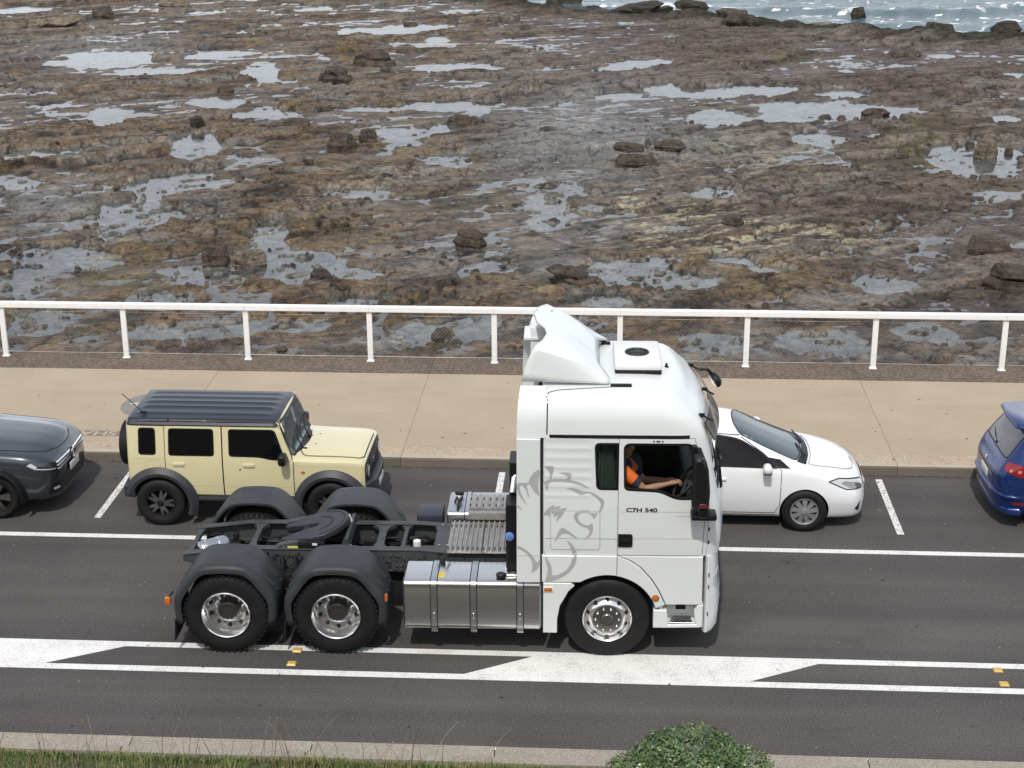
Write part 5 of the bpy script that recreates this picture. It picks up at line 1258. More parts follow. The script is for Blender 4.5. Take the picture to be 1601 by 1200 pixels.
MB().box((-3.27, 0.10, 1.235), (0.02, 0.05, 0.10), 0.004, Matrix.Rotation(R(-20), 3, 'Y')).build('white_tag', 'white_plastic', f5o, None)
MB().prism([(-3.34, 1.05), (-3.22, 1.05), (-3.24, 1.17), (-3.28, 1.17)], -0.40, 0.40, 'y').build('mount_angle', 'chassis', f5o, None)
# air reservoir, filter, small boxes
arv = MB().lathe([(0.0, -0.22), (0.07, -0.21), (0.115, -0.18), (0.12, -0.14), (0.12, 0.14), (0.115, 0.18), (0.07, 0.21), (0, 0.22)], 24, 'x').build('air_reservoir', 'steel', truck, 50, loc=(-5.03, -0.06, 0.88)); arv.rotation_euler = (0, 0, R(38))
for x_ in (-0.12, 0.06): MB().lathe([(0.124, -0.012), (0.124, 0.012)], 24, 'x', (x_, 0, 0)).build('reservoir_strap', 'alloy', arv, 50)
MB().lathe([(0.05, 0.80), (0.052, 0.98), (0.048, 1.02), (0.03, 1.03), (0.0, 1.032)], 20, 'z', (-2.40, -0.10, 0)).build('air_filter', 'white_plastic', truck, 40)
MB().box((-2.30, 0.80, 0.93), (0.34, 0.40, 0.26), 0.02).build('battery_box', mat('box_navy', (0.028, 0.032, 0.045), 0.5), truck)
# --- deck plates
def ribbed(x0, x1, y0, y1, z, nr):
    vs = []; m_ = nr*4
    for i in range(m_+1):
        h_ = (0, 0, 0.020, 0.020)[i % 4]; x_ = x0+(x1-x0)*i/m_
        vs += [(x_, y0, z+h_), (x_, y1, z+h_), (x_, y0, z-0.02), (x_, y1, z-0.02)]
    fs = []
    for i in range(m_): a = 4*i; b = a+4; fs += [(a, b, b+1, a+1), (a, a+2, b+2, b), (a+1, b+1, b+3, a+3), (a+2, a+3, b+3, b+2)]
    return MB().add(vs, fs)
for a, b, c_, d_, z_, k in ((-1.99, -1.555, -0.50, 0.40, 1.06, 7), (-1.545, -1.20, -0.50, 0.40, 1.06, 5), (-1.78, -1.27, 0.55, 0.98, 1.19, 6)):
    po = ribbed(a, b, c_, d_, z_, k).build('deck_plate', 'tread_plate', truck, 20)
    sl_ = MB()
    for i in range(k): 
        for y_ in (c_+0.10, d_-0.12): sl_.box((a+(b-a)*(i+0.2)/k, y_, z_+0.0005), (0.018, 0.10, 0.003))
    sl_.build('drain_slot', 'gap', po, None)['kind'] = 'stuff'
MB().box((-1.52, 0.47, 1.13), (0.52, 0.10, 0.10), 0.005).build('deck_step', 'tread_plate', truck)
# --- tanks
def tank(name, x0, x1, yc, hy, z0, z1, rr_, m):
    pl = rpoly([(yc-hy, z0), (yc+hy, z0), (yc+hy, z1), (yc-hy, z1)], rr_, 6); n = len(pl); mb = MB(); ins = inset(pl, 0.02)
    mb.add([(x0, *p) for p in ins]+[(x0+0.02, *p) for p in pl]+[(x1-0.02, *p) for p in pl]+[(x1, *p) for p in ins], [tuple(range(n))]+[(k*n+i, k*n+(i+1) % n, (k+1)*n+(i+1) % n, (k+1)*n+i) for k in range(3) for i in range(n)]+[tuple(range(3*n, 4*n))[::-1]])
    return mb.build(name, m, truck, 35), pl
def brushed(name, col, rough):
    m, nt, p = newmat(name); f = tex(nt, 2, 4, 0.6, stretch=(0.4, 6, 6)); p.inputs['Metallic'].default_value = 1.0; p.inputs['Base Color'].default_value = (*col, 1)
    nt.links.new(ramp(nt, f, [(0.3, (rough*.9,)*3), (0.7, (rough*1.12,)*3)]), p.inputs['Roughness']); p.inputs['Anisotropic'].default_value = 0.5; MATS[name] = m
brushed('tank_alloy', (0.68, 0.67, 0.65), 0.27)
tk, pl = tank('fuel_tank', -2.475, -0.80, -0.90, 0.315, 0.345, 1.0, 0.085, 'tank_alloy')
def strap(parent, x, pl, w_=0.07, t_=0.008, m='steel'):
    o_ = inset(pl, -t_); i_ = inset(pl, -0.0005); n = len(pl); mb = MB()
    mb.add([(x-w_/2, *p) for p in o_]+[(x+w_/2, *p) for p in o_]+[(x-w_/2, *p) for p in i_]+[(x+w_/2, *p) for p in i_], [(i, (i+1) % n, n+(i+1) % n, n+i) for i in range(n)]+[(2*n+i, 2*n+(i+1) % n, (i+1) % n, i) for i in range(n)]+[(n+i, n+(i+1) % n, 3*n+(i+1) % n, 3*n+i) for i in range(n)])
    s_ = mb.build('strap', m, parent, 35)
    st2 = MB(); st2.add([(x+q, *p) for q in (-w_/2-0.012, -w_/2-0.001) for p in inset(pl, -0.004)], [(i, (i+1) % n, n+(i+1) % n, n+i) for i in range(n)]); st2.add([(x+q, *p) for q in (w_/2+0.001, w_/2+0.012) for p in inset(pl, -0.004)], [(i, (i+1) % n, n+(i+1) % n, n+i) for i in range(n)]); st2.build('strap_rubber', 'gap', s_, 35)
    return s_
for x_ in (-2.10, -1.62, -1.055):
    s_ = strap(tk, x_, pl); MB().box((x_, -1.232, 0.55), (0.022, 0.02, 0.07), 0.006).build('strap_buckle', 'alloy', s_); MB().box((x_, -1.15, 0.335), (0.08, 0.10, 0.05), 0.008).build('strap_foot', 'steel', s_)
MB().lathe([(0.045, 0), (0.045, 0.02), (0.06, 0.02), (0.06, 0.045), (0.05, 0.055), (0, 0.056)], 20, 'z', (-1.29, -1.08, 0.999)).build('tank_cap', 'plastic_black', tk)
MB().box((-2.03, -1.03, 1.0012), (0.10, 0.13, 0.002)).build('tank_sticker', 'sticker_yellow', tk, None)
lb_ = MB()
for i in range(4): lb_.box((-2.03, -0.99-0.025*i, 1.0026), (0.075-0.012*i, 0.008, 0.001))
lb_.build('sticker_print', mat('sticker_ink', (0.45, 0.30, 0.03), 0.6), tk, None)['kind'] = 'stuff'
vl = MB(); vl.lathe([(0.03, 0), (0.03, 0.03), (0.02, 0.04), (0, 0.045)], 12, 'z', (-2.02, -0.72, 1.0)); vl.tube([(-2.02, -0.72, 1.03), (-1.98, -0.68, 1.09), (-1.95, -0.58, 1.06)], 0.014, 6); vl.tube([(-2.04, -0.72, 1.03), (-2.10, -0.66, 1.10), (-2.05, -0.52, 1.02)], 0.010, 6); vl.build('tank_sender', 'chassis_dark', tk)
ft, pl2 = tank('far_tank', -2.06, -1.20, 0.82, 0.36, 0.40, 1.165, 0.06, 'steel')
strap(ft, -1.80, pl2, 0.05); strap(ft, -1.235, pl2, 0.05)
MB().lathe([(0.05, 0), (0.05, 0.035), (0.062, 0.04), (0.062, 0.07), (0, 0.075)], 18, 'z', (-1.93, 1.02, 1.16)).build('tank_cap', 'plastic_black', ft)
MB().lathe([(0.058, 0.0), (0.058, 0.03)], 18, 'z', (-1.93, 1.02, 1.162)).build('tank_neck', 'chrome', ft)
hh = MB(); hh.tube([(-1.98, 0.80, 1.165), (-1.95, 0.82, 1.23), (-1.90, 0.72, 1.20), (-1.92, 0.52, 1.17)], 0.012, 6); hh.tube([(-1.91, 0.82, 1.165), (-1.88, 0.80, 1.24), (-1.93, 0.70, 1.20), (-1.93, 0.5, 1.15)], 0.012, 6); hh.build('tank_hose', 'plastic_black', ft)
# black upright canister behind the cab, with blue cap
cn = MB(); pl3 = rpoly([(-1.235, -0.98), (-1.06, -0.98), (-1.06, -0.62), (-1.235, -0.62)], 0.06); cn.prism(pl3, 1.03, 1.90, 'z', 0.03); cn.prism(rpoly([(-1.20, -0.60), (-1.06, -0.60), (-1.06, -0.2), (-1.20, -0.2)], 0.04), 1.1, 2.3, 'z', 0.03)
cno = cn.build('intake_canister', 'plastic_black', truck, 35)
MB().lathe([(0.05, 0), (0.055, -0.02), (0.055, -0.045), (0.04, -0.055), (0, -0.056)], 18, 'y', (-1.185, -0.955, 1.50)).build('blue_cap', 'cap_blue', cno)
MB().box((-1.14, -0.92, 1.02), (0.22, 0.24, 0.03), 0.006).build('canister_foot', 'alloy', cno)
MB().tube([(-1.16, -0.70, 1.95), (-1.14, -0.60, 2.1), (-1.08, -0.5, 2.2)], 0.035, 10).build('intake_hose', 'alloy', cno)
# --- rear fenders
def fender(xc):
    prof = [(xc-0.615, 0.40), (xc-0.635, 0.60), (xc-0.62, 0.78), (xc-0.40, 1.08), (xc-0.27, 1.18), (xc, 1.20), (xc+0.27, 1.18), (xc+0.40, 1.08), (xc+0.62, 0.78), (xc+0.635, 0.60), (xc+0.615, 0.40)]
    prof = chaikin(prof, 3, 0.2)
    secy = [(-0.62, -0.03), (-0.63, 0.0), (-1.16, 0.0), (-1.215, -0.008), (-1.25, -0.03), (-1.262, -0.06), (-1.262, -0.095), (-1.245, -0.095)]
    vs = []; n = len(secy)
    cx, cz = xc, 0.45
    for p in prof:
        d_ = Vector((p[0]-cx, p[1]-cz)); d_.normalize()
        vs += [(p[0]+d_.x*o_, y_, p[1]+d_.y*o_) for y_, o_ in secy]
    fs = [(i*n+j, i*n+j+1, (i+1)*n+j+1, (i+1)*n+j) for i in range(len(prof)-1) for j in range(n-1)]
    return MB().add(vs, fs)
def rear_fender(xc, flap):
    o = fender(xc).build('rear_fender', 'plastic_grey', truck, 50); sd = o.modifiers.new('thickness', 'SOLIDIFY'); sd.thickness = 0.012; sd.offset = 0
    for a in (42, 138):
        for y_ in (-0.80, -1.06):
            rb_ = MB(); c_ = Vector((xc+math.cos(R(a))*0.662, y_, 0.50+math.sin(R(a))*0.662)); rb_.box(c_, (0.26, 0.035, 0.03), 0.012, Matrix.Rotation(-R(a-90), 3, 'Y'))
            for q in (-0.19, 0.19): rb_.lathe([(0.013, 0), (0, 0.008)], 8, 'z', tuple(c_+Matrix.Rotation(-R(a-90), 3, 'Y') @ Vector((q, 0, 0.0))))
            rb_.build('fender_rib', 'chassis', o)['kind'] = 'stuff'
    if flap:
        MB().prism([(xc-0.655, 0.17), (xc-0.635, 0.17), (xc-0.61, 0.45), (xc-0.63, 0.45)], -1.24, -0.66, 'y').build('mud_flap', 'rubber', o)
    return o
for xc in (-4.65, -3.30):
    o = rear_fender(xc, True)
    f_ = mirrored(o); md = f_.modifiers.new('thickness', 'SOLIDIFY'); md.thickness = 0.012; md.offset = 0
    for ch in list(o.children): mirrored(ch, f_)
# lamps on fenders and cab
for p_, d_ in (((-5.345, -1.235, 0.71), (0.07, 0.07, 0.09)), ((-2.672, -1.262, 0.80), (0.035, 0.03, 0.10)), ((-0.715, -1.246, 0.925), (0.10, 0.02, 0.05))):
    MB().box(p_, d_, 0.01).build('side_lamp', 'lamp_amber', truck)
    if p_[0] > -1: MB().box((p_[0], p_[1]+0.004, p_[2]), (d_[0]+0.02, 0.016, d_[2]+0.02), 0.004).build('lamp_base', 'white_plastic', truck)
MB().tube([(-5.28, -1.20, 0.82), (-5.33, -1.23, 0.76)], 0.012, 6).build('lamp_stalk', 'chassis_dark', truck)
MB().lathe([(0.038, 0), (0.036, -0.012), (0.02, -0.018), (0, -0.02)], 18, 'y', (0.575, -1.246, 0.825)).build('side_lamp', 'lamp_amber', truck)
MB().lathe([(0.046, 0.002), (0.046, -0.006), (0.040, -0.010)], 18, 'y', (0.575, -1.246, 0.825)).build('lamp_base', mat('lamp_rim', (0.25, 0.12, 0.08), 0.4), truck)
MB().box((0.62, -1.06, 0.70), (0.16, 0.12, 0.06), 0.02).build('step_bracket', 'chassis_dark', truck)
# inner arch liners
for s in (-1, 1): MB().prism([(x, z) for x, z in arc(0, 0.515, 0.64, 172, 8, 16)]+[(x, z) for x, z in arc(0, 0.515, 0.62, 8, 172, 16)], s*1.20, s*0.75, 'y').build('arch_liner', 'gap', truck, None)
# --- truck wheels
TF = tyre_mesh(0.518, 0.315, 0.292, 0.014, 72); shaded(TF); TRr = tyre_mesh(0.518, 0.285, 0.292, 0.016, 72, 44); shaded(TRr, 30)
sw_ = MB()     # raised bands on the sidewall belong to the tyre mesh of the front wheel
rimF = MB().lathe([(0.292, 0.10), (0.298, -0.125), (0.305, -0.150), (0.298, -0.160), (0.286, -0.150), (0.280, -0.110), (0.262, -0.085), (0.215, -0.145), (0.19, -0.155), (0.185, -0.145), (0.0, -0.145)], 48, 'y').mesh('rim'); shaded(rimF)
holes = MB()
for k in range(10):
    a = 2*math.pi*(k+.5)/10; c_ = Vector((0.242*math.cos(a), -0.118, 0.242*math.sin(a))); nrm = Vector((math.cos(a)*0.75, -0.66, math.sin(a)*0.75)).normalized(); t1 = Vector((-math.sin(a), 0, math.cos(a))); t2_ = nrm.cross(t1)
    holes.add([c_+nrm*0.004+(t1*math.cos(q)+t2_*math.sin(q))*0.027 for q in np.linspace(0, 2*math.pi, 15)[:-1]], [tuple(range(14))])
holesF = holes.mesh('hand_hole', False)
plateF = MB().lathe([(0.178, -0.140), (0.175, -0.152), (0.16, -0.156), (0.085, -0.158), (0.082, -0.150), (0.07, -0.170), (0.06, -0.178), (0, -0.180)], 40, 'y').mesh('hub_cover'); shaded(plateF)
nut = MB()
for k in range(10):
    a = 2*math.pi*k/10; nut.lathe([(0.017, -0.155), (0.017, -0.172), (0.013, -0.184), (0.006, -0.190), (0, -0.191)], 10, 'y', (0.142*math.cos(a), 0, 0.142*math.sin(a)))
nutF = nut.mesh('wheel_nut'); shaded(nutF)
hubF = MB().lathe([(0.0, -0.10), (0.1, -0.09), (0.1, 0.1), (0, 0.1)], 16, 'y').mesh('wheel'); hubF.materials.append(MATS['chassis_dark'])
mat('polished', (0.95, 0.95, 0.94), 0.16, metal=0.9)
mat('hub_plate', (0.20, 0.185, 0.17), 0.35, metal=0.9, var=0.15)
for s in (-1, 1):
    wheel_obj(truck, (0, s*1.05, 0.517), TF, (('rim', rimF, 'polished'), ('hand_hole', holesF, 'gap'), ('hub_cover', plateF, 'hub_plate'), ('wheel_nut', nutF, 'alloy')), s, 'chassis_dark', hubF)
rimR = MB().lathe([(0.292, 0.13), (0.292, -0.10), (0.300, -0.130), (0.304, -0.146), (0.297, -0.154), (0.286, -0.146), (0.278, -0.11), (0.272, -0.02), (0.262, 0.025), (0.20, 0.085), (0.165, 0.10), (0.10, 0.105)], 48, 'y').mesh('rim'); shaded(rimR)
holes = MB()
for k in range(10):
    a = 2*math.pi*(k+.5)/10; nrm = Vector((-math.cos(a)*0.70, -0.71, -math.sin(a)*0.70)); c_ = Vector((0.231*math.cos(a), 0.055, 0.231*math.sin(a))); t1 = Vector((-math.sin(a), 0, math.cos(a))); t2_ = nrm.cross(t1)
    holes.add([c_+nrm*0.005+(t1*math.cos(q)+t2_*math.sin(q))*0.027 for q in np.linspace(0, 2*math.pi, 15)[:-1]], [tuple(range(14))])
holesR = holes.mesh('hand_hole', False)
hb = MB().lathe([(0.125, 0.11), (0.125, 0.0), (0.118, -0.03), (0.105, -0.045), (0.10, -0.04), (0.0, -0.04)], 32, 'y')
for k in range(12): a = 2*math.pi*k/12; hb.lathe([(0.011, -0.035), (0.011, -0.055), (0, -0.057)], 6, 'y', (0.10*math.cos(a), 0, 0.10*math.sin(a)))
hubR = hb.mesh('wheel'); shaded(hubR); hubR.materials.append(mat('hub_black', (0.045, 0.043, 0.042), 0.5, metal=0.4, var=0.3, vscale=25))
nut = MB()
for k in range(10):
    a = 2*math.pi*k/10; nut.lathe([(0.016, 0.10), (0.016, 0.075), (0.008, 0.062), (0, 0.06)], 8, 'y', (0.15*math.cos(a), 0, 0.15*math.sin(a)))
nutR = nut.mesh('wheel_nut'); shaded(nutR)
for xc in (-3.30, -4.65):
    for s in (-1, 1):
        w_ = wheel_obj(truck, (xc, s*1.085, 0.517), TRr, (('rim', rimR, 'polished'), ('hand_hole', holesR, 'gap'), ('wheel_nut', nutR, 'chrome')), s, 'hub_black', hubR)
        it = link('tyre', TRr, w_, 'rubber', None, (0, 0.325, 0))
# ================================================================== the driver
def remeshed(name, mb, vox, smooth_it=4):
    me = mb.mesh(name); o = bpy.data.objects.new(name, me); COL.objects.link(o)
    md = o.modifiers.new('r', 'REMESH'); md.mode = 'VOXEL'; md.voxel_size = vox
    sm3 = o.modifiers.new('s', 'SMOOTH'); sm3.factor = 0.5; sm3.iterations = smooth_it
    bpy.context.view_layer.update(); nm_ = bpy.data.meshes.new_from_object(o.evaluated_get(bpy.context.evaluated_depsgraph_get())); bpy.data.objects.remove(o); nm_.shade_smooth(); return nm_
def ball(mb, c, r, n=14):
    vs = []; fs = []
    c = Vector(c); m_ = n//2
    for i in range(1, m_):
        th_ = math.pi*i/m_
        for j in range(n): a = 2*math.pi*j/n; vs.append(c+Vector((r[0]*math.sin(th_)*math.cos(a), r[1]*math.sin(th_)*math.sin(a), r[2]*math.cos(th_))))
    vs += [c+Vector((0, 0, r[2])), c-Vector((0, 0, r[2]))]; t_ = len(vs)-2
    for i in range(m_-2):
        for j in range(n): jj = (j+1) % n; fs.append((i*n+j, (i+1)*n+j, (i+1)*n+jj, i*n+jj))
    for j in range(n): jj = (j+1) % n; fs += [(t_, j, jj), (t_+1, (m_-2)*n+jj, (m_-2)*n+j)]
    mb.add(vs, fs)
def limb(mb, pts, rad, n=12):
    mb.tube(pts, rad, n)
    for p_, r_ in zip(pts, rad): ball(mb, p_, (r_,)*3, 10)
pers = empty('person', (0, 0, 0)); pers.parent = None
pers.matrix_world = Matrix.Translation((-0.031, 0, 0)) @ Matrix.Rotation(TR, 4, 'Z')
tag(pers, 'driver in an orange and navy work shirt at the steering wheel in the truck cab', 'person')
PY = -0.80; OX = 0.15
hip = Vector((0.11, PY, 1.93)); chest = Vector((0.15, PY, 2.26)); neck = Vector((0.165, PY+0.02, 2.43)); head = Vector((0.195, PY+0.04, 2.585))
shR, shL = Vector((0.175, PY-0.21, 2.37)), Vector((0.175, PY+0.20, 2.36))
elR, wrR = Vector((0.42, PY-0.26, 2.17)), Vector((0.69, PY-0.21, 2.215)); elL, wrL = Vector((0.44, PY+0.28, 2.06)), Vector((0.70, PY+0.18, 2.10))
bd = MB()
limb(bd, [hip, chest], [0.155, 0.16]); ball(bd, chest+Vector((0, 0, 0.06)), (0.115, 0.19, 0.12)); limb(bd, [chest+Vector((0, 0, .1)), neck, head-Vector((0.01, 0, 0.06))], [0.09, 0.058, 0.055])
ball(bd, head, (0.098, 0.078, 0.125), 20); ball(bd, head+Vector((0.035, 0, -0.07)), (0.055, 0.052, 0.05)); ball(bd, head+Vector((0.103, 0, -0.012)), (0.018, 0.014, 0.022)); ball(bd, head+Vector((-0.005, -0.08, -0.005)), (0.02, 0.012, 0.03)); ball(bd, head+Vector((-0.005, 0.08, -0.005)), (0.02, 0.012, 0.03))
for sh_, el_, wr_ in ((shR, elR, wrR), (shL, elL, wrL)):
    limb(bd, [sh_, (sh_+el_)/2, el_], [0.064, 0.055, 0.044]); limb(bd, [el_, el_*.6+wr_*.4, wr_], [0.044, 0.043, 0.029])
for s in (-1, 1):
    kn = Vector((0.50, PY+s*0.14, 1.93)); an_ = Vector((0.66, PY+s*0.12, 1.56)); limb(bd, [hip+Vector((0, s*0.09, -0.02)), kn], [0.095, 0.068]); limb(bd, [kn, an_], [0.062, 0.042]); limb(bd, [an_, an_+Vector((0.17, 0, -0.03))], [0.042, 0.032])
def hand(mb, wr_, fwd, side, rim_drop):
    fwd = fwd.normalized(); upv = Vector((0, 0, 1)); sd_ = side
    palm = wr_+fwd*0.055
    limb(mb, [wr_, palm+upv*0.006, palm+fwd*0.035+upv*0.008], [0.028, 0.032, 0.030], 10)
    for k, (o_, L_) in enumerate(((-0.033, 0.078), (-0.011, 0.088), (0.011, 0.082), (0.032, 0.064))):
        b_ = palm+fwd*0.045+sd_*o_+upv*0.008; p1 = b_+fwd*L_*0.45+upv*(0.014-0.004*k); p2 = p1+fwd*L_*0.36-upv*0.018; p3 = p2+fwd*L_*0.14-upv*0.03; limb(mb, [b_, p1, p2, p3], [0.0105, 0.0098, 0.009, 0.0078], 8)
    th0 = palm-fwd*0.02-sd_*0.03; limb(mb, [th0, th0-sd_*0.028+fwd*0.035-upv*0.004, th0-sd_*0.03+fwd*0.075-upv*0.012], [0.013, 0.0115, 0.0095], 8)
hand(bd, wrR, Vector((1, 0.18, 0.10)), Vector((0.0, -1.0, 0.0)), 0); hand(bd, wrL, Vector((1, -0.18, 0.06)), Vector((0.0, 1.0, 0.0)), 0)
bme = remeshed('body', bd, 0.0058, 3); link('body', bme, pers, 'skin')
sh = MB(); limb(sh, [hip+Vector((0, 0, -.02)), chest], [0.172, 0.177]); ball(sh, chest+Vector((0, 0, 0.065)), (0.132, 0.205, 0.13)); limb(sh, [chest+Vector((0, 0, .10)), neck-Vector((0, 0, .02))], [0.12, 0.075])
for sh_, el_ in ((shR, elR), (shL, elL)): limb(sh, [sh_, sh_*.5+el_*.5], [0.083, 0.078])
sme_ = remeshed('shirt', sh, 0.009, 4); shirt = link('shirt', sme_, pers, 'hi_vis_orange')
cf = MB()
for sh_, el_ in ((shR, elR), (shL, elL)): d_ = el_-sh_; cf.tube([sh_+d_*0.50, sh_+d_*0.60, sh_+d_*0.70], [0.085, 0.083, 0.080], 20)
cf.build('sleeve_cuff', 'navy_cloth', shirt, 60)
yk = MB(); ball(yk, chest+Vector((-0.0, 0, 0.115)), (0.138, 0.195, 0.10), 20); ykm = remeshed('yoke', yk, 0.01, 2); link('yoke', ykm, shirt, 'navy_cloth')
tr2 = MB()
for s in (-1, 1): kn = Vector((0.50, PY+s*0.14, 1.93)); an_ = Vector((0.66, PY+s*0.12, 1.56)); limb(tr2, [hip+Vector((0, s*0.09, -0.02)), kn], [0.112, 0.082]); limb(tr2, [kn, an_+Vector((0, 0, .03))], [0.078, 0.058])
link('trousers', remeshed('trousers', tr2, 0.011, 3), pers, 'navy_cloth')
hr = MB(); ball(hr, head+Vector((-0.022, 0, 0.03)), (0.098, 0.088, 0.112), 20); link('hair', remeshed('hair', hr, 0.009, 1), pers, 'hair')
ey = MB()
for s in (-1, 1): ball(ey, head+Vector((0.088, s*0.032, 0.01)), (0.012, 0.014, 0.010), 10)
ey.build('eyes', 'white_plastic', pers, 60); mo = MB(); ball(mo, head+Vector((0.082, 0, -0.068)), (0.012, 0.024, 0.006), 10); mo.build('mouth', mat('lip', (0.30, 0.12, 0.09), 0.5), pers, 60)
# ================================================================== cars
def car_body(keys, q=0.2, nx=90, it=2):
    """lofted body; keys: x, zb, ws, wm, zm, wh, zh, wr, zr, zc (all half widths and heights along the car)"""
    k = np.array(keys, float); xs = np.unique(np.concatenate([np.linspace(k[0, 0], k[-1, 0], nx), k[:, 0], k[0, 0]+np.array([.01, .03, .06]), k[-1, 0]-np.array([.01, .03, .06])]))
    P = [pchip(k[:, 0], k[:, i], xs) for i in range(1, 10)]
    rings = []
    for i, x in enumerate(xs):
        zb, ws, wm, zm, wh, zh, wr, zr, zc = (p[i] for p in P)
        half = [(0, zb), (ws-0.07, zb), (ws, zb+0.07), (wm, zm), (wh, zh), (wr, zr), (wr*0.55, zr+(zc-zr)*0.82), (0, zc)]
        half = chaikin(half, it, q); rings.append([(x, p[0], p[1]) for p in half]+[(x, -p[0], p[1]) for p in half[-2:0:-1]])
    n = len(rings[0]); vs = [p for r_ in rings for p in r_]
    fs = [tuple(range(n)), tuple(range((len(rings)-1)*n, len(rings)*n))[::-1]]+[(i*n+j, (i+1)*n+j, (i+1)*n+(j+1) % n, i*n+(j+1) % n) for i in range(len(rings)-1) for j in range(n)]
    return MB().add(vs, fs)
def arch_cut(x, z, r, y0=0.42):
    out = []
    for s in (-1, 1):
        me = MB().lathe([(r, y0*s), (r, 1.3*s)], 40, 'y', (x, 0, z)).mesh('c'); idx1(me, 'gap'); out.append(me)
    return out
class Car:
    def __init__(c, name, loc, label, cat, group, keys, paint, arches, q=0.2, nx=90, it=2, ang=30):
        c.root = empty(name, loc); tag(c.root, label, cat, group); c.paint = paint
        me = car_body(keys, q, nx, it).mesh('body'); me.materials.append(MATS[paint]); me.materials.append(MATS['gap']); c.B = bvh_of(me)
        c.body = link('body', me, c.root)
        cuts = []
        for a in arches: cuts += arch_cut(*a)
        boolean(c.body, cuts); c.body.data.shade_smooth(); c.body.data.set_sharp_from_angle(angle=R(ang))
    def patch(c, poly, view, name, material, off=0.004, holes=(), step=0.07, skirt=0.012, parent=None, mir=False, smooth=50, frame=None, offf=None):
        o = patch(c.B, poly, view, off, holes, step, skirt, offf, frame).build(name, material, parent or c.root, smooth, False)
        if mir: mirrored(o)
        return o
    def line(c, pts, view, name='panel_gap', width=0.010, off=0.003, closed=False, material='gap', parent=None, mir=False, frame=None):
        o = strip(c.B, pts, view, width, off, closed, frame=frame).build(name, material, parent or c.root, None, False)
        if mir: mirrored(o)
        return o
    def box(c, ctr, d, name, material, b=0.01, parent=None, mir=False, rot=None, smooth=40):
        o = MB().box(ctr, d, b, rot).build(name, material, parent or c.root, smooth)
        if mir: mirrored(o)
        return o
def car_wheels(c, xs, half, z, r, width, rimr, style, rim_mat, tyre_dark='rubber', paintm='gap'):
    T = tyre_mesh(r, width, rimr, 0.008, 48); shaded(T); hw = width/2
    rb = MB().lathe([(rimr, hw*.6), (rimr-.004, -hw*.55), (rimr+.008, -hw*.80), (rimr+.004, -hw*.92), (rimr-.012, -hw*.86), (rimr-.022, -hw*.6), (rimr-.03, 0.0)], 40, 'y'); rme = rb.mesh('rim'); shaded(rme)
    sp = MB(); n = style['n']; yo = -hw*style.get('out', .78)
    for k in range(n):
        a0 = 2*math.pi*k/n
        for da in style['split']:
            a = a0+da; ca_, sa_ = math.cos(a), math.sin(a); ti = Vector((-sa_, 0, ca_)); rd = Vector((ca_, 0, sa_)); tw = style.get('twist', 0)
            a2 = a0+da*style.get('conv', 1.0); rd0 = Vector((math.cos(a2), 0, math.sin(a2))); ti0 = Vector((-math.sin(a2), 0, math.cos(a2)))
            w0, w1 = style['w']; p0 = rd0*0.03; p1 = rd*(rimr-.012)+ti*tw
            vs_ = [p0+ti0*w0/2+Vector((0, yo-.012, 0)), p0-ti0*w0/2+Vector((0, yo-.012, 0)), p1-ti*w1/2+Vector((0, yo+.012, 0)), p1+ti*w1/2+Vector((0, yo+.012, 0))]
            vs_ += [v+Vector((0, .035, 0)) for v in vs_]; sp.add(vs_, [(0, 1, 2, 3), (4, 7, 6, 5), (0, 3, 7, 4), (1, 5, 6, 2), (0, 4, 5, 1), (3, 2, 6, 7)])
    spm = sp.mesh('spokes'); spm.shade_flat()
    cp = MB().lathe([(0.055, yo+.01), (0.052, yo-.018), (0.03, yo-.026), (0, yo-.027)], 20, 'y').mesh('centre_cap'); shaded(cp)
    hub = MB().lathe([(0.0, 0.01), (rimr*.86, 0.02), (rimr*.86, 0.06), (0, 0.07)], 24, 'y').mesh('wheel'); hub.materials.append(MATS['chassis_dark'])
    for x in xs:
        for s in (-1, 1):
            wheel_obj(c.root, (x, s*half, z), T, (('rim', rme, rim_mat), ('spokes', spm, style.get('mat', rim_mat)), ('centre_cap', cp, style.get('cap', rim_mat))), s, 'chassis_dark', hub)
def ell(cx, cy, rx, ry, n=20): return [(cx+rx*math.cos(2*math.pi*i/n), cy+ry*math.sin(2*math.pi*i/n)) for i in range(n)]
PARKED = 'cars parked along the promenade kerb'
mat('headlamp_dark', (0.03, 0.032, 0.036), 0.08, coat=1.0); mat('silver_wheel', (0.42, 0.42, 0.425), 0.38, metal=0.7, var=0.05)

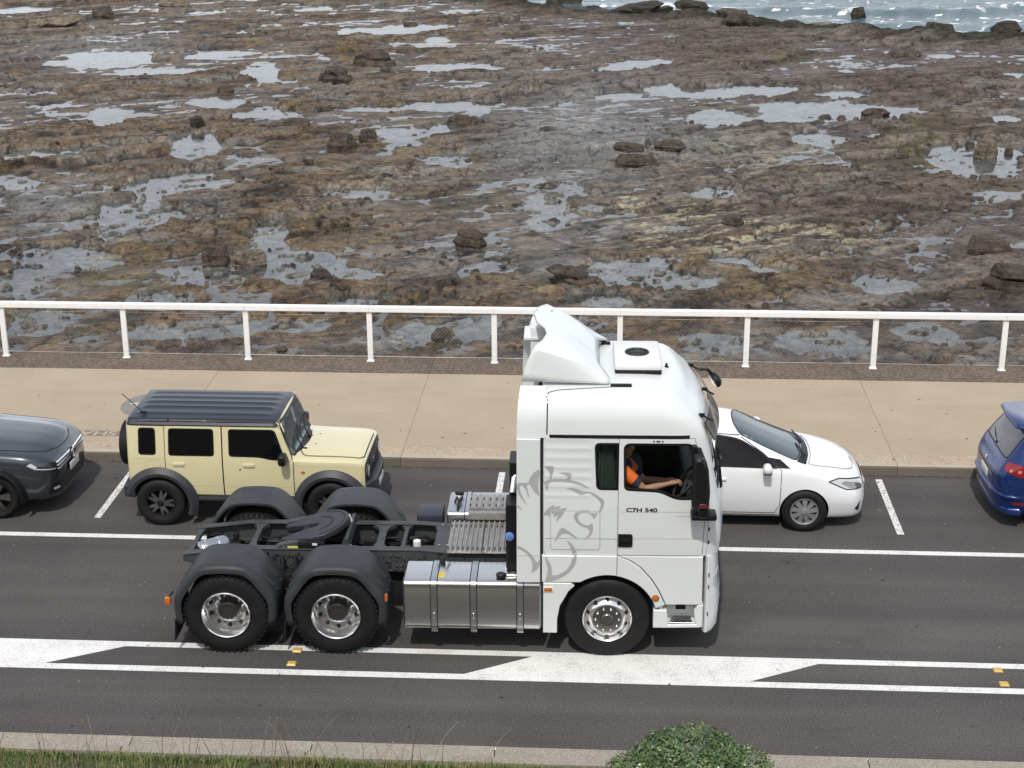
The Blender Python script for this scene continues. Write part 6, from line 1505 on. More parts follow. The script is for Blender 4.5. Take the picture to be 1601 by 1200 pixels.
# ------------------------------------------------------------------ boxy cream off-roader
JX0 = -3.985
J = Car('off_roader', (JX0, 3.15, 0), 'boxy cream off-roader with dark navy roof and black wheel flares', 'car', PARKED, [
 # x, zb, ws, wm, zm, wh, zh, wr, zr, zc
 (-2.955, 0.50, 0.690, 0.700, 0.75, 0.700, 1.03, 0.635, 1.565, 1.575),
 (-2.93, 0.46, 0.715, 0.735, 0.75, 0.735, 1.035, 0.655, 1.585, 1.61),
 (-2.5, 0.42, 0.725, 0.745, 0.75, 0.742, 1.035, 0.668, 1.59, 1.63),
 (-0.80, 0.40, 0.725, 0.745, 0.75, 0.740, 1.03, 0.665, 1.585, 1.625),
 (-0.735, 0.40, 0.725, 0.745, 0.75, 0.738, 1.03, 0.655, 1.555, 1.595),
 (-0.52, 0.40, 0.725, 0.743, 0.75, 0.735, 1.02, 0.665, 1.06, 1.085),
 (-0.45, 0.40, 0.722, 0.742, 0.75, 0.735, 1.015, 0.66, 1.05, 1.075),
 (0.30, 0.42, 0.712, 0.725, 0.75, 0.715, 1.00, 0.63, 1.025, 1.045),
 (0.44, 0.44, 0.700, 0.715, 0.75, 0.700, 0.985, 0.60, 1.00, 1.02),
 (0.485, 0.46, 0.66, 0.69, 0.74, 0.675, 0.955, 0.55, 0.965, 0.98)], 'cream_paint', [(0, 0.345, 0.47), (-2.5, 0.345, 0.47)], 0.11, 90, 2, 28)
jw = lambda *p, r=0.04: rpoly(list(p), r)
QW = jw((-2.775, 1.095), (-2.535, 1.095), (-2.535, 1.475), (-2.765, 1.475))
RW = jw((-2.335, 1.09), (-1.685, 1.09), (-1.685, 1.475), (-2.325, 1.475)); FW = rpoly([(-1.455, 1.09), (-1.02, 1.085), (-0.84, 1.045), (-0.655, 1.045), (-0.80, 1.475), (-1.455, 1.475)], [.04, .06, .06, .02, .05, .04])
for pl, nm_, gx in ((QW, 'quarter_window', None), (RW, 'rear_side_window', None), (FW, 'front_side_window', None)):
    J.patch(inset(pl, 0.006), 'near', nm_, 'glass_dark', 0.003, (), 0.05, 0.0, mir=True)
    J.line(pl, 'near', 'window_seal', 0.020, 0.0095 if nm_ != 'quarter_window' else 0.004, True, 'plastic_black', mir=True)
RD = [(-2.075, 0.475), (-1.565, 0.475), (-1.565, 1.535), (-2.395, 1.535), (-2.395, 0.86), (-2.24, 0.82), (-2.11, 0.66)]; FD = [(-1.555, 0.475), (-0.535, 0.475), (-0.535, 1.01), (-0.725, 1.535), (-1.555, 1.535)]
rdo = J.patch(inset(RD, 0.005), 'near', 'rear_door', 'cream_paint', 0.008, [RW], 0.08, 0.012, mir=True); fdo = J.patch(inset(FD, 0.005), 'near', 'front_door', 'cream_paint', 0.008, [FW], 0.08, 0.012, mir=True)
for d_, x_ in ((rdo, -2.20), (fdo, -1.18)):
    J.box((x_, -0.757, 0.955), (0.17, 0.022, 0.05), 'door_handle', 'cream_paint', 0.009, parent=d_); J.box((x_, -0.752, 0.935), (0.15, 0.012, 0.05), 'handle_recess', 'shade_grey', 0.004, parent=d_)
J.line(RD, 'near', 'door_gap', 0.012, 0.004, True, mir=True); J.line(FD, 'near', 'door_gap', 0.012, 0.004, True, mir=True)
J.line([(-2.08, 0.62), (-0.50, 0.62)], 'near', 'side_crease_shading', 0.008, 0.0095, material=mat('cream_shadow', (0.52, 0.47, 0.28), 0.5))
J.line([(-2.95, 1.03), (-2.40, 1.03)], 'near', 'side_crease_shading', 0.010, 0.002, material='cream_shadow')
J.line(jw((-2.69, 0.865), (-2.47, 0.865), (-2.47, 1.0), (-2.69, 1.0), r=0.03), 'near', 'fuel_flap', 0.007, 0.002, True, 'cream_shadow')
J.patch(ell(-1.31, 0.885, 0.013, 0.013, 10), 'near', 'door_lock', 'ink', 0.010, (), 0.05, 0.004)
J.patch(ell(-0.40, 0.86, 0.030, 0.018, 12), 'near', 'side_repeater', 'lamp_amber', 0.012, (), 0.05, 0.012, mir=True)
# roof cap with pressed ribs
def rr_(x, y): 
    v = 0.0
    for c_ in (-0.44, -0.22, 0.0, 0.22, 0.44): v = max(v, 0.020*max(0, 1-abs(y-c_)/0.045))
    return v*min(1, max(0, (x+2.86)/0.08), 1)*min(1, max(0, (-0.84-x)/0.1))
J.patch(rpoly([(-2.935, -0.655), (-0.775, -0.65), (-0.745, -0.5), (-0.745, 0.5), (-0.775, 0.65), (-2.935, 0.655)], 0.04), 'top', 'roof_panel', 'roof_navy', 0.012, (), 0.035, 0.05, smooth=40, offf=rr_)
J.line([(-2.94, 1.552), (-0.76, 1.552)], 'near', 'rain_gutter', 0.036, 0.016, material='roof_navy', mir=True)
J.line([(-2.94, 1.526), (-0.76, 1.526)], 'near', 'gutter_edge', 0.016, 0.012, material='plastic_black', mir=True)
an = MB().tube([(-2.74, -0.50, 1.655), (-3.02, -0.50, 1.93)], 0.006, 6); an.box((-2.73, -0.50, 1.655), (0.09, 0.05, 0.03), 0.012); an.build('aerial', 'plastic_black', J.root)
# windscreen
wsf = (lambda a, b: (3.0, a, b), (-1, 0, 0))
J.patch(rpoly([(-0.655, 1.095), (0.655, 1.095), (0.635, 1.555), (-0.635, 1.555)], 0.05), 'front', 'windscreen', mat('screen_tint', (0.05, 0.075, 0.085), 0.04, spec=0.9), 0.004, (), 0.09, 0.01)
J.line(rpoly([(-0.665, 1.085), (0.665, 1.085), (0.645, 1.565), (-0.645, 1.565)], 0.05), 'front', 'screen_seal', 0.028, 0.006, True, 'plastic_black')
for y_ in (-0.38, 0.12):
    J.box((-0.44, y_, 1.085), (0.10, 0.05, 0.035), 'wiper_pivot', 'plastic_black', 0.012); MB().tube([(-0.46, y_, 1.10), (-0.545, y_+0.10, 1.20), (-0.60, y_+0.42, 1.29)], 0.010, 6).build('wiper', 'plastic_black', J.root)
# bonnet
BON = rpoly([(-0.47, -0.44), (-0.40, -0.585), (0.40, -0.565), (0.455, -0.48), (0.455, 0.48), (0.40, 0.565), (-0.40, 0.585), (-0.47, 0.44), (-0.39, 0.0)], [.05, .06, .05, .04, .04, .05, .06, .05, .6])
J.patch(inset(BON, 0.005), 'top', 'bonnet', 'cream_paint', 0.016, (), 0.06, 0.02, smooth=40, offf=lambda x, y: 0.012*min(1, max(0, (0.5-abs(y))/0.12))*min(1, (0.42-x)/0.1 if x < 0.42 else 0)); J.line(BON, 'top', 'bonnet_gap', 0.012, 0.006, True)
J.box((-0.36, 0.02, 1.085), (0.05, 0.09, 0.006), 'bonnet_label', 'shade_grey', 0.002)
for y_ in (-0.2, 0.2): J.box((-0.30, y_, 1.088), (0.03, 0.03, 0.014), 'washer_jet', 'ink', 0.005)
# front face
J.patch(rpoly([(-0.62, 0.66), (0.62, 0.66), (0.62, 0.945), (-0.62, 0.945)], 0.05), 'front', 'grille', 'plastic_black', 0.012, (), 0.12, 0.03)
for s in (-1, 1):
    hl = MB().lathe([(0.10, 0.46), (0.10, 0.512), (0.085, 0.522), (0.0, 0.526)], 24, 'x', (0, s*0.49, 0.80)).build('headlamp', 'lamp_clear', J.root); MB().lathe([(0.105, 0.505), (0.115, 0.515), (0.10, 0.52)], 24, 'x', (0, s*0.49, 0.80)).build('headlamp_rim', 'plastic_black', hl)
for k in range(5): J.box((0.505, -0.24+0.12*k, 0.80), (0.03, 0.045, 0.22), 'grille_slot', 'interior_grey', 0.008)
J.box((0.513, 0, 0.80), (0.012, 0.10, 0.08), 'grille_badge', 'chrome', 0.01)
bp = MB(); bp.prism(rpoly([(0.30, -0.755), (0.46, -0.70), (0.605, -0.42), (0.62, 0), (0.605, 0.42), (0.46, 0.70), (0.30, 0.755), (0.30, 0.5), (0.40, 0.3), (0.40, -0.3), (0.30, -0.5)], 0.04), 0.66, 0.42, 'z', 0.03); bpo = bp.build('front_bumper', mat('bumper_grey', (0.030, 0.032, 0.038), 0.5, var=0.1), J.root, 40)
J.box((0.618, 0, 0.50), (0.02, 0.37, 0.10), 'number_plate', 'plate', 0.004)
rb_ = MB(); rb_.prism(rpoly([(-2.86, -0.81), (-3.03, -0.77), (-3.06, -0.4), (-3.06, 0.4), (-3.03, 0.77), (-2.86, 0.81), (-2.86, 0.6), (-2.9, 0.3), (-2.9, -0.3), (-2.86, -0.6)], 0.03), 0.63, 0.44, 'z', 0.025); rb_.build('rear_bumper', 'bumper_grey', J.root, 40)
# wheel flares
def flare(c, xc, zc, r0, r1, yb, mt, a0=198, a1=-18, out=0.0):
    inn = arc(xc, zc, r0, a0, a1, 22); ou = arc(xc, zc, r1, a0, a1, 22); n = len(inn); vs = []
    for (xi, zi), (xo, zo) in zip(inn, ou): vs += [(xi, yb+0.05, zi), (xi, yb-0.075, zi), (xi*.6+xo*.4, yb-0.085, zi*.6+zo*.4), (xo, yb-0.025, zo), (xo, yb+0.05, zo)]
    fs = [(5*i+k, 5*i+k+1, 5*i+6+k, 5*i+5+k) for i in range(n-1) for k in range(4)]+[(0, 4, 3, 2, 1), tuple(5*(n-1)+k for k in range(5))]
    o = MB().add(vs, fs).build('wheel_flare', mt, c.root, 35); mirrored(o)
for x_, a0, a1 in ((0, 200, 22), (-2.5, 162, -20)): flare(J, x_, 0.345, 0.425, 0.555, -0.735, 'bumper_grey', a0, a1)
sl_ = MB(); sl_.box((-1.25, -0.70, 0.42), (1.66, 0.12, 0.06), 0.02); both_s = sl_.build('sill_step', 'bumper_grey', J.root); mirrored(both_s)
J.box((-1.25, 0, 0.36), (2.0, 1.1, 0.14), 'underbody', 'chassis_dark', 0.02); J.box((-2.5, 0, 0.345), (0.12, 1.2, 0.12), 'rear_axle', 'chassis_dark', 0.03); J.box((0, 0, 0.345), (0.12, 1.2, 0.12), 'front_axle', 'chassis_dark', 0.03)
mm_ = MB(); mm_.box((-0.66, -0.86, 1.10), (0.12, 0.20, 0.17), 0.045); mm_.box((-0.64, -0.75, 1.06), (0.07, 0.08, 0.06), 0.015); mo_ = mm_.build('door_mirror', 'plastic_black', J.root, 45); mirrored(mo_)
car_wheels(J, (0, -2.5), 0.705, 0.355, 0.355, 0.21, 0.212, {'n': 5, 'split': (-0.22, 0.22), 'w': (0.06, 0.030), 'mat': mat('dark_alloy', (0.17, 0.17, 0.175), 0.3, metal=0.8), 'conv': 0.5, 'cap': 'chassis_dark'}, 'chassis_dark')
# spare wheel on the tailgate
spt = tyre_mesh(0.335, 0.20, 0.20, 0.008, 40); shaded(spt); sp_o = link('spare_wheel', spt, J.root, 'rubber', None, (-3.12, 0.03, 0.98)); sp_o.rotation_euler = (0, 0, R(90))
MB().lathe([(0.0, -0.08), (0.20, -0.06), (0.20, 0.1), (0, 0.1)], 30, 'y').build('spare_cover', 'plastic_black', sp_o, 40)
J.patch(rpoly([(-0.55, 1.10), (0.55, 1.10), (0.52, 1.48), (-0.52, 1.48)], 0.05), 'rear', 'rear_window', 'glass_dark', 0.004)
for s in (-1, 1): J.box((-3.058, s*0.55, 0.53), (0.012, 0.20, 0.08), 'tail_lamp', 'lamp_red', 0.01)

# ------------------------------------------------------------------ generic hatchback details
def hatch_keys(nose, tail, cowl, rooff, roofr, tailtop, zh0, zh1, zroof, zbon, znose, w, wr, xr_h, zdeck=None):
    """nose/tail x, cowl x, roof front and rear x, tail glass foot, belt heights front/rear, roof height, bonnet heights, widths"""
    return None
# white hatchback, nose to the right, half hidden by the cab
H = Car('hatchback', (2.80, 3.46, 0), 'white hatchback parked behind the truck cab, nose to the right', 'car', PARKED, [
 (-3.36, 0.42, 0.60, 0.66, 0.62, 0.64, 0.90, 0.50, 1.04, 1.10),
 (-3.28, 0.30, 0.74, 0.80, 0.62, 0.76, 0.95, 0.55, 1.22, 1.27),
 (-2.95, 0.22, 0.80, 0.865, 0.62, 0.825, 0.97, 0.56, 1.36, 1.40),
 (-2.2, 0.19, 0.82, 0.88, 0.60, 0.845, 0.965, 0.575, 1.405, 1.465),
 (-1.35, 0.18, 0.82, 0.88, 0.58, 0.845, 0.955, 0.575, 1.40, 1.468),
 (-0.98, 0.18, 0.82, 0.88, 0.58, 0.842, 0.95, 0.575, 1.355, 1.42),
 (-0.55, 0.18, 0.82, 0.88, 0.58, 0.838, 0.945, 0.62, 1.165, 1.235),
 (-0.15, 0.18, 0.82, 0.88, 0.57, 0.825, 0.935, 0.67, 0.995, 1.06),
 (0.02, 0.18, 0.815, 0.878, 0.56, 0.81, 0.92, 0.64, 0.945, 0.995),
 (0.40, 0.17, 0.80, 0.865, 0.53, 0.765, 0.845, 0.58, 0.885, 0.925),
 (0.66, 0.17, 0.76, 0.82, 0.50, 0.69, 0.765, 0.50, 0.80, 0.835),
 (0.80, 0.17, 0.66, 0.715, 0.48, 0.58, 0.69, 0.40, 0.725, 0.75),
 (0.88, 0.19, 0.48, 0.54, 0.46, 0.44, 0.60, 0.30, 0.635, 0.655),
 (0.915, 0.24, 0.28, 0.32, 0.44, 0.27, 0.53, 0.18, 0.56, 0.575)], 'white_paint', [(0, 0.31, 0.352), (-2.6, 0.31, 0.352)], 0.20, 110, 2, 32)
def ws_patch(c, poly, name='windscreen', m='screen_tint', off=0.003):
    o = c.patch(poly, 'top', name, m, off, (), 0.08, 0.01); c.line(poly, 'top', 'screen_edge', 0.02, off+0.001, True, 'plastic_black'); return o
ws_patch(H, rpoly([(-0.125, -0.60), (-0.04, -0.35), (0.0, 0), (-0.04, 0.35), (-0.125, 0.60), (-0.93, 0.515), (-1.0, 0.3), (-1.02, 0), (-1.0, -0.3), (-0.93, -0.515)], [.05, .1, .2, .1, .05, .05, .1, .2, .1, .05]))
H.patch(rpoly([(0.02, -0.62), (0.085, -0.3), (0.10, 0), (0.085, 0.3), (0.02, 0.62), (-0.115, 0.62), (-0.03, 0.35), (0.01, 0), (-0.03, -0.35), (-0.115, -0.62)], 0.03), 'top', 'cowl_panel', 'plastic_black', 0.004, (), 0.06, 0.01)
for y_ in (-0.40, 0.15): MB().tube([(0.03, y_, 1.0), (-0.03, y_+0.20, 1.03), (-0.07, y_+0.40, 1.035)], 0.011, 6).build('wiper', 'plastic_black', H.root)
BN = [(0.055, -0.60), (0.115, -0.3), (0.13, 0), (0.115, 0.3), (0.055, 0.60), (0.30, 0.585), (0.58, 0.50), (0.72, 0.34), (0.765, 0.0), (0.72, -0.34), (0.58, -0.50), (0.30, -0.585)]
H.patch(inset(rpoly(BN, 0.06), 0.004), 'top', 'bonnet', 'white_paint', 0.007, (), 0.06, 0.012, smooth=60); H.line(rpoly(BN, 0.06), 'top', 'bonnet_gap', 0.008, 0.003, True)
HW = rpoly([(-0.40, 0.962), (-0.62, 1.135), (-0.95, 1.315), (-1.28, 1.365), (-1.30, 0.985)], [.02, .1, .12, .03, .03]); HW2 = rpoly([(-1.42, 0.99), (-1.40, 1.37), (-1.9, 1.375), (-2.3, 1.34), (-2.34, 1.01)], 0.04); HW3 = rpoly([(-2.42, 1.015), (-2.40, 1.33), (-2.68, 1.27), (-2.92, 1.10), (-2.8, 1.05)], 0.04)
for pl, nm_ in ((HW, 'front_side_window'), (HW2, 'rear_side_window'), (HW3, 'quarter_window')):
    H.patch(inset(pl, 0.006), 'near', nm_, 'glass_dark', 0.007, (), 0.035, 0.0, mir=True); H.line(pl, 'near', 'window_seal', 0.018, 0.008, True, 'plastic_black', mir=True)
H.patch([(-0.40, 0.962), (-0.22, 0.952), (-0.36, 1.05), (-0.56, 1.09)], 'near', 'quarter_trim', 'plastic_black', 0.0085, (), 0.03, 0.0, mir=True)
HD = [(-1.36, 0.275), (-0.42, 0.275), (-0.355, 0.40), (-0.345, 0.93), (-0.60, 1.13), (-0.95, 1.35), (-1.36, 1.39)]
H.line(HD, 'near', 'door_gap', 0.009, 0.0025, True, mir=True); H.line([(-2.05, 0.275), (-1.36, 0.275)], 'near', 'door_gap', 0.009, 0.0025, mir=True)
H.line([(-2.1, 0.235), (-0.38, 0.235)], 'near', 'sill_line', 0.010, 0.0025, mir=True)
H.box((-1.22, -0.875, 0.80), (0.19, 0.03, 0.035), 'door_handle', 'white_paint', 0.012, mir=True)
hm = MB(); hm.box((-0.56, -0.955, 1.005), (0.12, 0.20, 0.125), 0.045); hm.box((-0.52, -0.86, 0.965), (0.08, 0.08, 0.04), 0.012); hmo = hm.build('door_mirror', 'white_paint', H.root, 60); mirrored(hmo)
H.box((-0.555, -0.955, 0.945), (0.10, 0.16, 0.02), 'mirror_base', 'plastic_black', 0.006, mir=True)
f45 = (lambda a, b: (3*math.cos(R(38))+a*math.sin(R(38)), -3*math.sin(R(38))+a*math.cos(R(38)), b), (-math.cos(R(38)), math.sin(R(38)), 0))
def frame_deg(deg, ox=0.0): # looking at the car from the near front at an angle: a runs to the car's far side
    c_, s_ = math.cos(R(deg)), math.sin(R(deg)); return (lambda a, b: (ox+4*c_+a*s_, -4*s_+a*c_, b), (-c_, s_, 0))
hl_ = H.patch(rpoly([(-0.27, 0.765), (-0.06, 0.645), (0.26, 0.61), (0.35, 0.70), (0.14, 0.755), (-0.12, 0.80)], [.01, .06, .03, .02, .1, .05]), None, 'headlamp', 'lamp_clear', 0.004, (), 0.03, 0.006, frame=frame_deg(50), mir=True)
H.patch(rpoly([(-0.12, 0.735), (0.0, 0.655), (0.24, 0.615), (0.27, 0.655), (0.12, 0.712), (-0.04, 0.755)], 0.01), None, 'headlamp_bezel', mat('bezel', (0.30, 0.31, 0.27), 0.15, metal=0.6, coat=1.0), 0.006, (), 0.03, 0.004, frame=frame_deg(50), mir=True)
H.line(rpoly([(-0.27, 0.765), (-0.06, 0.645), (0.26, 0.61), (0.35, 0.70), (0.14, 0.755), (-0.12, 0.80)], 0.02), None, 'headlamp_edge', 0.014, 0.006, True, 'plastic_black', frame=frame_deg(50), mir=True)
H.patch(rpoly([(-0.16, 0.60), (0.5, 0.60), (0.5, 0.68), (-0.10, 0.685)], 0.015), None, 'side_grille', 'plastic_black', 0.006, (), 0.04, 0.008, frame=frame_deg(12), mir=True)
H.patch([(-0.12, 0.645), (0.45, 0.645), (0.45, 0.660), (-0.10, 0.660)], None, 'grille_trim', 'chrome', 0.012, (), 0.04, 0.008, frame=frame_deg(12), mir=True)
H.patch(rpoly([(-0.50, 0.60), (0.50, 0.60), (0.40, 0.655), (-0.40, 0.655)], 0.015), 'front', 'upper_grille', 'plastic_black', 0.006, (), 0.05, 0.01)
H.patch(rpoly([(-0.42, 0.625), (0.42, 0.625), (0.40, 0.640), (-0.40, 0.640)], 0.004), 'front', 'grille_trim', 'chrome', 0.012, (), 0.05, 0.01)
H.patch(rpoly([(-0.50, 0.26), (0.50, 0.26), (0.42, 0.46), (-0.42, 0.46)], 0.03), 'front', 'lower_grille', 'plastic_black', 0.005, (), 0.07, 0.01)
H.patch(rpoly([(-0.02, 0.33), (0.07, 0.28), (0.085, 0.45)], 0.02), None, 'fog_recess', 'plastic_black', 0.004, (), 0.04, 0.006, frame=frame_deg(45), mir=True)
H.box((0.925, 0, 0.50), (0.02, 0.37, 0.11), 'number_plate', 'plate', 0.004)
H.patch(rpoly([(-0.52, 1.06), (0.52, 1.06), (0.45, 1.30), (-0.45, 1.30)], 0.05), 'rear', 'rear_window', 'glass_dark', 0.004)
for s in (-1, 1): H.patch(rpoly([(s*0.50, 0.86), (s*0.72, 0.86), (s*0.70, 1.0), (s*0.52, 0.98)], 0.03), 'rear', 'tail_lamp', 'lamp_red', 0.005)
H.box((-1.3, 0, 0.20), (3.2, 1.3, 0.08), 'underbody', 'chassis_dark', 0.02)
car_wheels(H, (0, -2.6), 0.775, 0.318, 0.318, 0.205, 0.196, {'n': 9, 'split': (0,), 'w': (0.045, 0.075), 'twist': 0.03, 'out': 0.86, 'mat': 'silver_wheel', 'cap': 'silver_wheel'}, 'silver_wheel')

# ------------------------------------------------------------------ dark grey SUV at the left edge
S_ = Car('suv', (-8.97, 3.36, 0), 'dark grey SUV cut off by the left edge, chrome-lined grille facing right', 'car', PARKED, [
 (-3.58, 0.50, 0.66, 0.72, 0.75, 0.70, 1.02, 0.52, 1.15, 1.20),
 (-3.45, 0.36, 0.80, 0.86, 0.72, 0.82, 1.06, 0.58, 1.42, 1.47),
 (-3.0, 0.28, 0.85, 0.905, 0.72, 0.865, 1.06, 0.60, 1.545, 1.60),
 (-2.0, 0.26, 0.86, 0.915, 0.70, 0.875, 1.05, 0.62, 1.575, 1.635),
 (-1.45, 0.26, 0.86, 0.915, 0.70, 0.875, 1.045, 0.62, 1.56, 1.625),
 (-1.15, 0.26, 0.86, 0.915, 0.70, 0.872, 1.04, 0.63, 1.48, 1.545),
 (-0.62, 0.26, 0.86, 0.915, 0.68, 0.865, 1.03, 0.70, 1.115, 1.165),
 (-0.50, 0.26, 0.86, 0.915, 0.68, 0.86, 1.02, 0.70, 1.055, 1.10),
 (0.0, 0.26, 0.86, 0.912, 0.66, 0.845, 0.985, 0.66, 1.015, 1.06),
 (0.40, 0.25, 0.85, 0.90, 0.62, 0.83, 0.955, 0.62, 0.985, 1.025),
 (0.60, 0.25, 0.83, 0.87, 0.60, 0.79, 0.915, 0.58, 0.945, 0.985),
 (0.72, 0.25, 0.775, 0.81, 0.58, 0.735, 0.87, 0.52, 0.895, 0.93),
 (0.81, 0.26, 0.69, 0.715, 0.56, 0.65, 0.815, 0.44, 0.835, 0.865),
 (0.865, 0.28, 0.55, 0.57, 0.54, 0.52, 0.745, 0.34, 0.765, 0.79)], 'grey_paint', [(0, 0.345, 0.40), (-2.68, 0.345, 0.40)], 0.19, 110, 2, 32)
ws_patch(S_, rpoly([(-0.64, -0.68), (-0.56, -0.3), (-0.54, 0), (-0.56, 0.3), (-0.64, 0.68), (-1.16, 0.57), (-1.24, 0.3), (-1.25, 0), (-1.24, -0.3), (-1.16, -0.57)], 0.05))
S_.patch(rpoly([(-0.44, -0.70), (-0.40, 0), (-0.44, 0.70), (-0.62, 0.70), (-0.53, 0.3), (-0.515, 0), (-0.53, -0.3), (-0.62, -0.70)], 0.04), 'top', 'cowl_panel', 'plastic_black', 0.004, (), 0.07, 0.01)
for y_ in (-0.42, 0.16): MB().tube([(-0.44, y_, 1.10), (-0.56, y_+0.25, 1.165), (-0.66, y_+0.52, 1.22)], 0.012, 6).build('wiper', 'plastic_black', S_.root)
SB = rpoly([(-0.40, -0.71), (-0.36, 0), (-0.40, 0.71), (0.10, 0.69), (0.48, 0.64), (0.68, 0.50), (0.765, 0.25), (0.785, 0), (0.765, -0.25), (0.68, -0.50), (0.48, -0.64), (0.10, -0.69)], 0.06)
def crown(x, y): return 0.006*min(1, max(0, (0.50-abs(y)-0.12*max(0, x))/0.04))
S_.patch(inset(SB, 0.004), 'top', 'bonnet', 'grey_paint', 0.007, (), 0.045, 0.012, smooth=60, offf=crown); S_.line(SB, 'top', 'bonnet_gap', 0.010, 0.003, True)
SW = rpoly([(-0.80, 1.065), (-1.06, 1.30), (-1.30, 1.46), (-1.62, 1.52), (-1.64, 1.085)], 0.03); SW2 = rpoly([(-1.74, 1.085), (-1.72, 1.525), (-2.55, 1.50), (-2.62, 1.10)], 0.03)
for pl, nm_ in ((SW, 'front_side_window'), (SW2, 'rear_side_window')):
    S_.patch(inset(pl, 0.006), 'near', nm_, 'glass_dark', 0.007, (), 0.04, 0.0, mir=True); S_.line(pl, 'near', 'window_trim', 0.018, 0.003, True, 'plastic_black', mir=True)
S_.line([(-1.70, 0.36), (-0.62, 0.36), (-0.56, 0.55), (-0.58, 1.02)], 'near', 'door_gap', 0.010, 0.003, mir=True)
S_.line([(-0.50, 0.86), (0.42, 0.80)], 'near', 'side_crease_shading', 0.010, 0.003, material=mat('crease_highlight', (0.10, 0.11, 0.12), 0.3, metal=0.5), mir=True)  # lighter band painted as the highlight along the side crease
for s in (-1, 1): flare(S_, 0, 0.345, 0.40, 0.455, -0.905, 'plastic_black', 192, -8) if s < 0 else flare(S_, -2.68, 0.345, 0.40, 0.455, -0.905, 'plastic_black', 188, -10)
# grille of chrome bars between the lamps
S_.patch(rpoly([(-0.42, 0.655), (0.42, 0.655), (0.43, 0.80), (-0.43, 0.80)], 0.02), 'front', 'grille', 'plastic_black', 0.006, (), 0.05, 0.012)
for z_ in (0.685, 0.735, 0.785): S_.patch([(-0.58, z_), (0.58, z_), (0.58, z_+0.014), (-0.58, z_+0.014)], 'front', 'grille_bar', 'chrome' if z_ > 0.76 else mat('bar_silver', (0.62, 0.63, 0.64), 0.35, metal=0.2), 0.020, (), 0.05, 0.012)
S_.patch(rpoly([(-0.075, 0.66), (0.075, 0.66), (0.075, 0.81), (-0.075, 0.81)], 0.07), 'front', 'badge_plate', 'plastic_black', 0.022, (), 0.05, 0.01)
bg_ = MB(); cx_, bz = 0.905, 0.735
bg_.tube([(cx_, 0.072*math.cos(a), bz+0.072*math.sin(a)) for a in np.linspace(0, 2*math.pi, 25)], 0.008, 6, False)
for pts in (((-0.030, 0.062), (0, 0.008), (0.030, 0.062)), ((-0.060, 0.030), (-0.030, -0.058), (0, 0.0), (0.030, -0.058), (0.060, 0.030))): bg_.tube([(cx_, y_, bz+z_) for y_, z_ in pts], 0.0075, 5)
bg_.build('badge', 'chrome', S_.root)
S_.patch(rpoly([(-0.19, 0.83), (-0.04, 0.735), (0.26, 0.685), (0.28, 0.785), (0.10, 0.845), (-0.14, 0.885)], [.02, .06, .02, .02, .08, .04]), None, 'headlamp', 'headlamp_dark', 0.006, (), 0.03, 0.008, frame=frame_deg(50), mir=True)
S_.patch(rpoly([(-0.17, 0.83), (-0.08, 0.775), (-0.03, 0.80), (-0.11, 0.86)], 0.01), None, 'headlamp_lens', 'lamp_clear', 0.009, (), 0.03, 0.006, frame=frame_deg(50), mir=True)
S_.patch([(-0.08, 0.77), (0.25, 0.705), (0.25, 0.718), (-0.08, 0.786)], None, 'headlamp_strip', 'lamp_clear', 0.009, (), 0.03, 0.006, frame=frame_deg(50), mir=True)
S_.patch(rpoly([(-0.52, 0.33), (0.52, 0.33), (0.46, 0.56), (-0.46, 0.56)], 0.03), 'front', 'lower_grille', 'plastic_black', 0.006, (), 0.06, 0.01)
S_.patch(rpoly([(-0.02, 0.36), (0.30, 0.33), (0.30, 0.53), (0.05, 0.50)], 0.03), None, 'fog_recess', 'plastic_black', 0.005, (), 0.05, 0.008, frame=frame_deg(45), mir=True)
S_.patch(rpoly([(0.08, 0.405), (0.20, 0.395), (0.20, 0.43), (0.08, 0.435)], 0.01), None, 'fog_lamp', 'lamp_clear', 0.012, (), 0.05, 0.008, frame=frame_deg(45), mir=True)
S_.patch([(-0.62, 0.295), (0.62, 0.295), (0.62, 0.325), (-0.62, 0.325)], 'front', 'skid_strip', 'hub_plate', 0.012, (), 0.06, 0.012)
S_.box((0.905, 0, 0.57), (0.018, 0.37, 0.11), 'number_plate', 'plate', 0.004)
S_.box((-1.3, 0, 0.28), (3.4, 1.4, 0.08), 'underbody', 'chassis_dark', 0.02)
sm_o = MB().box((-0.86, -0.99, 1.10), (0.13, 0.20, 0.15), 0.05).build('door_mirror', 'grey_paint', S_.root, 60); mirrored(sm_o)
car_wheels(S_, (0, -2.68), 0.80, 0.345, 0.345, 0.225, 0.235, {'n': 5, 'split': (-0.16, 0.16), 'w': (0.05, 0.05), 'mat': 'hub_plate', 'conv': 0.6}, 'chassis_dark')

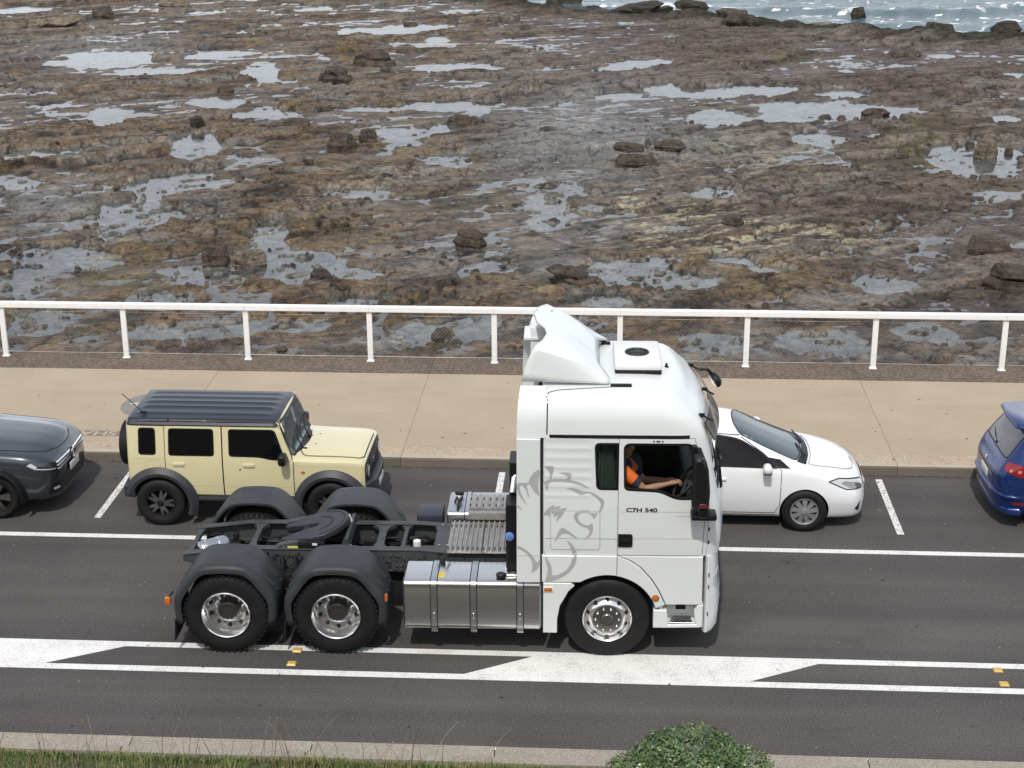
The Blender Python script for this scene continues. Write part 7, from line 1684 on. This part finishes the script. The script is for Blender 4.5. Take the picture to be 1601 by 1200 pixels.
# ------------------------------------------------------------------ blue hatchback at the right edge, tail to the left
Bc = Car('hatchback', (8.93, 3.66, 0), 'dark blue hatchback cut off by the right edge, red tail lamp and roof spoiler showing', 'car', PARKED, [
 (-3.385, 0.34, 0.42, 0.47, 0.58, 0.44, 0.74, 0.40, 0.765, 0.79),
 (-3.36, 0.29, 0.58, 0.63, 0.58, 0.60, 0.76, 0.54, 0.80, 0.82),
 (-3.30, 0.25, 0.71, 0.75, 0.58, 0.71, 0.80, 0.62, 0.90, 0.93),
 (-3.20, 0.23, 0.78, 0.82, 0.58, 0.775, 0.88, 0.64, 1.05, 1.08),
 (-3.05, 0.22, 0.82, 0.86, 0.60, 0.815, 0.95, 0.63, 1.26, 1.29),
 (-2.90, 0.21, 0.835, 0.875, 0.60, 0.835, 0.97, 0.61, 1.41, 1.45),
 (-2.6, 0.20, 0.84, 0.885, 0.60, 0.845, 0.975, 0.61, 1.445, 1.495),
 (-1.6, 0.19, 0.84, 0.885, 0.60, 0.845, 0.965, 0.62, 1.455, 1.515),
 (-1.1, 0.19, 0.84, 0.885, 0.60, 0.84, 0.955, 0.62, 1.40, 1.46),
 (-0.25, 0.19, 0.84, 0.88, 0.58, 0.825, 0.94, 0.67, 1.02, 1.08),
 (0.0, 0.19, 0.83, 0.875, 0.56, 0.81, 0.92, 0.64, 0.95, 1.0),
 (0.6, 0.18, 0.76, 0.80, 0.52, 0.70, 0.79, 0.5, 0.82, 0.85),
 (0.85, 0.20, 0.5, 0.55, 0.48, 0.45, 0.62, 0.32, 0.66, 0.68)], 'blue_paint', [(0, 0.32, 0.37), (-2.6, 0.32, 0.37)], 0.18, 110, 2, 30)
spb = MB(); spb.prism(rpoly([(-3.12, -0.50), (-2.72, -0.62), (-2.72, 0.62), (-3.12, 0.50), (-3.15, 0.0)], 0.05), 1.475, 1.425, 'z', 0.02); spb.build('roof_spoiler', 'blue_paint', Bc.root, 50)
rw = rpoly([(-0.60, 1.00), (0.60, 1.00), (0.53, 1.40), (-0.53, 1.40)], [.08, .08, .05, .05]); Bc.patch(rw, 'rear', 'rear_window', mat('rear_glass', (0.03, 0.036, 0.04), 0.06, spec=0.8), 0.004, (), 0.06, 0.01); Bc.line(rw, 'rear', 'window_trim', 0.02, 0.006, True, 'plastic_black')
MB().tube([(-3.225, 0.05, 1.03), (-3.215, 0.22, 1.06), (-3.17, 0.46, 1.10)], 0.012, 6).build('rear_wiper', 'plastic_black', Bc.root); Bc.box((-3.235, 0.03, 1.02), (0.04, 0.07, 0.05), 'wiper_pivot', 'plastic_black', 0.012)
def rframe(deg): # from the near rear
    c_, s_ = math.cos(R(deg)), math.sin(R(deg)); return (lambda a, b: (-3.0-4*c_-a*s_*-1, -4*s_-a*c_*-1*-1, b), (c_, s_, 0))
def rear_frame(deg):
    c_, s_ = math.cos(R(deg)), math.sin(R(deg)); return (lambda a, b: (-2.6-4*c_+a*s_, -4*s_-a*c_, b), (c_, s_, 0))   # a runs from the far side to the near side
Bc.patch(rpoly([(-0.10, 0.88), (0.18, 0.80), (0.46, 0.80), (0.52, 0.88), (0.26, 0.97), (-0.06, 0.985)], [.03, .06, .03, .03, .08, .03]), None, 'tail_lamp', 'lamp_red', 0.006, (), 0.03, 0.012, frame=rear_frame(50), mir=True)
for a_ in (0.03, 0.15, 0.28): Bc.patch(ell(a_, 0.885, 0.026, 0.022, 10), None, 'tail_lamp_lens', mat('lamp_pink', (0.62, 0.20, 0.18), 0.15, coat=0.8), 0.012, (), 0.04, 0.01, frame=rear_frame(50))
Bc.line([(-0.75, 0.72), (0.75, 0.72)], 'rear', 'tailgate_gap', 0.012, 0.003); Bc.line([(-0.62, 0.72), (-0.66, 0.95), (-0.60, 1.02)], 'rear', 'tailgate_gap', 0.010, 0.003)
Bc.box((-3.375, 0.0, 0.80), (0.03, 0.09, 0.05), 'badge', 'chrome', 0.012); Bc.box((-3.392, 0, 0.62), (0.018, 0.37, 0.11), 'number_plate', 'plate', 0.004)
bb_ = MB(); bb_.prism(rpoly([(-3.05, -0.89), (-3.28, -0.83), (-3.41, -0.55), (-3.44, 0), (-3.41, 0.55), (-3.28, 0.83), (-3.05, 0.89), (-3.05, 0.7), (-3.2, 0), (-3.05, -0.7)], 0.06), 0.53, 0.49, 'z', 0.015); bb_.prism(rpoly([(-3.02, -0.885), (-3.25, -0.82), (-3.37, -0.5), (-3.39, 0), (-3.37, 0.5), (-3.25, 0.82), (-3.02, 0.885), (-3.05, 0.6), (-3.05, -0.6)], 0.05), 0.33, 0.24, 'z', 0.02); bb_.build('rear_bumper', 'blue_paint', Bc.root, 45)
Bc.patch(rpoly([(0.10, 0.385), (0.42, 0.375), (0.42, 0.41), (0.10, 0.42)], 0.01), None, 'bumper_reflector', 'lamp_red', 0.008, (), 0.05, 0.01, frame=rear_frame(50), mir=True)
BW = rpoly([(-2.45, 1.02), (-2.42, 1.38), (-2.75, 1.34), (-2.98, 1.10)], 0.03); BW2 = rpoly([(-1.35, 1.0), (-1.33, 1.40), (-2.32, 1.40), (-2.36, 1.02)], 0.03); BW3 = rpoly([(-0.45, 0.98), (-0.9, 1.28), (-1.22, 1.39), (-1.25, 1.0)], 0.03)
for pl, nm_ in ((BW, 'quarter_window'), (BW2, 'rear_side_window'), (BW3, 'front_side_window')): Bc.patch(pl, 'near', nm_, 'glass_dark', 0.007, (), 0.04, 0.0, mir=True)
Bc.line([(-2.2, 0.30), (-2.2, 0.6), (-2.36, 0.98)], 'near', 'door_gap', 0.010, 0.003, mir=True)
Bc.box((-1.3, 0, 0.22), (3.2, 1.3, 0.08), 'underbody', 'chassis_dark', 0.02); Bc.box((-3.1, 0.0, 0.27), (0.3, 1.2, 0.1), 'rear_valance', 'plastic_black', 0.03)
ws_patch(Bc, rpoly([(-0.22, -0.62), (-0.14, 0), (-0.22, 0.62), (-1.02, 0.55), (-1.1, 0), (-1.02, -0.55)], 0.05))
for s in (-1, 1): Bc.patch(rpoly([(s*0.45, 0.60), (s*0.68, 0.62), (s*0.66, 0.72), (s*0.5, 0.68)], 0.02), 'front', 'headlamp', 'lamp_clear', 0.005)
car_wheels(Bc, (0, -2.6), 0.785, 0.32, 0.32, 0.205, 0.215, {'n': 5, 'split': (-0.14, 0.14), 'w': (0.05, 0.05), 'mat': 'silver_wheel'}, 'silver_wheel')
